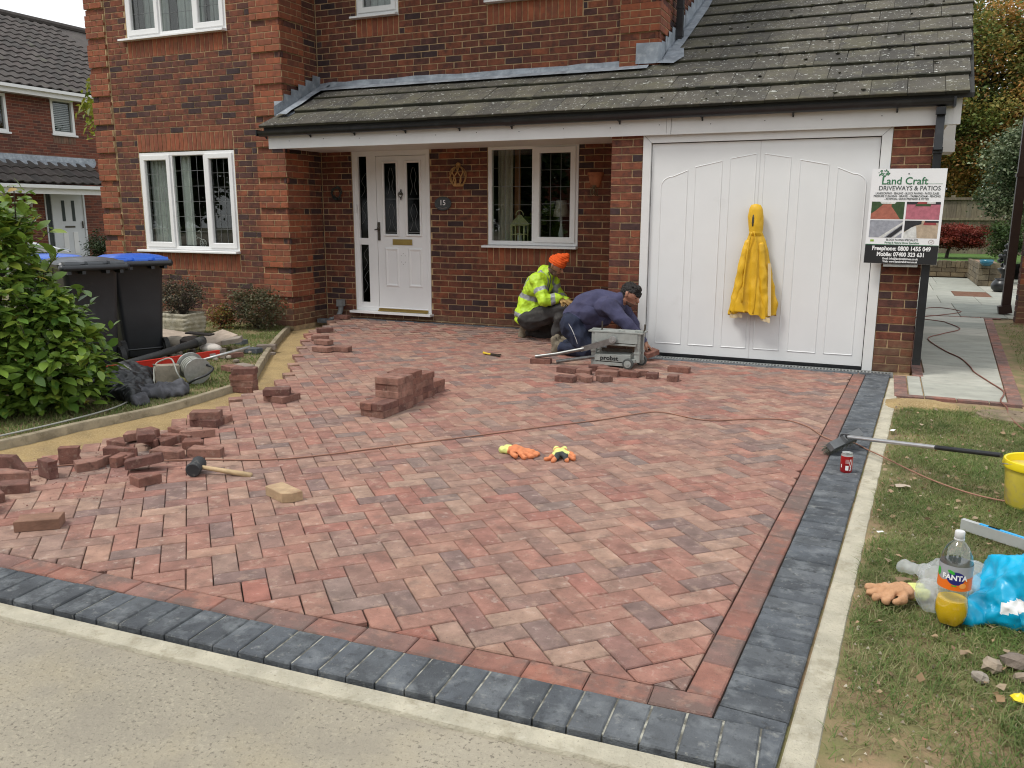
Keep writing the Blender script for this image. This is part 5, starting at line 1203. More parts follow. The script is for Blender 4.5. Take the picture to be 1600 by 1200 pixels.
pr += [(2, 'c', (-3.60, .32, .25), .125, A['kneen'], .078), (2, 'c', A['kneen'], .078, (-3.25, .24, .12), .062), (2, 'c', (-3.63, .50, .23), .11, A['kneef'], .075), (2, 'c', A['kneef'], .07, (-3.68, .46, .095), .058), (2, 'c', (-3.63, .31, .26), .12, (-3.64, .5, .26), .12)]
pr += [(3, 'c', (-3.245, .24, .07), .05, (-3.10, .235, .045), .042), (3, 'c', (-3.27, .24, .045), .042, (-3.13, .235, .04), .04), (3, 'c', (-3.735, .44, .16), .05, (-3.765, .43, .045), .045), (3, 'c', (-3.76, .43, .08), .045, (-3.755, .43, .045), .046)]
hp, at1 = head_prims((-3.335, .40, .868), (.86, -.12, -.48), (.45, 0, .9), .098, 0, 4)
pr += hp; pr += [(0, 'c', (-3.45, .42, .77), .062, (-3.37, .41, .83), .058)]
pr += hand_prims((-3.225, .24, .515), (.85, .1, -.35), (-.1, .1, -1), .95, 5, .35, -1); pr += hand_prims((-3.24, .49, .465), (.9, -.25, -.1), (0, 0, -1), .95, 5, .4, 1)
def fold1(p, l):
    if l == 1: return .010*rn(p, 9)+.040*(vor((p.x, p.y, p.z*.8), 9)-.38)+.012*(vor(p, 24)-.35)
    if l == 2: return .007*rn(p, 12)+.028*(vor((p.x*.6, p.y, p.z), 12)-.38)
    return .0006*rn(p, 50)
ax = (Vector(A['chest'])-Vector(A['pelvis'])).normalized()
def rel1(c, l):
    c = Vector(c)
    if l == 1:
        t = (c-Vector(A['pelvis'])).dot(ax)
        arm = min((c-Vector(A['eln'])).length, (c-Vector(A['wrn'])).length) < .11 or (c-Vector(A['shn']).lerp(Vector(A['eln']), .6)).length < .095
        for (a, b_) in (('shn', 'eln'), ('shf', 'elf')):
            P0, P1 = Vector(A[a]), Vector(A[b_]); d = P1-P0; tt = (c-P0).dot(d)/d.dot(d); dist = (c-P0-d*tt).length
            if .42 < tt < .62 and dist < .092: return 6
        for (a, b_) in (('eln', 'wrn'), ('elf', 'wrf')):
            P0, P1 = Vector(A[a]), Vector(A[b_]); d = P1-P0; tt = (c-P0).dot(d)/d.dot(d); dist = (c-P0-d*tt).length
            if .45 < tt < .75 and dist < .075: return 6
        if not arm:
            w = t+(c.x+3.63)*-.05
            if -.05 < w < .005 or .17 < w < .225: return 6
            if w > .2 and (abs(c.y-.33+(c.x+3.55)*.1) < .022 or abs(c.y-.53) < .02): return 6
    if l == 0:
        h = c-Vector((-3.335, .40, .868)); F_ = Vector((.86, -.12, -.48)).normalized(); U_ = (Vector((.45, 0, .9))-F_*Vector((.45, 0, .9)).dot(F_)).normalized()
        a, d = h.dot(F_)/.098, h.dot(U_)/.098
        if a > -.35 and d < -.38 and a < .95 and c.z > .76: return 4 if not (a > .62 and -.62 < d < -.42) else 0
        if a < -.2 and d > -.6 and c.z > .80: return 7
    return l
fuse('body', pr, .0075, [m_skin, m_hiviz, m_trou, m_boot, m_beard, m_glovew, m_band, m_hair], p1, 3, fold1, rel1)
F1 = Vector((.86, -.12, -.48)).normalized(); U1 = (Vector((.45, 0, .9))-F1*Vector((.45, 0, .9)).dot(F1)).normalized(); hc = Vector((-3.335, .40, .868))
hq = [(0, 'e', tuple(hc+U1*.045-F1*.005), (.108, .097, .075), F1.to_track_quat('X', 'Z').to_euler()), (0, 'c', tuple(hc+U1*.085), .072, tuple(hc+U1*.135+F1*.035), .042), (0, 'c', tuple(hc+U1*.14+F1*.045), .04, tuple(hc+U1*.158+F1*.06), .034), (0, 'c', tuple(hc+U1*.11+F1*.07), .03, tuple(hc+U1*.12+F1*.085), .026)]
fuse('knitted_hat', hq, .006, [m_hat], p1, 3, lambda p, l: .003*math.sin(p.z*240+p.x*120)+.004*rn(p, 22))
b = MB(); r_ = F1.cross(U1)
for s in (-1, 1): b.ell(hc+F1*.082+r_*s*.034+U1*.005, (.010, .010, .007), n=8)
b.build('eye', m_hair, p1, smooth=True)
b = MB(); b.tube(smoothpath([(-3.40, .335, .80), (-3.37, .33, .72), (-3.39, .31, .60), (-3.42, .34, .5)], 4), .006, 5); b.build('zip_band', m_trou, p1)
# ---- the person in the navy fleece
p2 = thing('person', 'dark haired man in a navy fleece kneeling to set a block by the garage door', 'person', (-2.6, -.3, 0))
B = dict(pelvis=(-2.825, -0.3, 0.385), lumbar=(-2.735, -0.3, 0.50), mid=(-2.60, -0.3, 0.545), chest=(-2.46, -0.29, 0.535), neckb=(-2.365, -0.285, 0.605), head=(-2.265, -0.29, 0.645), shn=(-2.43, -0.455, 0.53), eln=(-2.225, -0.49, 0.36), wrn=(-2.115, -0.36, 0.205), shf=(-2.43, -0.12, 0.53), elf=(-2.27, -0.13, 0.33), wrf=(-2.17, -0.19, 0.15))
FD, UD = Vector((.88, -.22, -.42)).normalized(), Vector((.45, 0, .9)); UD = (UD-FD*UD.dot(FD)).normalized(); HC = Vector(B['head'])
pr = [(1, 'c', B['pelvis'], .15, B['lumbar'], .145), (1, 'c', B['lumbar'], .145, B['mid'], .145), (1, 'c', B['mid'], .145, B['chest'], .13), (1, 'c', (-2.5, -.39, .53), .105, (-2.5, -.2, .53), .105), (1, 'c', (-2.66, -.35, .45), .125, (-2.66, -.25, .45), .125), (1, 'c', (-2.55, -.3, .42), .11, (-2.70, -.3, .36), .11), (1, 'c', B['shn'], .08, B['shf'], .08), (1, 'c', B['chest'], .1, B['neckb'], .072), (1, 'c', (-2.40, -.345, .60), .035, (-2.36, -.23, .62), .035)]
pr += [(1, 'c', B['shn'], .082, B['eln'], .06), (1, 'c', B['eln'], .06, B['wrn'], .04), (1, 'c', B['shf'], .078, B['elf'], .06), (1, 'c', B['elf'], .056, B['wrf'], .04)]
pr += [(2, 'c', (-2.84, -.385, .30), .125, (-2.68, -.41, .075), .085), (2, 'c', (-2.84, -.21, .30), .12, (-2.68, -.2, .075), .08), (2, 'c', (-2.68, -.41, .07), .078, (-2.94, -.40, .075), .06), (2, 'c', (-2.68, -.2, .07), .075, (-2.97, -.22, .075), .058), (2, 'c', (-2.85, -.38, .33), .13, (-2.85, -.22, .33), .13)]
pr += [(3, 'c', (-3.0, -.40, .10), .045, (-3.03, -.40, .045), .045), (3, 'c', (-3.02, -.40, .06), .04, (-3.045, -.395, .16), .036), (3, 'c', (-3.03, -.22, .09), .045, (-3.06, -.22, .045), .045), (3, 'c', (-3.05, -.22, .06), .04, (-3.075, -.22, .155), .036)]
hp, at2 = head_prims(HC, FD, UD, .098, 0, 4); pr += hp; pr += [(0, 'c', tuple(B['neckb']), .06, (-2.29, -.29, .60), .058)]
pr += hand_prims((-2.105, -.35, .19), (.6, .45, -.65), (-.5, -.1, -.8), 1.0, 5, .35, -1); pr += hand_prims((-2.165, -.19, .14), (.55, -.1, -.8), (-.8, 0, -.4), 1.0, 5, .4, 1)
def fold2(p, l):
    if l == 1: return .005*rn(p, 7, 3)+.026*(vor((p.x*.55, p.y, p.z*1.1), 10, 3)-.38)
    if l == 2: return .006*rn(p, 11, 5)+.03*(vor((p.x, p.y, p.z*.6), 13, 2)-.38)
    return .0006*rn(p, 50)
def rel2(c, l):
    c = Vector(c)
    if l == 0:
        h = c-HC; a, d, s_ = h.dot(FD)/.098, h.dot(UD)/.098, abs(h.dot(FD.cross(UD)))/.098
        if (a < .1 and d > -.15 and s_ < .85) or (d > .5 and a < .8) or (a < -.25 and d > -.75) : return 4
        if d < -.66 and a > .1 and s_ < .6: return 6
    return l
fuse('body', pr, .0075, [m_skin, m_fleece, m_track, m_boot, m_hair, m_skin2, m_beard, m_band], p2, 3, fold2, rel2)
hq = [(0, 'c', tuple(HC+UD*.034-FD*.03), .082, tuple(HC+UD*.042+FD*.018), .076), (0, 'c', tuple(HC-FD*.062+UD*.005), .05, tuple(HC-FD*.062-UD*.035), .038), (0, 'c', tuple(HC+UD*.078+FD*.045), .035, tuple(HC+UD*.060+FD*.084), .017), (0, 'c', tuple(HC+UD*.09-FD*.01), .03, tuple(HC+UD*.098+FD*.035), .018), (0, 'c', tuple(HC-FD*.085-UD*.0), .03, tuple(HC-FD*.085-UD*.045), .022)]
fuse('hair', hq, .004, [m_hair], p2, 0, lambda p, l: .014*rn(p, 26)+.011*ridge(p, 48)-.004)
b = MB(); r_ = FD.cross(UD)
for s in (-1, 1): b.ell(HC+FD*.080+r_*s*.034+UD*.004, (.009, .009, .006), n=8); b.tube([HC+FD*.086+r_*s*.015+UD*.03, HC+FD*.08+r_*s*.05+UD*.032], .006, 5)
b.build('eye', m_hair, p2, smooth=True)
b = MB(); b.tube(smoothpath([(-2.855, -.50, .36), (-2.80, -.512, .28), (-2.755, -.502, .17), (-2.74, -.488, .10)], 5), .004, 5); b.build('side_piping', mat('white_piping', [(.55, .55, .55)], .7, 5, .1, 0), p2)
# block being laid
def block_mesh(L_=.2, W_=.1, h=.05, ch=.004, r=None, cut=None, rough=0):
    b = MB(); q = [(-L_/2, -W_/2), (L_/2, -W_/2), (L_/2, W_/2), (-L_/2, W_/2)]
    if cut: 
        (ca, cd) = cut; q = clip(q, (math.cos(ca), math.sin(ca)), cd)
    q2 = []
    for i in range(len(q)):
        a, c = Vector(q[i]), Vector(q[(i+1) % len(q)]); q2.append(tuple(a)); e = c-a
        if rough and cut and abs((a+c).dot(Vector((math.cos(cut[0]), math.sin(cut[0]))))/2-cut[1]) < 1e-4:
            for t in (.2, .4, .6, .8): m_ = a.lerp(c, t)-Vector((math.cos(cut[0]), math.sin(cut[0])))*rng.uniform(0, rough); q2.append(tuple(m_))
    b.prism(q2, 0, h, ch if not rough else .0025, r=r); return b
nblk = 0
def loose(x, y, rz, label, material=m_newb, L_=.2, W_=.1, cut=None, rough=0, tilt=(0, 0), z=0, group=None, name='paving_block', h=.05, edge_=False):
    m_ = block_mesh(L_, W_, h, cut=cut, rough=rough, r=rng.random()).mesh(name); m_.materials.append(material)
    o = bpy.data.objects.new(name, m_); COL.objects.link(o); rx = R(90) if edge_ else tilt[0]
    o.rotation_euler = (rx, tilt[1], R(rz)); o.location = (x, y, z+(W_/2 if edge_ else 0)+abs(math.sin(tilt[0]))*W_/2+abs(math.sin(tilt[1]))*L_/2+.001)
    return tag(o, label, 'paving block', group)
loose(-2.03, -.30, 60, 'red block held in the hand of the man in the navy fleece', z=.03, cut=(0, .06), tilt=(R(8), R(-10)))
G1 = 'cut block offcuts heaped near the mallet'
for i, a in enumerate([
    (-4.35, -5.40, 20, 'half block standing on end, last offcut at the left by the cable', dict(edge_=True, cut=(.6, .03))),
    (-4.24, -5.50, 30, 'wedge shaped offcut lying flat in front of the block standing on end', dict(cut=(1.1, .02))),
    (-4.03, -5.62, 40, 'pale topped half block nearest the left edge, in front of the wedge', dict(cut=(.2, .045))),
    (-4.06, -5.38, -10, 'dark jagged chunk of block standing alone in the crumbs', dict(edge_=True, cut=(0, .02), rough=.012)),
    (-4.20, -5.12, 35, 'small rough chunk of block touching the cable behind the pale topped piece', dict(edge_=True, cut=(0, .01), rough=.012)),
    (-4.02, -5.17, 60, 'broken block with a notched face just right of the rough chunk on the cable', dict(cut=(-.8, .04), rough=.008)),
    (-3.95, -5.09, 100, 'small upright offcut between the notched block and the half block', dict(L_=.09, W_=.06, edge_=True)),
    (-3.90, -5.02, 15, 'half block squeezed behind the long dark leaning block', dict(cut=(.1, .0))),
    (-3.72, -5.08, 42, 'long dark mitred block leaning on the front of the offcut pile', dict(cut=(.75, .085), tilt=(R(-6), R(-9)), z=.01)),
    (-3.52, -5.22, 75, 'dark triangular offcut lying in front of the pile beside the mallet head', dict(cut=(.7, -.01))),
    (-3.80, -4.83, 10, 'long red block with one angled end in the middle of the pile', dict(cut=(.9, .07))),
    (-3.62, -4.71, 22, 'rough sided long block at the right end of the pile', dict(cut=(1.4, .035), rough=.01)),
    (-3.79, -4.59, 35, 'square ended offcut behind the rough sided long block', dict(cut=(.3, .01))),
    (-3.93, -4.65, 60, 'flat triangular piece in the middle back of the pile', dict(cut=(-.9, -.01), z=.012)),
    (-4.05, -4.70, -15, 'thin orange red wedge lying across the middle of the pile', dict(cut=(1.2, .01), tilt=(R(9), 0), z=.02)),
    (-4.10, -4.90, 25, 'jagged long piece at the left front of the heaped offcuts', dict(cut=(1.25, .0), rough=.01)),
    (-4.02, -4.80, -40, 'short broken piece resting on the jagged long piece', dict(cut=(.3, .02), rough=.01, z=.045, tilt=(R(-8), R(6)))),
    (-4.20, -4.80, 0, 'flat offcut at the far left of the heaped pile', dict(cut=(.9, .0))),
    (-4.22, -4.65, 35, 'pointed offcut overhanging the left back of the pile', dict(cut=(-1.0, .0), z=.015)),
    (-4.24, -4.55, -15, 'chunky rough block at the very back left of the pile', dict(cut=(.3, .02), rough=.012)),
    (-4.02, -4.53, 20, 'thin sliver of block at the back of the pile', dict(cut=(1.3, -.01))),
    (-3.95, -4.45, 30, 'pointed piece at the back right of the pile', dict(cut=(-1.0, .02), tilt=(R(-7), 0))),
    (-4.10, -4.42, -10, 'narrow sliver furthest back in the offcut pile', dict(cut=(1.4, -.005))),
    ]): loose(a[0], a[1], a[2], a[3], group=G1, **a[4])
loose(-2.70, -5.13, -22, 'single buff coloured block with a cut corner alone on the paving', m_buff, cut=(-.6, .085))
loose(-3.47, -5.93, 38, 'block with a broken rough end at the front left of the driveway', mat('dusty_block', [(.22, .12, .08)], .92, 14, .25, .6, 110), cut=(math.pi, .09), rough=.012)
for k, (dx, dy, z, lab) in enumerate(((0, 0, 0, 'lower block of the pair at the left edge beside the broken ended block'), (-.03, .0, .052, 'upper block of the pair at the left edge beside the broken ended block'), (-.12, .12, .0, 'red block behind the stacked pair at the left edge'))): loose(-3.90+dx, -5.96+dy, 60+k*4, lab, z=z)
def two(x, y, rz, where, rz2=35):
    loose(x, y, rz, 'lower block of the small two block stack '+where); loose(x-.01, y+.01, rz+rz2, 'upper block laid askew on the two block stack '+where, z=.051)
    loose(x+.06*math.cos(R(rz+90)), y+.1*math.sin(R(rz+90)), rz, 'second lower block of the two block stack '+where)
two(-4.15, -4.16, 12, 'behind the offcut pile', 20); two(-4.2, -3.36, -5, 'at the edge of the sand strip', 35)
for k in range(4): loose(-4.82+rng.uniform(-.008, .008), -3.03+rng.uniform(-.008, .008), 8+k*7, ['bottom', 'second', 'third', 'top'][k]+' block of the four high stack beside the sand strip', z=k*.051-.04)
for a in ((-5.62, -.86, -5, 'red block lying at the raw paving edge, furthest of three towards the house'), (-5.33, -1.27, -3, 'red block resting on the paving edge, nearest of three to the camera'), (-5.16, -1.17, 8, 'red block on the paving edge behind the nearest of three'), (-5.86, -.60, 40, 'single block beside the sand on the far paving edge'), (-6.2, -.05, 40, 'dark edged block at the far tip of the paving by the sand')): loose(*a, z=.005)
loose(-6.54, .80, 4, 'flat red block against the wall beside the grey boot pipe', z=.055); loose(-6.76, .72, -2, 'dark block under the end of the grey boot pipe', m_coal, z=.0)
# blocks round the splitter
for a in ((-2.56, -1.27, -8, 'long whole block in front of the machine levers', {}), (-2.42, -1.68, -4, 'front left block of the scatter below the block splitter', dict(cut=(0, .07))), (-2.29, -1.58, -40, 'pointed cut block just right of the front left one below the splitter', dict(cut=(.8, .075))), (-2.36, -1.30, 5, 'short block between the long one and the splitter feet', dict(cut=(0, .03))), (-2.33, -1.06, 20, 'block beside the left foot of the splitter', dict(cut=(.5, .06))), (-2.18, -1.28, 3, 'long cut block below the middle of the splitter', dict(cut=(1.1, .07))), (-2.10, -1.50, 45, 'small five sided offcut in front of the long cut block', dict(cut=(.3, .0))), (-2.0, -1.22, -8, 'wide block just below the splitter wheels', dict(cut=(.9, .085))), (-1.87, -1.10, 30, 'flat triangular offcut right of the splitter wheels', dict(cut=(.6, -.02))), (-1.73, -1.22, 5, 'half block right of the triangular offcut', dict(cut=(0, .0))), (-1.63, -.81, -5, 'mitred block lying nearest the garage drain', dict(cut=(.9, .08))), (-1.53, -1.26, 0, 'dusty half block furthest right of the scatter', dict(cut=(0, -.01))), (-2.97, -.93, 8, 'block propping the end of the long splitter lever', {}), (-2.38, -.72, 30, 'block lying under the splitter frame on the left', {}), (-2.2, -.74, -20, 'block lying under the splitter frame on the right', {}), (-2.22, -1.12, 12, 'wedge offcut between the splitter foot and the long cut block', dict(cut=(1.2, .02)))):
    loose(a[0], a[1], a[2], a[3], group='blocks scattered round the block splitter', **a[4])
# the long stack
Gs = 'blocks in the long stack on the drive'
def unit(x, y, n, where):
    for k in range(n):
        for s in (-1, 1):
            j = lambda: rng.uniform(-.005, .005); lab = f"{'bottom' if k == 0 else 'top' if k == n-1 else ['', 'second', 'third', 'fourth', 'fifth'][k]} course {('front' if s < 0 else 'rear') if k % 2 == 0 else ('left' if s < 0 else 'right')} block in the {where} of the long red stack"
            if k % 2 == 0: loose(x+j(), y+s*.051+j(), rng.uniform(-2, 2)-3, lab, z=k*.0505, group=Gs)
            else: loose(x+s*.051+j(), y+j(), 90+rng.uniform(-2, 2)-3, lab, z=k*.0505, group=Gs)
for i, (n, wh) in enumerate(((2, 'low front step'), (5, 'front of the tall part'), (5, 'second bay'), (4, 'third bay'), (2, 'low back end'))):
    unit(-3.245-.018*i+(.02 if i == 1 else 0), -3.39+i*.208, n, wh)
for k in range(0): unit(-3.06-.01*k, -2.75+k*.21, 3 if k == 0 else 2, 'side row')

# ------------------------------------------------------------------ block splitter
sp = thing('block_splitter', 'grey galvanised block splitter with two long levers and small wheels', 'machine', (-2.25, -.75, 0))
m_mach = mat('painted_grey_steel', [(.30, .315, .295)], .55, 14, .15, .15, 60, spots=[((.22, .2, .17), 12, .56, .7, .6), ((.5, .5, .48), 30, .6, .75, .4)])
m_lever = mat('worn_steel_lever', [(.26, .26, .25)], .4, 20, .25, .1, 50, metal=.7)
def part(nm, fn, material=m_mach, parent=sp, **k): b = MB(); fn(b); return b.build(nm, material, parent, **k)
part('top_plate', lambda b: (b.box((-2.25, -.78, .338), (.53, .14, .012)), b.box((-2.25, -.68, .338), (.53, .05, .012)), b.box((-2.45, -.78, .352), (.09, .05, .012)), b.box((-2.03, -.78, .354), (.08, .05, .014)), b.box((-2.20, -.80, .35), (.05, .05, .014), ry=.3)))
part('upper_beam', lambda b: b.box((-2.24, -.845, .282), (.42, .012, .09))); part('upper_beam', lambda b: b.box((-2.24, -.68, .29), (.42, .012, .06))); part('flange', lambda b: b.box((-2.24, -.845, .222), (.40, .05, .012)))
for x, z0 in ((-2.462, .0), (-2.035, .06)):
    for y in (-.82, -.68): part('leg', lambda b: (b.box((x, y, (.335+z0)/2), (.045, .04, .335-z0)), b.box((x, y, .15), (.054, .05, .02))))
part('lower_beam', lambda b: (b.add([(-2.44, -.87, .06), (-2.15, -.87, .06), (-2.09, -.87, .085), (-2.09, -.87, .128), (-2.44, -.87, .118), (-2.44, -.74, .06), (-2.15, -.74, .06), (-2.09, -.74, .085), (-2.09, -.74, .138), (-2.44, -.74, .128)], [(0, 1, 2, 3, 4), (9, 8, 7, 6, 5), (4, 3, 8, 9), (0, 5, 6, 1), (1, 6, 7, 2), (2, 7, 8, 3), (0, 4, 9, 5)]), b.box((-2.26, -.86, .035), (.38, .02, .03))))
text('probst', .058, m_black, sp, Matrix.Translation((-2.385, -.8725, .072)) @ Matrix.Rotation(R(90), 4, 'X'), name='lettering', bold=.0012, sx=1.15)
part('blade', lambda b: b.box((-2.25, -.76, .155), (.3, .02, .03)), m_dkmetal)
part('lever', lambda b: (b.add([(-2.24, -.882, .30), (-2.24, -.882, .235), (-2.57, -.905, .135), (-2.57, -.905, .185), (-2.24, -.862, .30), (-2.24, -.862, .235), (-2.57, -.885, .135), (-2.57, -.885, .185)], [(0, 1, 2, 3), (7, 6, 5, 4), (0, 3, 7, 4), (1, 5, 6, 2), (2, 6, 7, 3), (0, 4, 5, 1)]), b.tube([(-2.54, -.895, .168), (-2.80, -.93, .105), (-3.02, -.955, .066)], .0175, 12)), m_lever, smooth=True, angle=40)
part('lever', lambda b: b.tube([(-2.44, -.83, .09), (-2.82, -.90, .022)], .0175, 12), m_lever, smooth=True, angle=40)
part('lever_socket', lambda b: (b.tube([(-2.26, -.90, .272), (-2.26, -.86, .272)], .034, 16), b.tube([(-2.26, -.908, .272), (-2.26, -.90, .272)], .020, 6)), m_steel, smooth=True, angle=40)
part('handle_post', lambda b: b.tube([(-2.40, -.78, .35), (-2.40, -.78, .43)], .008, 8), m_dkmetal); part('handle_post', lambda b: b.tube(smoothpath([(-2.03, -.78, .355), (-1.985, -.78, .36), (-1.98, -.78, .42)], 4), .008, 8), m_dkmetal)
for (x, y) in ((-2.10, -.90), (-2.04, -.64)):
    part('wheel', lambda b: (b.tube([(x, y-.018, .052), (x, y-.014, .052), (x, y+.014, .052), (x, y+.018, .052)], [.048, .052, .052, .048], 28),), mat('grey_rubber', [(.07, .075, .072)], .6, 10, .2, .1, 40), smooth=True, angle=40)
for (x, y) in ((-2.10, -.90), (-2.04, -.64)): part('wheel_hub', lambda b: (b.tube([(x, y-.022, .052), (x, y+.02, .052)], [.034, .034], 20), b.tube([(x, y-.030, .052), (x, y-.02, .052)], .013, 8)), smooth=True, angle=40)
part('axle', lambda b: (b.tube([(-2.10, -.9, .052), (-2.10, -.58, .052)], .008, 8), b.box((-2.08, -.72, .075), (.07, .3, .03))))
0 and part('foot', lambda b: (b.add([(-2.70, -.80, .0), (-2.66, -.80, 0), (-2.70, -.80, .10), (-2.73, -.80, .10), (-2.70, -.79, .0), (-2.66, -.79, 0), (-2.70, -.79, .10), (-2.73, -.79, .10)], [(0, 1, 2, 3), (7, 6, 5, 4), (0, 3, 7, 4), (1, 5, 6, 2)])))

# ------------------------------------------------------------------ sign board
sg = thing('sign_board', 'white trade sign board for driveways and patios fixed to the garage pier', 'sign', (.157, -.115, 1.42))
SA = R(-.6)
ST = Matrix.Translation((.157, -.118, 1.42)) @ Matrix.Rotation(R(90), 4, 'X') @ Matrix.Rotation(SA, 4, 'Z')
SW, SH = .596, .828
m_bw = mat('white_sign_face', [(.78, .78, .79)], .45, 4, .03, 0, spots=[((.55, .56, .6), 8, .68, .8, .3)]); m_bk = mat('black_print', [(.012, .012, .013)], .5, 4, .1, 0); m_gp = mat('green_print', [(.03, .16, .07)], .5, 4, .1, 0); m_gy = mat('grey_print', [(.08, .09, .09)], .5, 4, .1, 0); m_wp = mat('white_print', [(.85, .85, .85)], .5, 4, .02, 0)
b = MB(); b.T = ST; b.box((0, 0, 0), (SW, SH, .005)); b.build('board', m_bw, sg)
b = MB(); b.T = ST; b.box((0, -.331, .0032), (SW-.002, .164, .0008)); b.build('print_band', m_bk, sg)
b = MB(); b.T = ST; b.box((0, -.246, .0032), (SW-.002, .005, .0008)); b.build('print_line', m_gp, sg)
b = MB(); b.T = ST; b.box((.20, .284, .0032), (.15, .003, .0008)); b.build('print_line', m_gp, sg)
b = MB(); b.span((.02, -.113, .98), (.30, .0, 1.0)); b.build('bracket', m_steel, sg); b = MB(); b.T = ST; b.lathe([(0, .0), (.006, .001), (.004, .004), (0, .005)], 8, (0, .37, .0025)); b.build('screw', m_black, sg)
def st(body, x, y, size, m_, sx=1, bold=0, al='CENTER'): text(body, size, m_, sg, ST @ Matrix.Translation((x, y, .0042)), al, .0002, 'lettering', bold, sx)
st('Land Craft', -.215, .28, .088, m_gp, .98, .0012, 'LEFT'); st('DRIVEWAYS & PATIOS', .015, .229, .054, m_gy, .92, .0006)
st('LANDSCAPING - SEALING - BLOCK PAVING - PATIO SLABS', 0, .194, .0255, m_gy, .76, .0004); st('PRESSURE CLEANING - GRAVEL - TARMACADAM - FENCING', 0, .170, .0255, m_gy, .78, .0004); st('- ARTIFICIAL GRASS PREPARED & FITTED', 0, .146, .0255, m_gy, .78, .0004)
st('BLOCK PAVING SPECIALISTS', 0, -.210, .024, m_gy, .85, .0004); st('Paving & Natural Stone Specialists', 0, -.235, .024, m_gp, .85, .0004)
st('Freephone: 0800 1455 049', 0, -.296, .052, m_wp, .84, .0016); st('Mobile: 07400 323 631', 0, -.347, .05, m_wp, .84, .0016); st('Email: info@landcraftdrives.co.uk', 0, -.377, .026, m_wp, .82, .0006); st('Web: www.landcraftdrives.co.uk', 0, -.403, .026, m_wp, .82, .0006)
tm = MB(); tm.T = ST
for k in range(46):
    w = rng.uniform(0, 6.28); q = rng.uniform(.0, 1)**.5; x, y = -.20+math.cos(w)*q*.046, .375+math.sin(w)*q*.032; s = rng.uniform(.004, .007); tm.lathe([(0, .0034), (s, .0034), (s*.9, .004), (0, .0041)], 6, (x, y, 0))
tm.box((-.20, .335, .0035), (.008, .05, .0008)); tm.build('tree_logo', m_gp, sg)
b = MB(); b.T = ST; b.tube([(.235+.022*math.cos(t), -.215+.018*math.sin(t), .0035) for t in [k*math.pi/8 for k in range(17)]], .0012, 4); b.tube([(.228, -.215, .0035), (.233, -.222, .0035), (.245, -.206, .0035)], .0015, 4); b.build('approval_mark', mat('brown_print', [(.2, .09, .06)], .5, 4, .1, 0), sg)
b = MB(); b.T = ST; b.box((-.245, -.212, .0034), (.03, .018, .0008)); b.build('approval_mark', mat('lime_print', [(.25, .4, .05)], .5, 4, .1, 0), sg)
pm = {k: mat('print_'+k, [c], .5, 25, .25, 0) for k, c in dict(green=(.035, .07, .025), brick=(.36, .12, .08), pink=(.42, .13, .17), grey=(.3, .31, .35), darkg=(.02, .02, .024), sand=(.42, .33, .24), pale=(.6, .6, .58), redd=(.28, .05, .05)).items()}
def photo(cx, cy, polys):
    w, h = .268, .152; q = [p[0] for p in polys]; b = MB(); b.T = ST
    mats_ = list(dict.fromkeys(q))
    for i, (mk_, pts) in enumerate(polys): b.prism([(cx-w/2+p[0]*w, cy-h/2+p[1]*h) for p in pts], .003, .0034+i*.00025, mi=mats_.index(mk_), bottom=False)
    b.build('printed_photo', [pm[k] for k in mats_], sg)
full = [(0, 0), (1, 0), (1, 1), (0, 1)]
photo(-.142, .054, [('green', full), ('brick', [(0, 0), (.9, 0), (.75, .4), (.6, .75), (.62, .85), (.35, .85), (.15, .5), (0, .3)]), ('pale', [(.3, .88), (.7, .88), (.75, 1), (.25, 1)])])
photo(.142, .054, [('pink', full), ('darkg', [(0, .85), (1, .85), (1, 1), (0, 1)]), ('green', [(.25, .75), (.72, .75), (.7, .9), (.3, .9)]), ('redd', [(.3, .88), (.7, .88), (.66, 1), (.34, 1)]), ('pale', [(.6, .9), (.85, .9), (.85, 1), (.6, 1)])])
photo(-.142, -.108, [('grey', full), ('pale', [(.3, 0), (.45, 0), (1, .8), (1, .92)]), ('darkg', [(.5, 0), (.68, 0), (1, .5), (1, .75)]), ('pale', [(.72, 0), (.8, 0), (1, .3), (1, .44)])])
photo(.142, -.108, [('sand', full), ('darkg', [(0, .35), (.3, .7), (.5, .8), (.5, 1), (0, 1)]), ('redd', [(.55, .75), (.95, .75), (.9, 1), (.6, 1)]), ('pale', [(0, 0), (.4, 0), (.35, .7), (.2, .6), (0, .3)]), ('darkg', [(.6, .9), (1, .9), (1, 1), (.6, 1)])])

# ------------------------------------------------------------------ the yellow coat on the garage handle
m_coat = mat('yellow_pvc_coat', [(.66, .39, .012)], .5, 5, .16, .12, 40, spots=[((.4, .24, .02), 8, .58, .72, .45)]); m_cream2 = mat('cream_coat_lining', [(.62, .5, .3)], .7, 5, .1, 0)
ct = thing('raincoat', 'long yellow hooded raincoat hanging from the garage door handle', 'coat', (-1.12, -.08, .45))
cx = lambda z: -1.122-.012*max(0, z-1.2)*4+.004
prf = [(.012, 1.535), (.045, 1.525), (.062, 1.49), (.070, 1.42), (.066, 1.34), (.060, 1.27), (.084, 1.20), (.108, 1.12), (.128, 1.0), (.146, .88), (.162, .76), (.176, .64), (.186, .55), (.190, .49)]
P = []; n = 90
prf2 = []
for (q0, z0), (q1, z1) in zip(prf, prf[1:]):
    st_ = max(1, int(abs(z1-z0)/.012))
    for j in range(st_): prf2.append((q0+(q1-q0)*j/st_, z0+(z1-z0)*j/st_))
prf2.append(prf[-1])
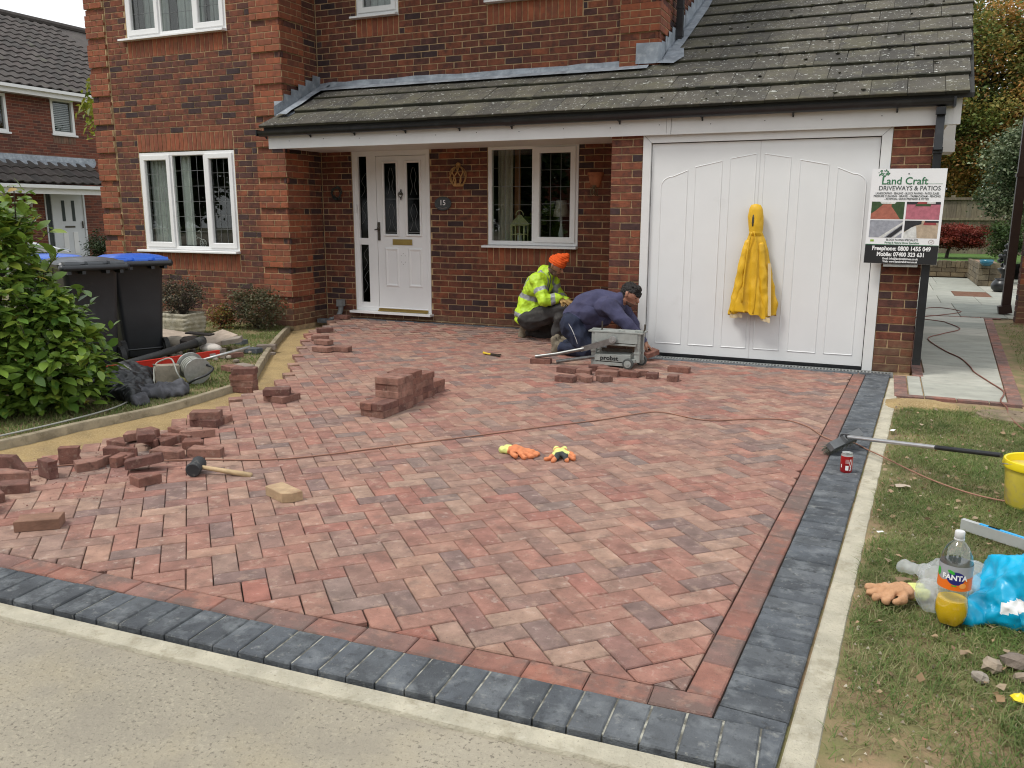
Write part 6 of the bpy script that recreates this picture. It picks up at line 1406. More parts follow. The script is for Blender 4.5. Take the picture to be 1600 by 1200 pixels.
for (q, z) in prf2:
    row = []; f = max(0, min(1, (1.3-z)/.7))
    for k in range(n):
        w = 2*math.pi*k/n; g = 1+f*(.16*math.sin(5*w+1.3)+.10*math.sin(9*w+.4+z*2)+.05*math.sin(17*w+z*5))+.05*noise.noise(Vector((math.cos(w)*2, math.sin(w)*2, z*9)))+.22*min(1, (1.54-z)*6)*(vor((math.cos(w)*.10, math.sin(w)*.10, z*.55), 15)-.35)
        zz = z+(-.03*math.sin(w*2.5+.5)+.012*math.sin(9*w) if z < .5 else 0); row.append((cx(z)+q*g*math.cos(w), -.055+q*g*math.sin(w)*(.42 if z < 1.25 else .7), zz))
    P.append(row)
b = MB(); b.grid(P, closed=True, r=.5); b.build('coat_body', m_coat, ct, smooth=True)
def sleeve(pts, rad, mats_=(m_coat,)):
    return fuse('sleeve', [(0, 'c', pts[i], rad[i], pts[i+1], rad[i+1]) for i in range(len(pts)-1)], .007, list(mats_), ct, 2, lambda p, l: .016*(vor((p.x, p.y, p.z*.5), 16)-.4)+.006*rn(p, 11))
sleeve([(-1.185, -.07, 1.17), (-1.215, -.08, .95), (-1.25, -.075, .70), (-1.275, -.07, .52)], [.03, .042, .045, .045]); sleeve([(-1.06, -.08, 1.15), (-1.03, -.09, .9), (-1.0, -.08, .65), (-.985, -.07, .5)], [.03, .04, .042, .04])
b = MB()
b.grid([[(-1.315+.12*i/6, -.095+.01*math.sin(i*2), .485-.012*j-.006*math.sin(i)-.028*j) for i in range(7)] for j in (0, .5, 1)]); b.grid([[(-1.02+.09*i/6, -.11+.008*math.sin(i*2), .48-.045*j-.004*i) for i in range(7)] for j in (0, .5, 1)])
b.grid([[(-.985+.03*j+.03*(i/6), -.10, .98-.5*i/6) for j in (0, 1)] for i in range(7)])
b.build('lining', m_cream2, ct, smooth=True)
b = MB(); b.tube(smoothpath([(-1.13, -.12, 1.28), (-1.10, -.125, 1.15), (-1.085, -.135, .95), (-1.08, -.145, .7), (-1.09, -.15, .5)], 4), .006, 6); b.tube(smoothpath([(-1.15, -.12, 1.27), (-1.17, -.115, 1.15), (-1.19, -.125, .9), (-1.2, -.14, .6)], 4), .008, 6); b.build('seam', m_coat, ct, smooth=True)
b = MB(); b.ell((-1.145, -.10, 1.38), (.012, .01, .06), n=10); b.build('hood_opening', m_dkmetal, ct, smooth=True)
b = MB(); b.tube([(-1.13, .03, 1.5), (-1.13, -.05, 1.5), (-1.13, -.05, 1.53)], .008, 8); b.build('door_handle', m_black, gdo)

# ------------------------------------------------------------------ things fixed to or standing in the front wall
pq = thing('house_number_plaque', 'dark oval slate plaque reading 15 beside the front door', 'plaque', (-5.07, .95, 1.56)); PT = Matrix.Translation((-5.07, .955, 1.56)) @ Matrix.Rotation(R(90), 4, 'X')
b = MB(); b.T = PT; b.lathe([(0, 0), (.118, 0), (.12, .004), (.112, .012), (.0, .012)], 32, sy=.72); b.build('slate', mat('slate', [(.045, .05, .052)], .6, 20, .3, .3, 60), pq, smooth=True, angle=30)
text('15', .09, m_wp, pq, PT @ Matrix.Translation((0, -.018, .0135)), 'CENTER', .0004, 'numeral', .001)
b = MB(); b.T = PT
for k in range(9): b.ell((-.055+k*.0135, -.058+.004*abs(k-4)*.5, .0135), (.005, .005, .002), n=6)
b.build('flower_motif', mat('faded_motif', [(.28, .22, .2)], .6, 20, .3, 0), pq)
m_terra = mat('terracotta', [(.36, .13, .06)], .85, 12, .25, .3, 60); m_terra2 = mat('yellow_terracotta', [(.42, .24, .09)], .8, 12, .25, .3, 60)
vs_ = thing('wall_vase', 'pierced yellow terracotta half vase hung on the bricks above the number plaque', 'wall ornament', (-4.855, .95, 1.77))
b = MB(); T = Matrix.Translation((-4.855, .962, 0))
pr_ = [(.055, 1.775), (.07, 1.79), (.098, 1.83), (.112, 1.88), (.108, 1.93), (.08, 1.975), (.045, 2.0)]
for k in range(9):
    w0 = math.pi+k*math.pi/8; b.tube([(-4.855+q*math.cos(w0+.35*math.sin((z-1.77)*22)*(1 if k % 2 else -1)), .962+q*math.sin(w0)*.6, z) for q, z in pr_], .008, 6)
b.lathe([(.05, 1.765), (.072, 1.77), (.072, 1.80), (.055, 1.805)], 20, (-4.855, .962, 0), sy=.6); b.lathe([(.04, 1.99), (.03, 2.01), (.036, 2.03), (.02, 2.05), (.0, 2.056)], 16, (-4.855, .962, 0), sy=.6); b.build('lattice', m_terra2, vs_, smooth=True)
wp = thing('wall_pot', 'terracotta half pot on the bricks between the porch window and garage pier', 'wall pot', (-3.08, .94, 1.74))
b = MB(); b.lathe([(.0, 1.735), (.045, 1.74), (.07, 1.80), (.085, 1.87), (.098, 1.875), (.098, 1.905), (.085, 1.905), (.08, 1.88)], 24, (-3.08, .965, 0), sy=.75); b.build('pot', m_terra, wp, smooth=True, angle=40)
b = MB(); 
for k in range(9): b.tube(smoothpath([(-3.08+rng.uniform(-.03, .03), .91, 1.76), (-3.08+rng.uniform(-.05, .05), .90, 1.70), (-3.08+rng.uniform(-.06, .06), .91, 1.64)], 2), .003, 4)
b.build('dry_stems', m_olive, wp)
wr = thing('wreath', 'small dark twig wreath on the porch side wall', 'wreath', (-6.65, .94, 1.62))
b = MB()
for k in range(60): w = rng.uniform(0, 6.28); q = rng.uniform(.05, .085); b.tube([(-6.65+q*math.cos(w), .94+rng.uniform(-.02, .01), 1.70+q*math.sin(w)), (-6.65+(q+.012)*math.cos(w+.5), .93+rng.uniform(-.02, .01), 1.70+(q+.012)*math.sin(w+.5))], .006, 4)
b.build('twigs', mat('dark_twig', [(.03, .035, .03)], .8, 30, .4, .2, 60), wr)
b = MB(); b.box((-6.37, .955, 1.505), (.028, .02, .10)); b.box((-6.37, .944, 1.49), (.014, .006, .03)); o = b.build('doorbell', m_white, own=True); tag(o, 'small white doorbell on the frame left of the front door', 'doorbell')
bp_ = thing('boot_pipe', 'grey rainwater pipe end with a square shoe at the porch corner', 'drainpipe', (-6.66, .85, 0)); m_gpipe = mat('grey_pipe', [(.2, .21, .21)], .55, 8, .15, .05, 30)
b = MB(); b.tube(smoothpath([(-6.63, .90, .27), (-6.635, .895, .15), (-6.66, .85, .06), (-6.71, .76, .035)], 4), .034, 14); b.build('pipe', m_gpipe, bp_, smooth=True); b = MB(); b.box((-6.63, .90, .255), (.085, .085, .09)); b.build('collar', m_gpipe, bp_)
# inside the windows
ln = thing('candle_lantern', 'cream framed candle lantern on the sill of the porch window', 'lantern', (-4.11, 1.15, 1.06)); m_lan = mat('cream_metal', [(.5, .48, .25)], .5, 5, .1, 0)
b = MB()
for sx_ in (-1, 1):
    for sy_ in (-1, 1): b.box((-4.11+sx_*.085, 1.15+sy_*.06, 1.19), (.014, .014, .22))
for z in (1.08, 1.19, 1.30): 
    for s_ in (-1, 1): b.box((-4.11, 1.15+s_*.06, z), (.17, .012, .014))
for dx in (-.028, .028): b.box((-4.11+dx, 1.09, 1.19), (.008, .008, .22))
b.lathe([(.13, 1.305), (.125, 1.32), (.05, 1.39), (.03, 1.42), (.0, 1.43)], 4, (-4.11, 1.15, 0)); b.tube([(-4.11+.05*math.cos(t), 1.15, 1.42+.06*math.sin(t)) for t in [k*math.pi/8 for k in range(9)]], .006, 6); b.build('frame', m_lan, ln)
b = MB(); b.tube([(-4.11, 1.15, 1.08), (-4.11, 1.15, 1.2)], .03, 12); b.build('candle', m_curtain, ln)
lp = thing('table_lamp', 'table lamp with pale fabric shade behind the right pane of the porch window', 'lamp', (-3.60, 1.3, 1.06))
b = MB(); b.lathe([(.10, 1.405), (.062, 1.60)], 20, (-3.62, 1.3, 0)); b.build('lamp_shade', m_cream, lp, smooth=True); b = MB(); b.lathe([(.0, .9), (.06, .9), (.03, 1.0), (.02, 1.1), (.035, 1.2), (.012, 1.3), (.012, 1.45)], 14, (-3.62, 1.3, 0)); b.build('lamp_base', m_curtain, lp, smooth=True)
bk = thing('ornamental_bicycle', 'small white wire bicycle ornament on the sill of the left ground floor window', 'ornament', (-8.6, .42, .98))
b = MB()
for xc, rr in ((-8.69, .055), (-8.52, .055)):
    b.tube([(xc+rr*math.cos(t), .42, 1.03+rr*math.sin(t)) for t in [k*math.pi/8 for k in range(17)]], .004, 5)
    for k in range(4): b.tube([(xc-rr*math.cos(k*.8), .42, 1.03-rr*math.sin(k*.8)), (xc+rr*math.cos(k*.8), .42, 1.03+rr*math.sin(k*.8))], .0015, 4)
b.tube(smoothpath([(-8.69, .42, 1.03), (-8.62, .42, 1.10), (-8.55, .42, 1.09), (-8.52, .42, 1.03)], 3), .004, 5); b.tube([(-8.62, .42, 1.10), (-8.63, .42, 1.14)], .004, 5); b.tube(smoothpath([(-8.55, .42, 1.09), (-8.545, .42, 1.17), (-8.57, .42, 1.20), (-8.60, .42, 1.19)], 3), .004, 5); b.build('frame', m_curtain, bk)
b = MB(); b.box((-8.45, 1.3, 1.28), (.62, .02, .32)); b.build('white_board', m_curtain, None); bpy.data.objects['white_board'].name = 'whiteboard'; tag(bpy.data.objects['whiteboard'], 'pale panel standing inside the left ground floor window', 'panel')
b = MB()
for k in range(26): w = rng.uniform(0, 6.28); b.tube([(-9.02, .42, 1.0), (-9.02+.06*math.cos(w)*rng.random(), .42+.02*math.sin(w), 1.0+rng.uniform(.04, .09))], .003, 4)
tag(b.build('potted_sprig', m_dark, own=True), 'little dark sprig standing behind the left pane of the left window', 'plant')
# ------------------------------------------------------------------ wheelie bins
def rrect(w, d, r, n=5):
    out = []
    for cx_, cy_, a0 in ((w/2-r, d/2-r, 0), (-w/2+r, d/2-r, 90), (-w/2+r, -d/2+r, 180), (w/2-r, -d/2+r, 270)):
        for k in range(n+1): a = R(a0+90*k/n); out.append((cx_+r*math.cos(a), cy_+r*math.sin(a)))
    return out
m_binb = mat('dark_bin_plastic', [(.022, .024, .028)], .42, 4, .15, .05, 60, spots=[((.07, .075, .08), 6, .6, .8, .4)]); m_bluel = mat('blue_bin_lid', [(.015, .10, .50)], .35, 4, .1, .03, 30); m_greyl = mat('dark_grey_bin_lid', [(.05, .055, .062)], .38, 4, .2, .03, 30, spots=[((.2, .21, .22), 5, .56, .75, .4)])
def bin_(loc, rz, lid, label):
    t = thing('wheelie_bin', label, 'bin', loc, 'wheelie bins on the lawn'); T = Matrix.Translation(loc) @ Matrix.Rotation(R(rz), 4, 'Z')
    b = MB(); b.T = T; rows = []
    for z, w, d, dx in ((.03, .37, .34, .02), (.06, .385, .36, .02), (.5, .43, .42, .01), (.90, .475, .465, 0), (.935, .51, .49, 0), (.97, .52, .5, 0)):
        rows.append([(x+dx, y, z) for x, y in rrect(w, d, .05)])
    b.grid(rows[::1], closed=True); b.add([v for v in rows[0]], [tuple(range(len(rows[0])))]); b.build('bin_body', m_binb, t, smooth=True, angle=35)
    b = MB(); b.T = T; rows = []
    for z, w, d, dx in ((.945, .56, .55, 0), (.985, .585, .57, 0), (1.003, .565, .55, 0), (1.024, .46, .45, -.01), (1.036, .2, .2, -.01)): rows.append([(x+dx, y, z+.0*(x)) for x, y in rrect(w, d, .06 if w > .3 else .04)])
    b.grid(rows, closed=True); b.add(rows[-1], [tuple(range(len(rows[0])))]); b.box((-.29, 0, .975), (.05, .22, .03))
    for y in (-.19, .0, .19): b.box((.29, y, .990), (.12, .12, .04)); b.tube([(.335, y-.062, .978), (.335, y+.062, .978)], .034, 12)
    b.build('lid', lid, t, smooth=True, angle=35)
    b = MB(); b.T = T; b.tube([(.365, -.27, .955), (.365, .27, .955)], .026, 12); b.ell((.34, -.27, .955), (.05, .03, .035)); b.ell((.34, .27, .955), (.05, .03, .035))
    for y in (-.22, -.1, .1, .22): b.box((.30, y, .935), (.14, .03, .07))
    b.build('handle_bar', m_binb, t, smooth=True, angle=40)
    for s in (-1, 1):
        b = MB(); b.T = T; b.tube([(.21, s*.2-.022, .1), (.21, s*.2+.022, .1)], .1, 24); b.tube([(.21, s*.2-.028, .1), (.21, s*.2+.028, .1)], .05, 16); b.build('wheel', mat('tyre_black', [(.02, .02, .02)], .7, 20, .3, .2, 60), t, smooth=True, angle=40)
    b = MB(); b.T = T; b.tube([(.21, -.2, .1), (.21, .2, .1)], .011, 8); b.build('axle', m_black, t)
    return t
bin_((-6.87, -2.26, 0), -28, m_bluel, 'black wheelie bin with blue lid, nearest the stone planter')
bin_((-6.76, -2.92, 0), -22, m_greyl, 'black wheelie bin with dark grey lid beside the leafy bush')
bin_((-7.55, -2.65, 0), -25, m_bluel, 'blue lidded wheelie bin mostly hidden behind the grey lidded one')

# ------------------------------------------------------------------ stone planter, rake handle
m_plant = mat('cast_stone', [(.38, .34, .25)], .95, 8, .3, .6, 50, spots=[((.55, .52, .44), 14, .5, .68, .6), ((.14, .13, .09), 20, .56, .7, .6)])
b = MB(); P = []
for j in range(19):
    z = .27*j/18; row = []
    for (x, y) in rrect(.44+.06*math.sin(j/18*2.4), .30+.04*math.sin(j/18*2.4), .06, 9):
        a = math.atan2(y, x); lay = 2.2*abs(math.sin((z*9+.35*noise.noise(Vector((x*5, y*5, z*4)))+.12*math.sin(x*14))*math.pi*2))**.5-1.2; g = 1+.045*lay+.07*noise.noise(Vector((x*14, y*14, z*20))); row.append((-7.62+x*g, -.95+y*g, z+.006*noise.noise(Vector((x*9, y*9, 1)))))
    P.append(row)
rim = [(-7.62+(p[0]+7.62)*.82, -.95+(p[1]+.95)*.76, p[2]) for p in P[-1]]; low_ = [(p[0], p[1], .2) for p in rim]; P += [rim, low_]
b.grid(P, closed=True); o = b.build('stone_planter', m_plant, own=True, smooth=True); tag(o, 'pale weathered stone effect planter with wavy layered sides under the front window', 'planter')
b = MB()
for k in range(5): b.ell((-7.78+rng.uniform(-.03, .03), -1.08, .06+rng.uniform(0, .05)), (.045, .03, .035), jit=.12, n=9); b.ell((-7.47+rng.uniform(-.03, .03), -1.08, .06+rng.uniform(0, .06)), (.045, .03, .04), jit=.12, n=9)
c = b.build('moulded_flower', m_plant, o, smooth=True, kind='stuff')
b = MB(); b.prism([(-7.8, -1.06), (-7.44, -1.06), (-7.44, -.84), (-7.8, -.84)], .19, .215); b.build('soil', m_joint, o)
b = MB(); b.tube([(-7.86, -.62, .49), (-8.9, -.62, .10), (-9.15, -.62, .02)], .016, 10); o = b.build('tool_handle', mat('pale_wood', [(.42, .33, .2)], .8, 10, .2, .2, 40), own=True, smooth=True); tag(o, 'long pale wooden tool handle leaning into the planter shrub', 'tool handle')

# ------------------------------------------------------------------ rubble and tools on the front lawn
lv_ = thing('spirit_level', 'long red spirit level with a yellow vial lying over the rubble', 'spirit level', (-5.75, -3.1, .1)); m_redp = mat('red_paint', [(.55, .025, .012)], .4, 10, .1, .05, 40)
a_, c_ = Vector((-5.90, -3.80, .15)), Vector((-5.63, -2.43, .14)); q = (c_-a_).to_track_quat('Y', 'Z').to_matrix().to_4x4(); LT = Matrix.Translation((a_+c_)/2) @ q
b = MB(); b.T = LT; b.box((0, 0, 0), (.024, 1.36, .055)); b.box((0, 0, .029), (.03, 1.36, .006)); b.box((0, 0, -.029), (.03, 1.36, .006)); b.build('beam', m_redp, lv_)
b = MB(); b.T = LT; b.box((.0, -.18, .004), (.032, .09, .03)); b.build('vial_housing', mat('yellow_vial', [(.6, .7, .1)], .3, 5, .1, 0), lv_); b = MB(); b.T = LT; b.box((.017, -.18, .004), (.002, .02, .02)); b.build('bubble', m_bk, lv_); b = MB(); b.T = LT; b.box((0, .60, 0), (.034, .06, .02)); b.build('end_window', m_steel, lv_)
b = MB(); b.tube([(-6.30, -3.05, .06), (-6.24, -2.6, .11), (-6.20, -2.12, .17)], [.032, .034, .038], 14); b.tube([(-6.205, -2.16, .165), (-6.195, -2.06, .178)], .046, 14); o = b.build('drain_pipe', mat('dirty_pipe', [(.045, .045, .045)], .6, 8, .3, .2, 40, spots=[((.2, .18, .15), 9, .55, .7, .6)]), own=True, smooth=True); tag(o, 'dusty dark grey plastic pipe leaning on the rubble behind the red level', 'pipe')
def rslab(x, y, rz, L_, W_, h, tilt, material, label, z=0, cat='slab', name='paving_slab'):
    m_ = MB(); q = rrect(L_, W_, .004, 1); q = [(p[0]+rng.uniform(-.008, .008), p[1]+rng.uniform(-.008, .008)) for p in q]; m_.prism(q, 0, h, .006); me = m_.mesh(name); me.materials.append(material); o = bpy.data.objects.new(name, me); COL.objects.link(o); o.location = (x, y, z); o.rotation_euler = (tilt[0], tilt[1], R(rz)); return tag(o, label, cat)
m_oldslab = mat('old_concrete_slab', [(.42, .34, .27)], .95, 7, .2, .5, 60, spots=[((.27, .21, .16), 9, .52, .7, .6)]); m_rub = mat('grey_rubble', [(.27, .22, .18), (.2, .16, .13), (.34, .3, .25)], .95, 10, .25, .6, 60)
rslab(-7.05, -1.66, 25, .40, .32, .05, (R(4), R(8)), m_oldslab, 'broken beige slab leaning on the rubble nearest the blue lidded bin', z=.09)
rslab(-6.48, -1.60, -20, .34, .36, .05, (R(14), R(4)), m_oldslab, 'square beige slab tilted on the rubble in front of the planter', z=.08)
b = MB(); b.ell((-6.72, -1.92, .09), (.17, .10, .08), n=16, jit=.03); tag(b.build('cement_bag', mat('dusty_sack', [(.34, .29, .23)], .95, 8, .3, .6, 30), own=True, smooth=True), 'dusty slumped sack lying between the two beige slabs', 'sack')
b = MB(); b.ell((-6.15, -2.02, .09), (.13, .08, .05), n=14, jit=.06); tag(b.build('white_sack', mat('white_dusty_sack', [(.55, .5, .45)], .95, 8, .2, .5, 30), own=True, smooth=True), 'small whitish bag lying on the rubble behind the cable reel', 'sack')
b = MB(); b.ell((-6.45, -1.98, .13), (.12, .09, .07), n=10, jit=.1); b.box((-6.40, -1.9, .21), (.28, .10, .015), rz=.2, ry=.05); tag(b.build('broken_gully', m_rub if 0 else mat('blackened_rubble', [(.05, .04, .035), (.09, .07, .06)], .9, 10, .3, .6, 50), own=True), 'dark broken drain gully propped on the rubble between the slabs', 'rubble')
for a in ((-6.52, -1.22, -2, 'dark charcoal block alone on the lawn in front of the olive shrub', m_coal, {}), (-5.97, -1.62, 3, 'charcoal block by the edging board where it bends', m_coal, {}), (-5.98, -1.38, 30, 'mud grey block touching the edging board', m_rub, {}), (-6.24, -1.60, 25, 'tilted grey block on top of the rubble by the lawn', m_rub, dict(z=.06, tilt=(R(8), R(-10)))), (-6.30, -1.80, 0, 'grey block under the tilted one in the rubble', m_rub, {}), (-6.05, -1.98, -5, 'brown grey block beside the end of the red level', m_rub, {}), (-5.92, -1.90, 50, 'brown triangular piece against the grey rubble blocks', m_newb, dict(cut=(.6, .02))), (-5.42, -2.52, -12, 'red block on the grass left of the four high stack', m_newb, {}), (-5.36, -2.42, -16, 'pale topped block behind the red one on the grass left of the stack', m_rub, {}), (-6.42, -1.75, 60, 'half buried grey block in the middle of the rubble', m_rub, dict(z=.03))):
    loose(a[0], a[1], a[2], a[3], a[4], **a[5])
b = MB()
for k in range(60):
    x, y = rng.gauss(-6.25, .27), rng.gauss(-1.95, .24); s = rng.uniform(.01, .045); b.ell((x, y, s*.5), (s, s*.8, s*.6), n=7, jit=.18)
o = b.build('rubble', m_rub, kind='stuff'); o['label'] = 'broken lumps and crumbs of rubble between the bins and the edging board'
rslab(-5.50, -3.22, 62, .20, .10, .17, (0, R(4)), mat('old_block', [(.3, .26, .2)], .95, 9, .25, .6, 60), 'upright weathered concrete block beside the cable reel', cat='block', name='concrete_block')
rl = thing('cable_reel', 'grey metal cable reel with wound cable and black carrying handle', 'cable reel', (-5.28, -3.05, 0)); m_cab = mat('grey_cable', [(.34, .34, .3)], .6, 10, .1, 0); ax_ = Vector((.75, -.35, -.12)).normalized(); q = ax_.to_track_quat('Z', 'Y').to_matrix().to_4x4()
RT = Matrix.Translation((-5.32, -3.08, .125)) @ q
for z, r_ in ((-.10, .115), (.08, .115)): b = MB(); b.T = RT; b.lathe([(.03, z), (r_, z-.004), (r_+.003, z), (r_, z+.004), (.03, z+.004)], 28); b.build('flange', m_steel, rl, smooth=True, angle=30)
b = MB(); b.T = RT
for k in range(11): b.tube([((.075+.01*(k % 2))*math.cos(t), (.075+.01*(k % 2))*math.sin(t), -.09+k*.016+.003*math.sin(t)) for t in [j*math.pi/9 for j in range(19)]], .0085, 6)
b.build('wound_cable', m_cab, rl, smooth=True); b = MB(); b.tube(smoothpath([(-5.50, -3.12, .17), (-5.48, -3.16, .02), (-5.30, -3.22, .01), (-5.2, -3.2, .06), (-5.13, -3.12, .10), (-5.15, -3.05, .15), (-5.45, -3.05, .185)], 4), .010, 8); b.build('carrying_handle', m_black, rl, smooth=True)
b = MB(); b.tube([(-5.40, -3.0, .16), (-5.12, -2.6, .26)], .012, 8); b.build('reel_arm', m_steel, rl, smooth=True)
b = MB(); b.tube(smoothpath([(-5.30, -3.22, .01), (-5.32, -3.27, .12), (-5.42, -3.22, .22), (-5.52, -3.22, .21), (-5.56, -3.28, .16), (-5.45, -3.42, .01), (-5.30, -3.72, .008), (-5.13, -4.08, .012), (-5.07, -4.55, .02), (-5.11, -5.0, .02), (-5.2, -5.6, .02)], 6), .0065, 6); tag(b.build('cable', m_cab, own=True, smooth=True), 'pale thin cable running from the reel along the lawn edge', 'cable')
m_tarp = mat('black_sheet', [(.018, .019, .021)], .4, 8, .4, .25, 30, spots=[((.12, .12, .12), 6, .55, .7, .5)])
tarp = [(0, 'e', (-5.62, -3.62, .06), (.30, .17, .11), Euler((0, .1, .4))), (0, 'e', (-5.42, -3.72, .04), (.22, .13, .07), Euler((0, 0, -.5))), (0, 'e', (-5.78, -3.35, .06), (.22, .16, .1), None), (0, 'c', (-5.2, -3.86, .035), .035, (-5.45, -3.55, .07), .06)]
o = fuse('plastic_sheet', tarp, .011, [m_tarp], None, 1, lambda p, l: .07*(vor(p, 9)-.35)+.03*(vor(p, 22, 2)-.35)); tag(o, 'crumpled heap of black plastic sheeting under the red level', 'plastic sheet')
o = fuse('old_jacket', [(0, 'e', (-5.24, -3.60, .03), (.19, .12, .045), Euler((0, 0, .9))), (0, 'e', (-5.16, -3.50, .04), (.10, .09, .045), Euler((.2, 0, .2))), (0, 'c', (-5.15, -3.8, .03), .03, (-5.1, -3.9, .025), .03), (0, 'c', (-5.3, -3.62, .05), .03, (-5.12, -3.42, .03), .025)], .009, [mat('grey_dusty_cloth', [(.09, .09, .1)], .95, 10, .4, .4, 40)], None, 1, lambda p, l: .085*(vor((p.x, p.y, p.z*1.6), 10)-.38)+.035*(vor(p, 24, 2)-.35)); tag(o, 'dusty dark grey cloth bundle on the grass beside the concrete block', 'cloth')

# ------------------------------------------------------------------ cables across the paving
b = MB(); pts = [(-5.2, -5.75), (-4.466, -5.428), (-4.1, -5.14), (-3.617, -4.836), (-3.118, -4.58), (-2.626, -4.004), (-2.284, -3.592), (-2.012, -3.246), (-1.714, -2.892), (-1.50, -2.57), (-1.36, -2.49), (-1.047, -2.60), (-.80, -2.46), (-.64, -2.37), (-.50, -2.36), (-.36, -2.49), (-.24, -2.73), (-.13, -2.84), (-.06, -2.80), (.027, -2.937), (.126, -3.102), (.247, -3.296), (.377, -3.477), (.515, -3.611), (.649, -3.681), (.85, -3.72), (1.2, -3.9)]
b.tube(smoothpath([(x, y, .0065 if x < .1 else .012) for x, y in pts], 6), .0042, 7); tag(b.build('extension_cable', mat('dusty_orange_cable', [(.30, .15, .10)], .7, 6, .2, .05, 30), own=True, smooth=True), 'thin orange brown cable snaking across the driveway and under the broom head', 'cable')
b = MB(); pts = [(.40, 5.4), (.823, 6.3), (1.16, 5.8), (.716, 5.0), (.50, 4.7), (.80, 4.4), (.881, 4.23), (.99, 3.60), (.75, 3.0), (.578, 2.477), (.70, 1.6), (.82, 1.126), (.87, .6), (.88, .3), (.96, -.2), (1.02, -.6), (.955, -1.0), (.97, -1.25), (.95, -1.6), (1.02, -2.1), (1.2, -2.6), (1.6, -3.2)]
b.tube(smoothpath([(x, y, .006) for x, y in pts], 6), .006, 7); tag(b.build('extension_cable', mat('brown_cable', [(.20, .08, .055)], .7, 6, .2, .05, 30), own=True, smooth=True), 'dark red brown cable lying in loops along the garden path slabs', 'cable')

# ------------------------------------------------------------------ mallet, pliers, gloves
ml = thing('rubber_mallet', 'black rubber mallet with a pale wooden handle lying on the paving', 'mallet', (-3.38, -5.0, 0)); d_ = Vector((.29, .095, -.02)).normalized(); hc_ = Vector((-3.40, -5.02, .045))
hd_ = Vector((-.45, .85, .05)).normalized()
b = MB(); b.tube([hc_-hd_*.065, hc_-hd_*.055, hc_-hd_*.03, hc_+hd_*.03, hc_+hd_*.055, hc_+hd_*.065], [.036, .042, .038, .038, .042, .036], 20); b.build('mallet_head', mat('worn_rubber', [(.03, .032, .035)], .7, 20, .3, .2, 60, spots=[((.2, .19, .17), 22, .55, .7, .5)]), ml, smooth=True, angle=50)
b = MB(); b.tube([hc_+d_*.02, hc_+d_*.12+Vector((0, 0, -.006)), hc_+d_*.32+Vector((0, 0, -.02))], [.012, .013, .016], 10); b.build('mallet_handle', mat('ash_handle', [(.5, .36, .2)], .7, 10, .15, .1, 40, stretch=(2, 9, 2)), ml, smooth=True)
pz = thing('pliers', 'pliers with yellow handles lying on the paving near the kneeling man', 'pliers', (-3.6, -.72, 0)); m_ypl = mat('yellow_grip', [(.65, .45, .03)], .5, 5, .1, 0)
b = MB(); b.tube(smoothpath([(-3.74, -.64, .012), (-3.68, -.70, .014), (-3.61, -.73, .014)], 3), .009, 6); b.tube(smoothpath([(-3.72, -.69, .012), (-3.66, -.72, .014), (-3.61, -.735, .014)], 3), .009, 6); b.build('grip', m_ypl, pz, smooth=True)
b = MB(); b.box((-3.56, -.75, .014), (.10, .025, .018), rz=-.4); b.box((-3.52, -.73, .014), (.05, .012, .012), rz=.5); b.box((-3.50, -.79, .012), (.06, .014, .012), rz=-.5); b.build('jaw', m_dkmetal, pz)
m_og = mat('orange_rubber_glove', [(.62, .21, .085)], .75, 25, .15, .3, 120, spots=[((.42, .16, .08), 14, .56, .72, .5)]); m_yc = mat('yellow_knit_cuff', [(.62, .66, .22)], .9, 30, .15, .3, 120); m_tg = mat('tan_rubber_glove', [(.46, .25, .13)], .8, 25, .18, .3, 120, spots=[((.62, .38, .25), 20, .5, .7, .5), ((.3, .13, .07), 16, .6, .75, .5)]); m_dp = mat('dark_glove_palm', [(.04, .045, .045)], .8, 25, .3, .3, 120)
def glove(label, c, ang, mats_, spread=.2, curl=.3, s=1, flip=1, extra=(), parent=None, dark=None):
    a = R(ang); d = Vector((math.cos(a), math.sin(a), 0)); x = Vector((-math.sin(a), math.cos(a), 0))*flip; c = Vector(c); P = []
    U = Vector((0, 0, 1))
    P += [(0, 'e', tuple(c+U*.028*s), (.046*s, .043*s, .024*s), Euler((0, 0, a))), (0, 'c', tuple(c-d*.03*s+x*.018*s+U*.026), .026*s, tuple(c-d*.03*s-x*.018*s+U*.026), .026*s)]
    P += [(1, 'c', tuple(c-d*.055*s+x*.018*s+U*.022), .022*s, tuple(c-d*.095*s+x*.024*s+U*.02), .021*s), (1, 'c', tuple(c-d*.055*s-x*.018*s+U*.022), .022*s, tuple(c-d*.095*s-x*.026*s+U*.022), .02*s)]
    for k in range(4):
        o = (k-1.5); p = c+d*.035*s+x*o*.022*s+U*.028*s; dd = (d+x*o*spread+U*.15).normalized(); L_ = (.034, .038, .036, .028)[k]*s
        for j in range(3): dd = (dd+Vector((0, 0, -1))*curl+x*rng.uniform(-.12, .12)).normalized(); q = p+dd*L_*(1, .8, .7)[j]; q.z = max(q.z, .011*s+c.z); P.append((0, 'c', tuple(p), (.0155-.0006*j)*s, tuple(q), (.0150-.0006*j)*s)); p = q
    t0 = c-d*.01*s+x*.035*s+U*.022; t1 = t0+(x*.8+d*.55).normalized()*.045*s; t2 = t1+(x*.35+d*.9-U*.1).normalized()*.032*s; P += [(0, 'c', tuple(t0), .018*s, tuple(t1), .015*s), (0, 'c', tuple(t1), .0145*s, tuple(t2), .012*s)]
    rl_ = dark
    o = fuse('work_glove', P, .0045, mats_, parent, 2, lambda p, l: .003*rn(p, 40)+.010*(vor(p, 42)-.38), rl_)
    return tag(o, label, 'glove') if parent is None else o
glove('orange work glove with yellow cuff lying palm down on the paving', (-1.915, -3.92, .0), -12, [m_og, m_yc], .22, .35, 1.02, -1)
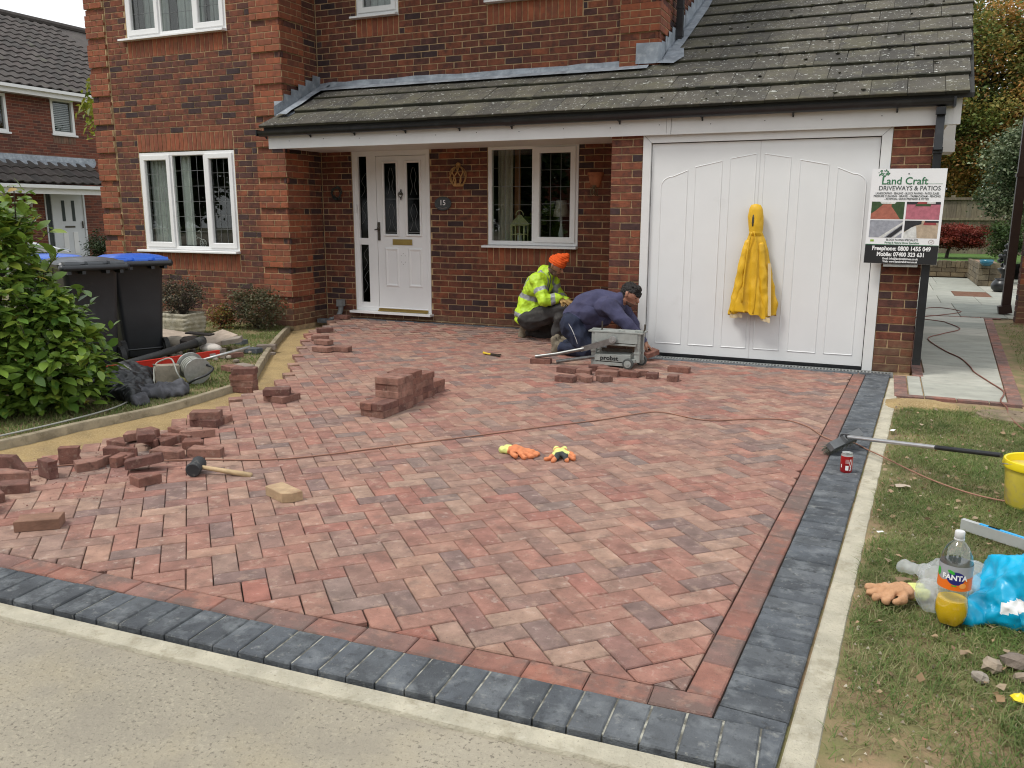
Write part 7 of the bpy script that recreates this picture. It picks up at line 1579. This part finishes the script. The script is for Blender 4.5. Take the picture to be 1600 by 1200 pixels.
glove('yellow backed work glove with a dark palm, beside the orange one', (-1.66, -3.86, .0), -68, [m_og, m_yc, m_dp, m_yc], .75, .3, .95, 1, dark=lambda c, l: 2 if (l == 0 and (c[0]+1.63)**2+(c[1]+3.925)**2 < .042**2) else (3 if l == 0 and (c[0]+1.65)**2+(c[1]+3.885)**2 < .055**2 else l))
glove('muddy tan work glove lying on the grass near the drink bottle', (.175, -5.10, .012), 205, [m_tg, m_yc], .42, .62, .98, 1)
# ------------------------------------------------------------------ broom, can, bucket
br_ = thing('broom', 'yard broom with grey bristles and an aluminium and black handle resting on the bucket', 'broom', (-.1, -3.0, 0)); hA_ = Vector((-.19, -3.17, .05)); hB_ = Vector((-.03, -2.86, .085)); hx = (hB_-hA_).normalized(); dn = Vector((-.62, .28, -.72)).normalized(); dn = (dn-hx*dn.dot(hx)).normalized()
MM = Matrix.Identity(4); yy_ = dn.cross(hx)
for i in range(3): MM[i][0] = hx[i]; MM[i][1] = yy_[i]; MM[i][2] = dn[i]; MM[i][3] = ((hA_+hB_)/2)[i]
b = MB(); b.T = MM; b.box((0, 0, -.012), (.34, .05, .034)); b.box((0, 0, -.038), (.10, .04, .03)); b.build('broom_head', mat('grey_broom_plastic', [(.12, .125, .13)], .6, 12, .2, .1, 40, spots=[((.25, .24, .21), 18, .55, .7, .5)]), br_)
b = MB(); b.T = MM
for k in range(420):
    x, y = rng.uniform(-.165, .165), rng.uniform(-.02, .02); L_ = rng.uniform(.05, .068); b.tube([(x, y, 0), (x+rng.uniform(-.008, .008), y*1.5+rng.uniform(-.005, .005), L_*.6), (x+rng.uniform(-.014, .014), y*2+rng.uniform(-.012, .012), L_)], [.0018, .0016, .001], 3, r=rng.random())
b.build('bristles', mat('grey_green_bristle', [(.12, .13, .1), (.2, .2, .16), (.08, .085, .07)], .9, 20, .2, 0), br_, kind='stuff')
s_, e_ = Vector((-.085, -3.06, .105)), Vector((.64, -3.74, .262)); mid_ = s_.lerp(e_, .62)
b = MB(); b.tube([s_, mid_], .0125, 14); b.build('aluminium_tube', mat('aluminium', [(.6, .6, .6)], .35, 20, .08, .02, 40, metal=.85), br_, smooth=True, angle=50)
b = MB(); b.tube([mid_, e_], .0128, 14); b.build('handle_grip', m_black, br_, smooth=True, angle=50); b = MB(); b.tube([s_-(e_-s_).normalized()*.05, s_], .018, 12); b.build('socket', m_black, br_, smooth=True, angle=50)
cn_ = thing('drink_can', 'red drinks can standing on the charcoal border under the broom', 'can', (-.075, -3.46, 0)); KT = Matrix.Translation((-.075, -3.46, 0)) @ Matrix.Rotation(R(20), 4, 'Z')
b = MB(); b.T = KT; b.lathe([(.024, .004), (.0275, .0), (.033, .009), (.033, .098)], 32); b.build('can_body', mat('red_can', [(.42, .012, .016)], .28, 10, .06, 0, metal=.25, coat=.3), cn_, smooth=True, angle=40)
b = MB(); b.T = KT; b.lathe([(.033, .098), (.0275, .112), (.0285, .115), (.026, .1135), (.025, .110), (.0, .110)], 32); b.build('can_top', m_steel, cn_, smooth=True, angle=40); b = MB(); b.T = KT; b.ell((0, -.010, .1105), (.011, .007, .001), n=12); b.build('opening', m_bk, cn_)
b = MB(); b.T = KT
def cylpatch(b, r, a0, a1, z0, z1, n=6): b.grid([[(r*math.cos(a0+(a1-a0)*i/n), r*math.sin(a0+(a1-a0)*i/n), z) for z in (z0, z1)] for i in range(n+1)])
F0 = math.atan2(-8.36+3.46, .1)-R(20)
cylpatch(b, .0333, F0-.12, F0+.38, .018, .045); cylpatch(b, .0332, F0-.95, F0-.8, .03, .05)
for k in range(4): cylpatch(b, .0332, F0-.2, F0+.42, .060+k*.006, .0615+k*.006)
b.tube([(.0333*math.cos(F0+.62+.10*math.sin(t*7)), .0333*math.sin(F0+.62+.10*math.sin(t*7)), .016+t*.066) for t in [k/26 for k in range(27)]], .0016, 4)
b.tube([(.0333*math.cos(F0+.80+.08*math.cos(t*9)), .0333*math.sin(F0+.80+.08*math.cos(t*9)), .016+t*.066) for t in [k/26 for k in range(27)]], .0013, 4)
b.build('printed_mark', m_wp, cn_)
bu = thing('bucket', 'dirty translucent yellow builders bucket at the right edge of the lawn', 'bucket', (.81, -3.68, 0)); m_buk = mat('translucent_yellow_plastic', [(.62, .50, .07)], .4, 6, .1, .05, 40, spots=[((.42, .33, .2), 8, .52, .66, .7), ((.5, .44, .3), 20, .55, .7, .5)]); m_buy = mat('bright_yellow_plastic', [(.78, .62, .01)], .4, 6, .06, .02, 40)
b = MB(); b.lathe([(.0, .003), (.118, .0), (.124, .008), (.142, .20)], 40, (.81, -3.68, .0)); b.build('bucket_body', m_buk, bu, smooth=True, angle=40)
b = MB(); b.lathe([(.142, .198), (.152, .200), (.155, .212), (.150, .238), (.146, .240), (.140, .236), (.120, .02), (.0, .02)], 40, (.81, -3.68, .0)); b.build('rim', m_buy, bu, smooth=True, angle=40); b = MB(); b.tube([(.81+.155*math.cos(t), -3.68+.155*math.sin(t)*.9, .205-.09*math.sin(t)*.4) for t in [math.pi+k*math.pi/14 for k in range(15)]], .003, 6); b.build('bail_handle', m_steel, bu)

# ------------------------------------------------------------------ bottle, bags, second level
bt = thing('drink_bottle', 'large clear plastic bottle of orange drink, nearly empty, standing on the grass', 'bottle', (.345, -5.235, .01)); BX, BY = .345, -5.235
m_pet = glassy('clear_plastic', (.90, .93, .92), .06, .17, .9)
pet = lambda w, z: 1+(.10*(math.cos(5*w)-1)*max(0, 1-z/.045) if z < .045 else 0)
prof = [(.012, .016), (.03, .006), (.040, .004), (.0475, .018), (.053, .045), (.053, .075), (.049, .095), (.047, .11), (.0505, .135), (.0535, .15), (.0535, .225), (.052, .235), (.048, .262), (.036, .29), (.020, .308), (.0145, .315), (.0145, .325)]
b = MB(); b.lathe([(r_, z+.008) for r_, z in prof], 50, (BX, BY, 0), fn=pet); b.build('bottle_wall', m_pet, bt, smooth=True, angle=60)
b = MB(); b.lathe([(r_*.975, z+.009) for r_, z in prof[:7]]+[(.0, .102)], 50, (BX, BY, 0), fn=pet); b.build('orange_drink', mat('orange_drink', [(.95, .56, .005)], .15, 5, .03, 0), bt, smooth=True, angle=60)
b = MB(); b.lathe([(.0150, .330), (.0165, .332), (.0165, .352), (.0145, .355), (.0, .355)], 24, (BX, BY, 0)); b.lathe([(.0145, .323), (.0175, .324), (.0175, .328), (.0145, .329)], 24, (BX, BY, 0)); b.build('cap', mat('grey_white_cap', [(.6, .6, .6)], .4, 5, .05, 0), bt, smooth=True, angle=40)
m_lgry = mat('silver_label', [(.34, .35, .37)], .4, 5, .05, 0); m_lor = mat('orange_label', [(.8, .16, .01)], .4, 5, .05, 0); m_lbl = mat('navy_print', [(.02, .02, .16)], .4, 5, .05, 0); m_llg = mat('leaf_green_print', [(.04, .4, .04)], .4, 5, .05, 0)
b = MB(); b.T = Matrix.Translation((BX, BY, 0)); cylpatch(b, .0541, 0, 2*math.pi, .152, .240, 40); b.build('label', m_lgry, bt, smooth=True)
F1_ = math.atan2(CY-BY, CX-BX)
b = MB(); b.grid([[(BX+.0544*math.cos(F1_+a), BY+.0544*math.sin(F1_+a), z) for z in (.152, .190+.010*math.sin(a*2-.8)+(.036*math.exp(-(a-.0)**2/.16)))] for a in [-math.pi+2*math.pi*k/60 for k in range(61)]]); v_ = [(p[0], p[1], p[2]) for p in b.v]; b.build('label_colour', m_lor, bt, smooth=True)
def wrap(o, r, a0, z0):
    for v in o.data.vertices: x, y, d = v.co.x, v.co.y, v.co.z; a = a0+x/r; v.co = Vector((BX+(r+d)*math.cos(a), BY+(r+d)*math.sin(a), z0+y))-wloc(bt)
b = MB(); b.ell((.004, -.002, 0), (.030, .024, .0002), n=20); o = b.build('emblem', m_lbl, None); o.parent = bt; wrap(o, .0547, F1_, .199)
o = text('FANTA', .026, m_wp, None, Matrix.Translation((0, -.004, 0)), 'CENTER', .0002, 'lettering', .0009, 1.0); o.parent = bt; wrap(o, .0552, F1_, .195)
b = MB(); b.ell((-.012, .026, 0), (.013, .006, .0002), n=12, rot=Euler((0, 0, -.4))); o = b.build('leaf_emblem', m_llg, None); o.parent = bt; wrap(o, .0549, F1_, .192)
b = MB(); b.ell((.028, -.020, 0), (.012, .010, .0002), n=14); o = b.build('slice_emblem', mat('pale_orange_print', [(.85, .35, .08)], .4, 5, .05, 0), None); o.parent = bt; wrap(o, .0549, F1_, .192); b = MB(); b.box((0, -.022, 0), (.016, .004, .0003)); o = b.build('strap_line', m_llg, None); o.parent = bt; wrap(o, .0552, F1_, .192)
b = MB(); b.ell((-.062, .008, 0), (.010, .016, .0002), n=12); o = b.build('side_emblem', m_llg, None); o.parent = bt; wrap(o, .0549, F1_, .200)
m_film = thin('clear_bag_film', None, .4, .25, [(.9, .91, .93)], alpha=.34); m_cyan = mat('cyan_bag_film', [(.0, .36, .60)], .35, 6, .15, .1, 30, spots=[((.15, .55, .75), 9, .56, .7, .4)])
o = fuse('carrier_bag', [(0, 'e', (.37, -4.98, .06), (.11, .13, .065), Euler((0, 0, .6))), (0, 'c', (.36, -4.93, .05), .04, (.20, -4.80, .02), .012), (0, 'e', (.29, -5.11, .05), (.055, .06, .05), None), (0, 'e', (.45, -4.95, .07), (.08, .08, .06), None), (0, 'c', (.45, -4.98, .12), .02, (.50, -4.93, .13), .008), (0, 'c', (.50, -4.93, .13), .008, (.51, -5.02, .07), .01)], .006, [m_film], None, 1, lambda p, l: .035*(vor(p, 14)-.35)+.012*(vor(p, 36, 2)-.35)); tag(o, 'thin see-through white carrier bag crumpled behind the drink bottle', 'carrier bag')
def relb(c, l):
    v = Vector(c); k = noise.noise(Vector((v.x*7+3, v.y*7, v.z*9)))
    return 1 if (abs(v.z-.12-.35*(v.x-.62)) < .022 and .5 < v.x < .74) or (k > .38 and v.x > .75) else 0
o = fuse('blue_bag', [(0, 'e', (.72, -5.02, .11), (.27, .20, .12), Euler((0, -.15, .25))), (0, 'c', (.50, -5.15, .06), .06, (.62, -5.07, .10), .09), (0, 'c', (.405, -5.18, .03), .022, (.52, -5.12, .07), .06), (0, 'e', (.90, -4.95, .17), (.2, .2, .15), None), (0, 'c', (.68, -4.98, .20), .05, (.80, -4.93, .27), .03)], .008, [m_cyan, m_wp], None, 1, lambda p, l: .09*(vor((p.x*.7, p.y*.7, p.z), 7)-.35)+.035*(vor(p, 17, 2)-.35)+.012*(vor(p, 40, 4)-.3), relb); tag(o, 'crumpled bright cyan plastic sack with white print at the right edge', 'plastic sack')
l2 = thing('spirit_level', 'aluminium spirit level with a bright blue face lying on the right lawn', 'spirit level', (.8, -4.43, .02)); a_, c_ = Vector((.46, -4.19, .03)), Vector((1.25, -4.74, .03)); q = (c_-a_).to_track_quat('Y', 'Z').to_matrix().to_4x4(); LT = Matrix.Translation((a_+c_)/2) @ q
b = MB(); b.T = LT; b.box((0, 0, 0), (.026, .97, .05)); b.build('beam', mat('aluminium_body', [(.5, .51, .5)], .5, 10, .1, .05, 30, metal=.4), l2); b = MB(); b.T = LT; b.box((.0, .03, .0262), (.018, .87, .003)); b.build('blue_face', mat('blue_face', [(.02, .35, .7)], .4, 5, .05, 0), l2); b = MB(); b.T = LT; b.box((0, -.34, .0282), (.012, .05, .002)); b.build('vial', m_glass_d, l2)
# stones, scraps, wrapper, mound
m_st = mat('lawn_stone', [(.3, .24, .18)], .95, 9, .3, .6, 60)
for k, (x, y, s, lab) in enumerate(((.41, -5.60, .035, 'greyish broken stone at the left end of the debris on the right edge'), (.45, -5.52, .05, 'brown broken brick chunk behind the greyish stone'), (.52, -5.46, .06, 'largest pale broken stone in the debris at the right edge'), (.53, -5.55, .035, 'rounded small stone in front of the largest debris stone'), (.60, -5.42, .07, 'long brown lump at the very right of the debris'))):
    b = MB(); b.ell((x, y, s*.3), (s*.8, s*.6, s*.5), n=8, jit=.26, rot=Euler((.2*k, .3, k*1.1))); tag(b.build('stone', m_st if k % 2 else m_newb if k == 4 else m_rub, own=True), lab, 'stone')
b = MB(); b.ell((.505, -5.69, .012), (.022, .018, .014), n=9, jit=.3); tag(b.build('wrapper', m_buy, own=True), 'small crumpled yellow wrapper on the grass at the right edge', 'wrapper')
for (x, y, s, rz, lab) in ((.111, -4.416, .02, .5, 'small white paper scrap on the grass beside the haunching'), (.215, -3.66, .05, .2, 'pale torn cardboard scrap on the grass between bucket and border'), (.175, -2.39, .035, 1.2, 'white scrap with dark twigs on the far part of the side lawn'), (.20, -4.93, .04, .3, 'curled pale leaf just above the muddy glove')):
    b = MB(); b.grid([[(x+(i-1.5)*s*.5*math.cos(rz)-(j-1)*s*.4*math.sin(rz), y+(i-1.5)*s*.5*math.sin(rz)+(j-1)*s*.4*math.cos(rz), .016+.012*abs(noise.noise(Vector((i*1.3, j*1.7, x*9))))*(s/.03)) for i in range(4)] for j in range(3)]); tag(b.build('scrap', m_litter if s == .04 else m_wp if s != .05 else m_oldslab, own=True, smooth=True), lab, 'scrap')
b = MB(); P = []
for i in range(13):
    P.append([(.38+(i-6)*.045, -1.38+(j-5)*.04, -.012+max(0, .05*(1-((i-6)/6)**2)*(1-((j-5)/5)**2)+.008*noise.noise(Vector((i*.9, j*.9, 2))))) for j in range(11)])
b.grid(P, r=.5); b.build('sand_heap', m_sand, smooth=True, kind='structure')
b = MB(); b.lathe([(.0, .012), (.24, .010), (.25, -.01)], 30, (.98, -1.55, 0), sy=.8); o = b.build('inspection_cover', mat('muddy_cover', [(.2, .15, .1)], .95, 10, .3, .5, 50), own=True); tag(o, 'round muddy inspection cover sunk in the lawn at the end of the path', 'cover')
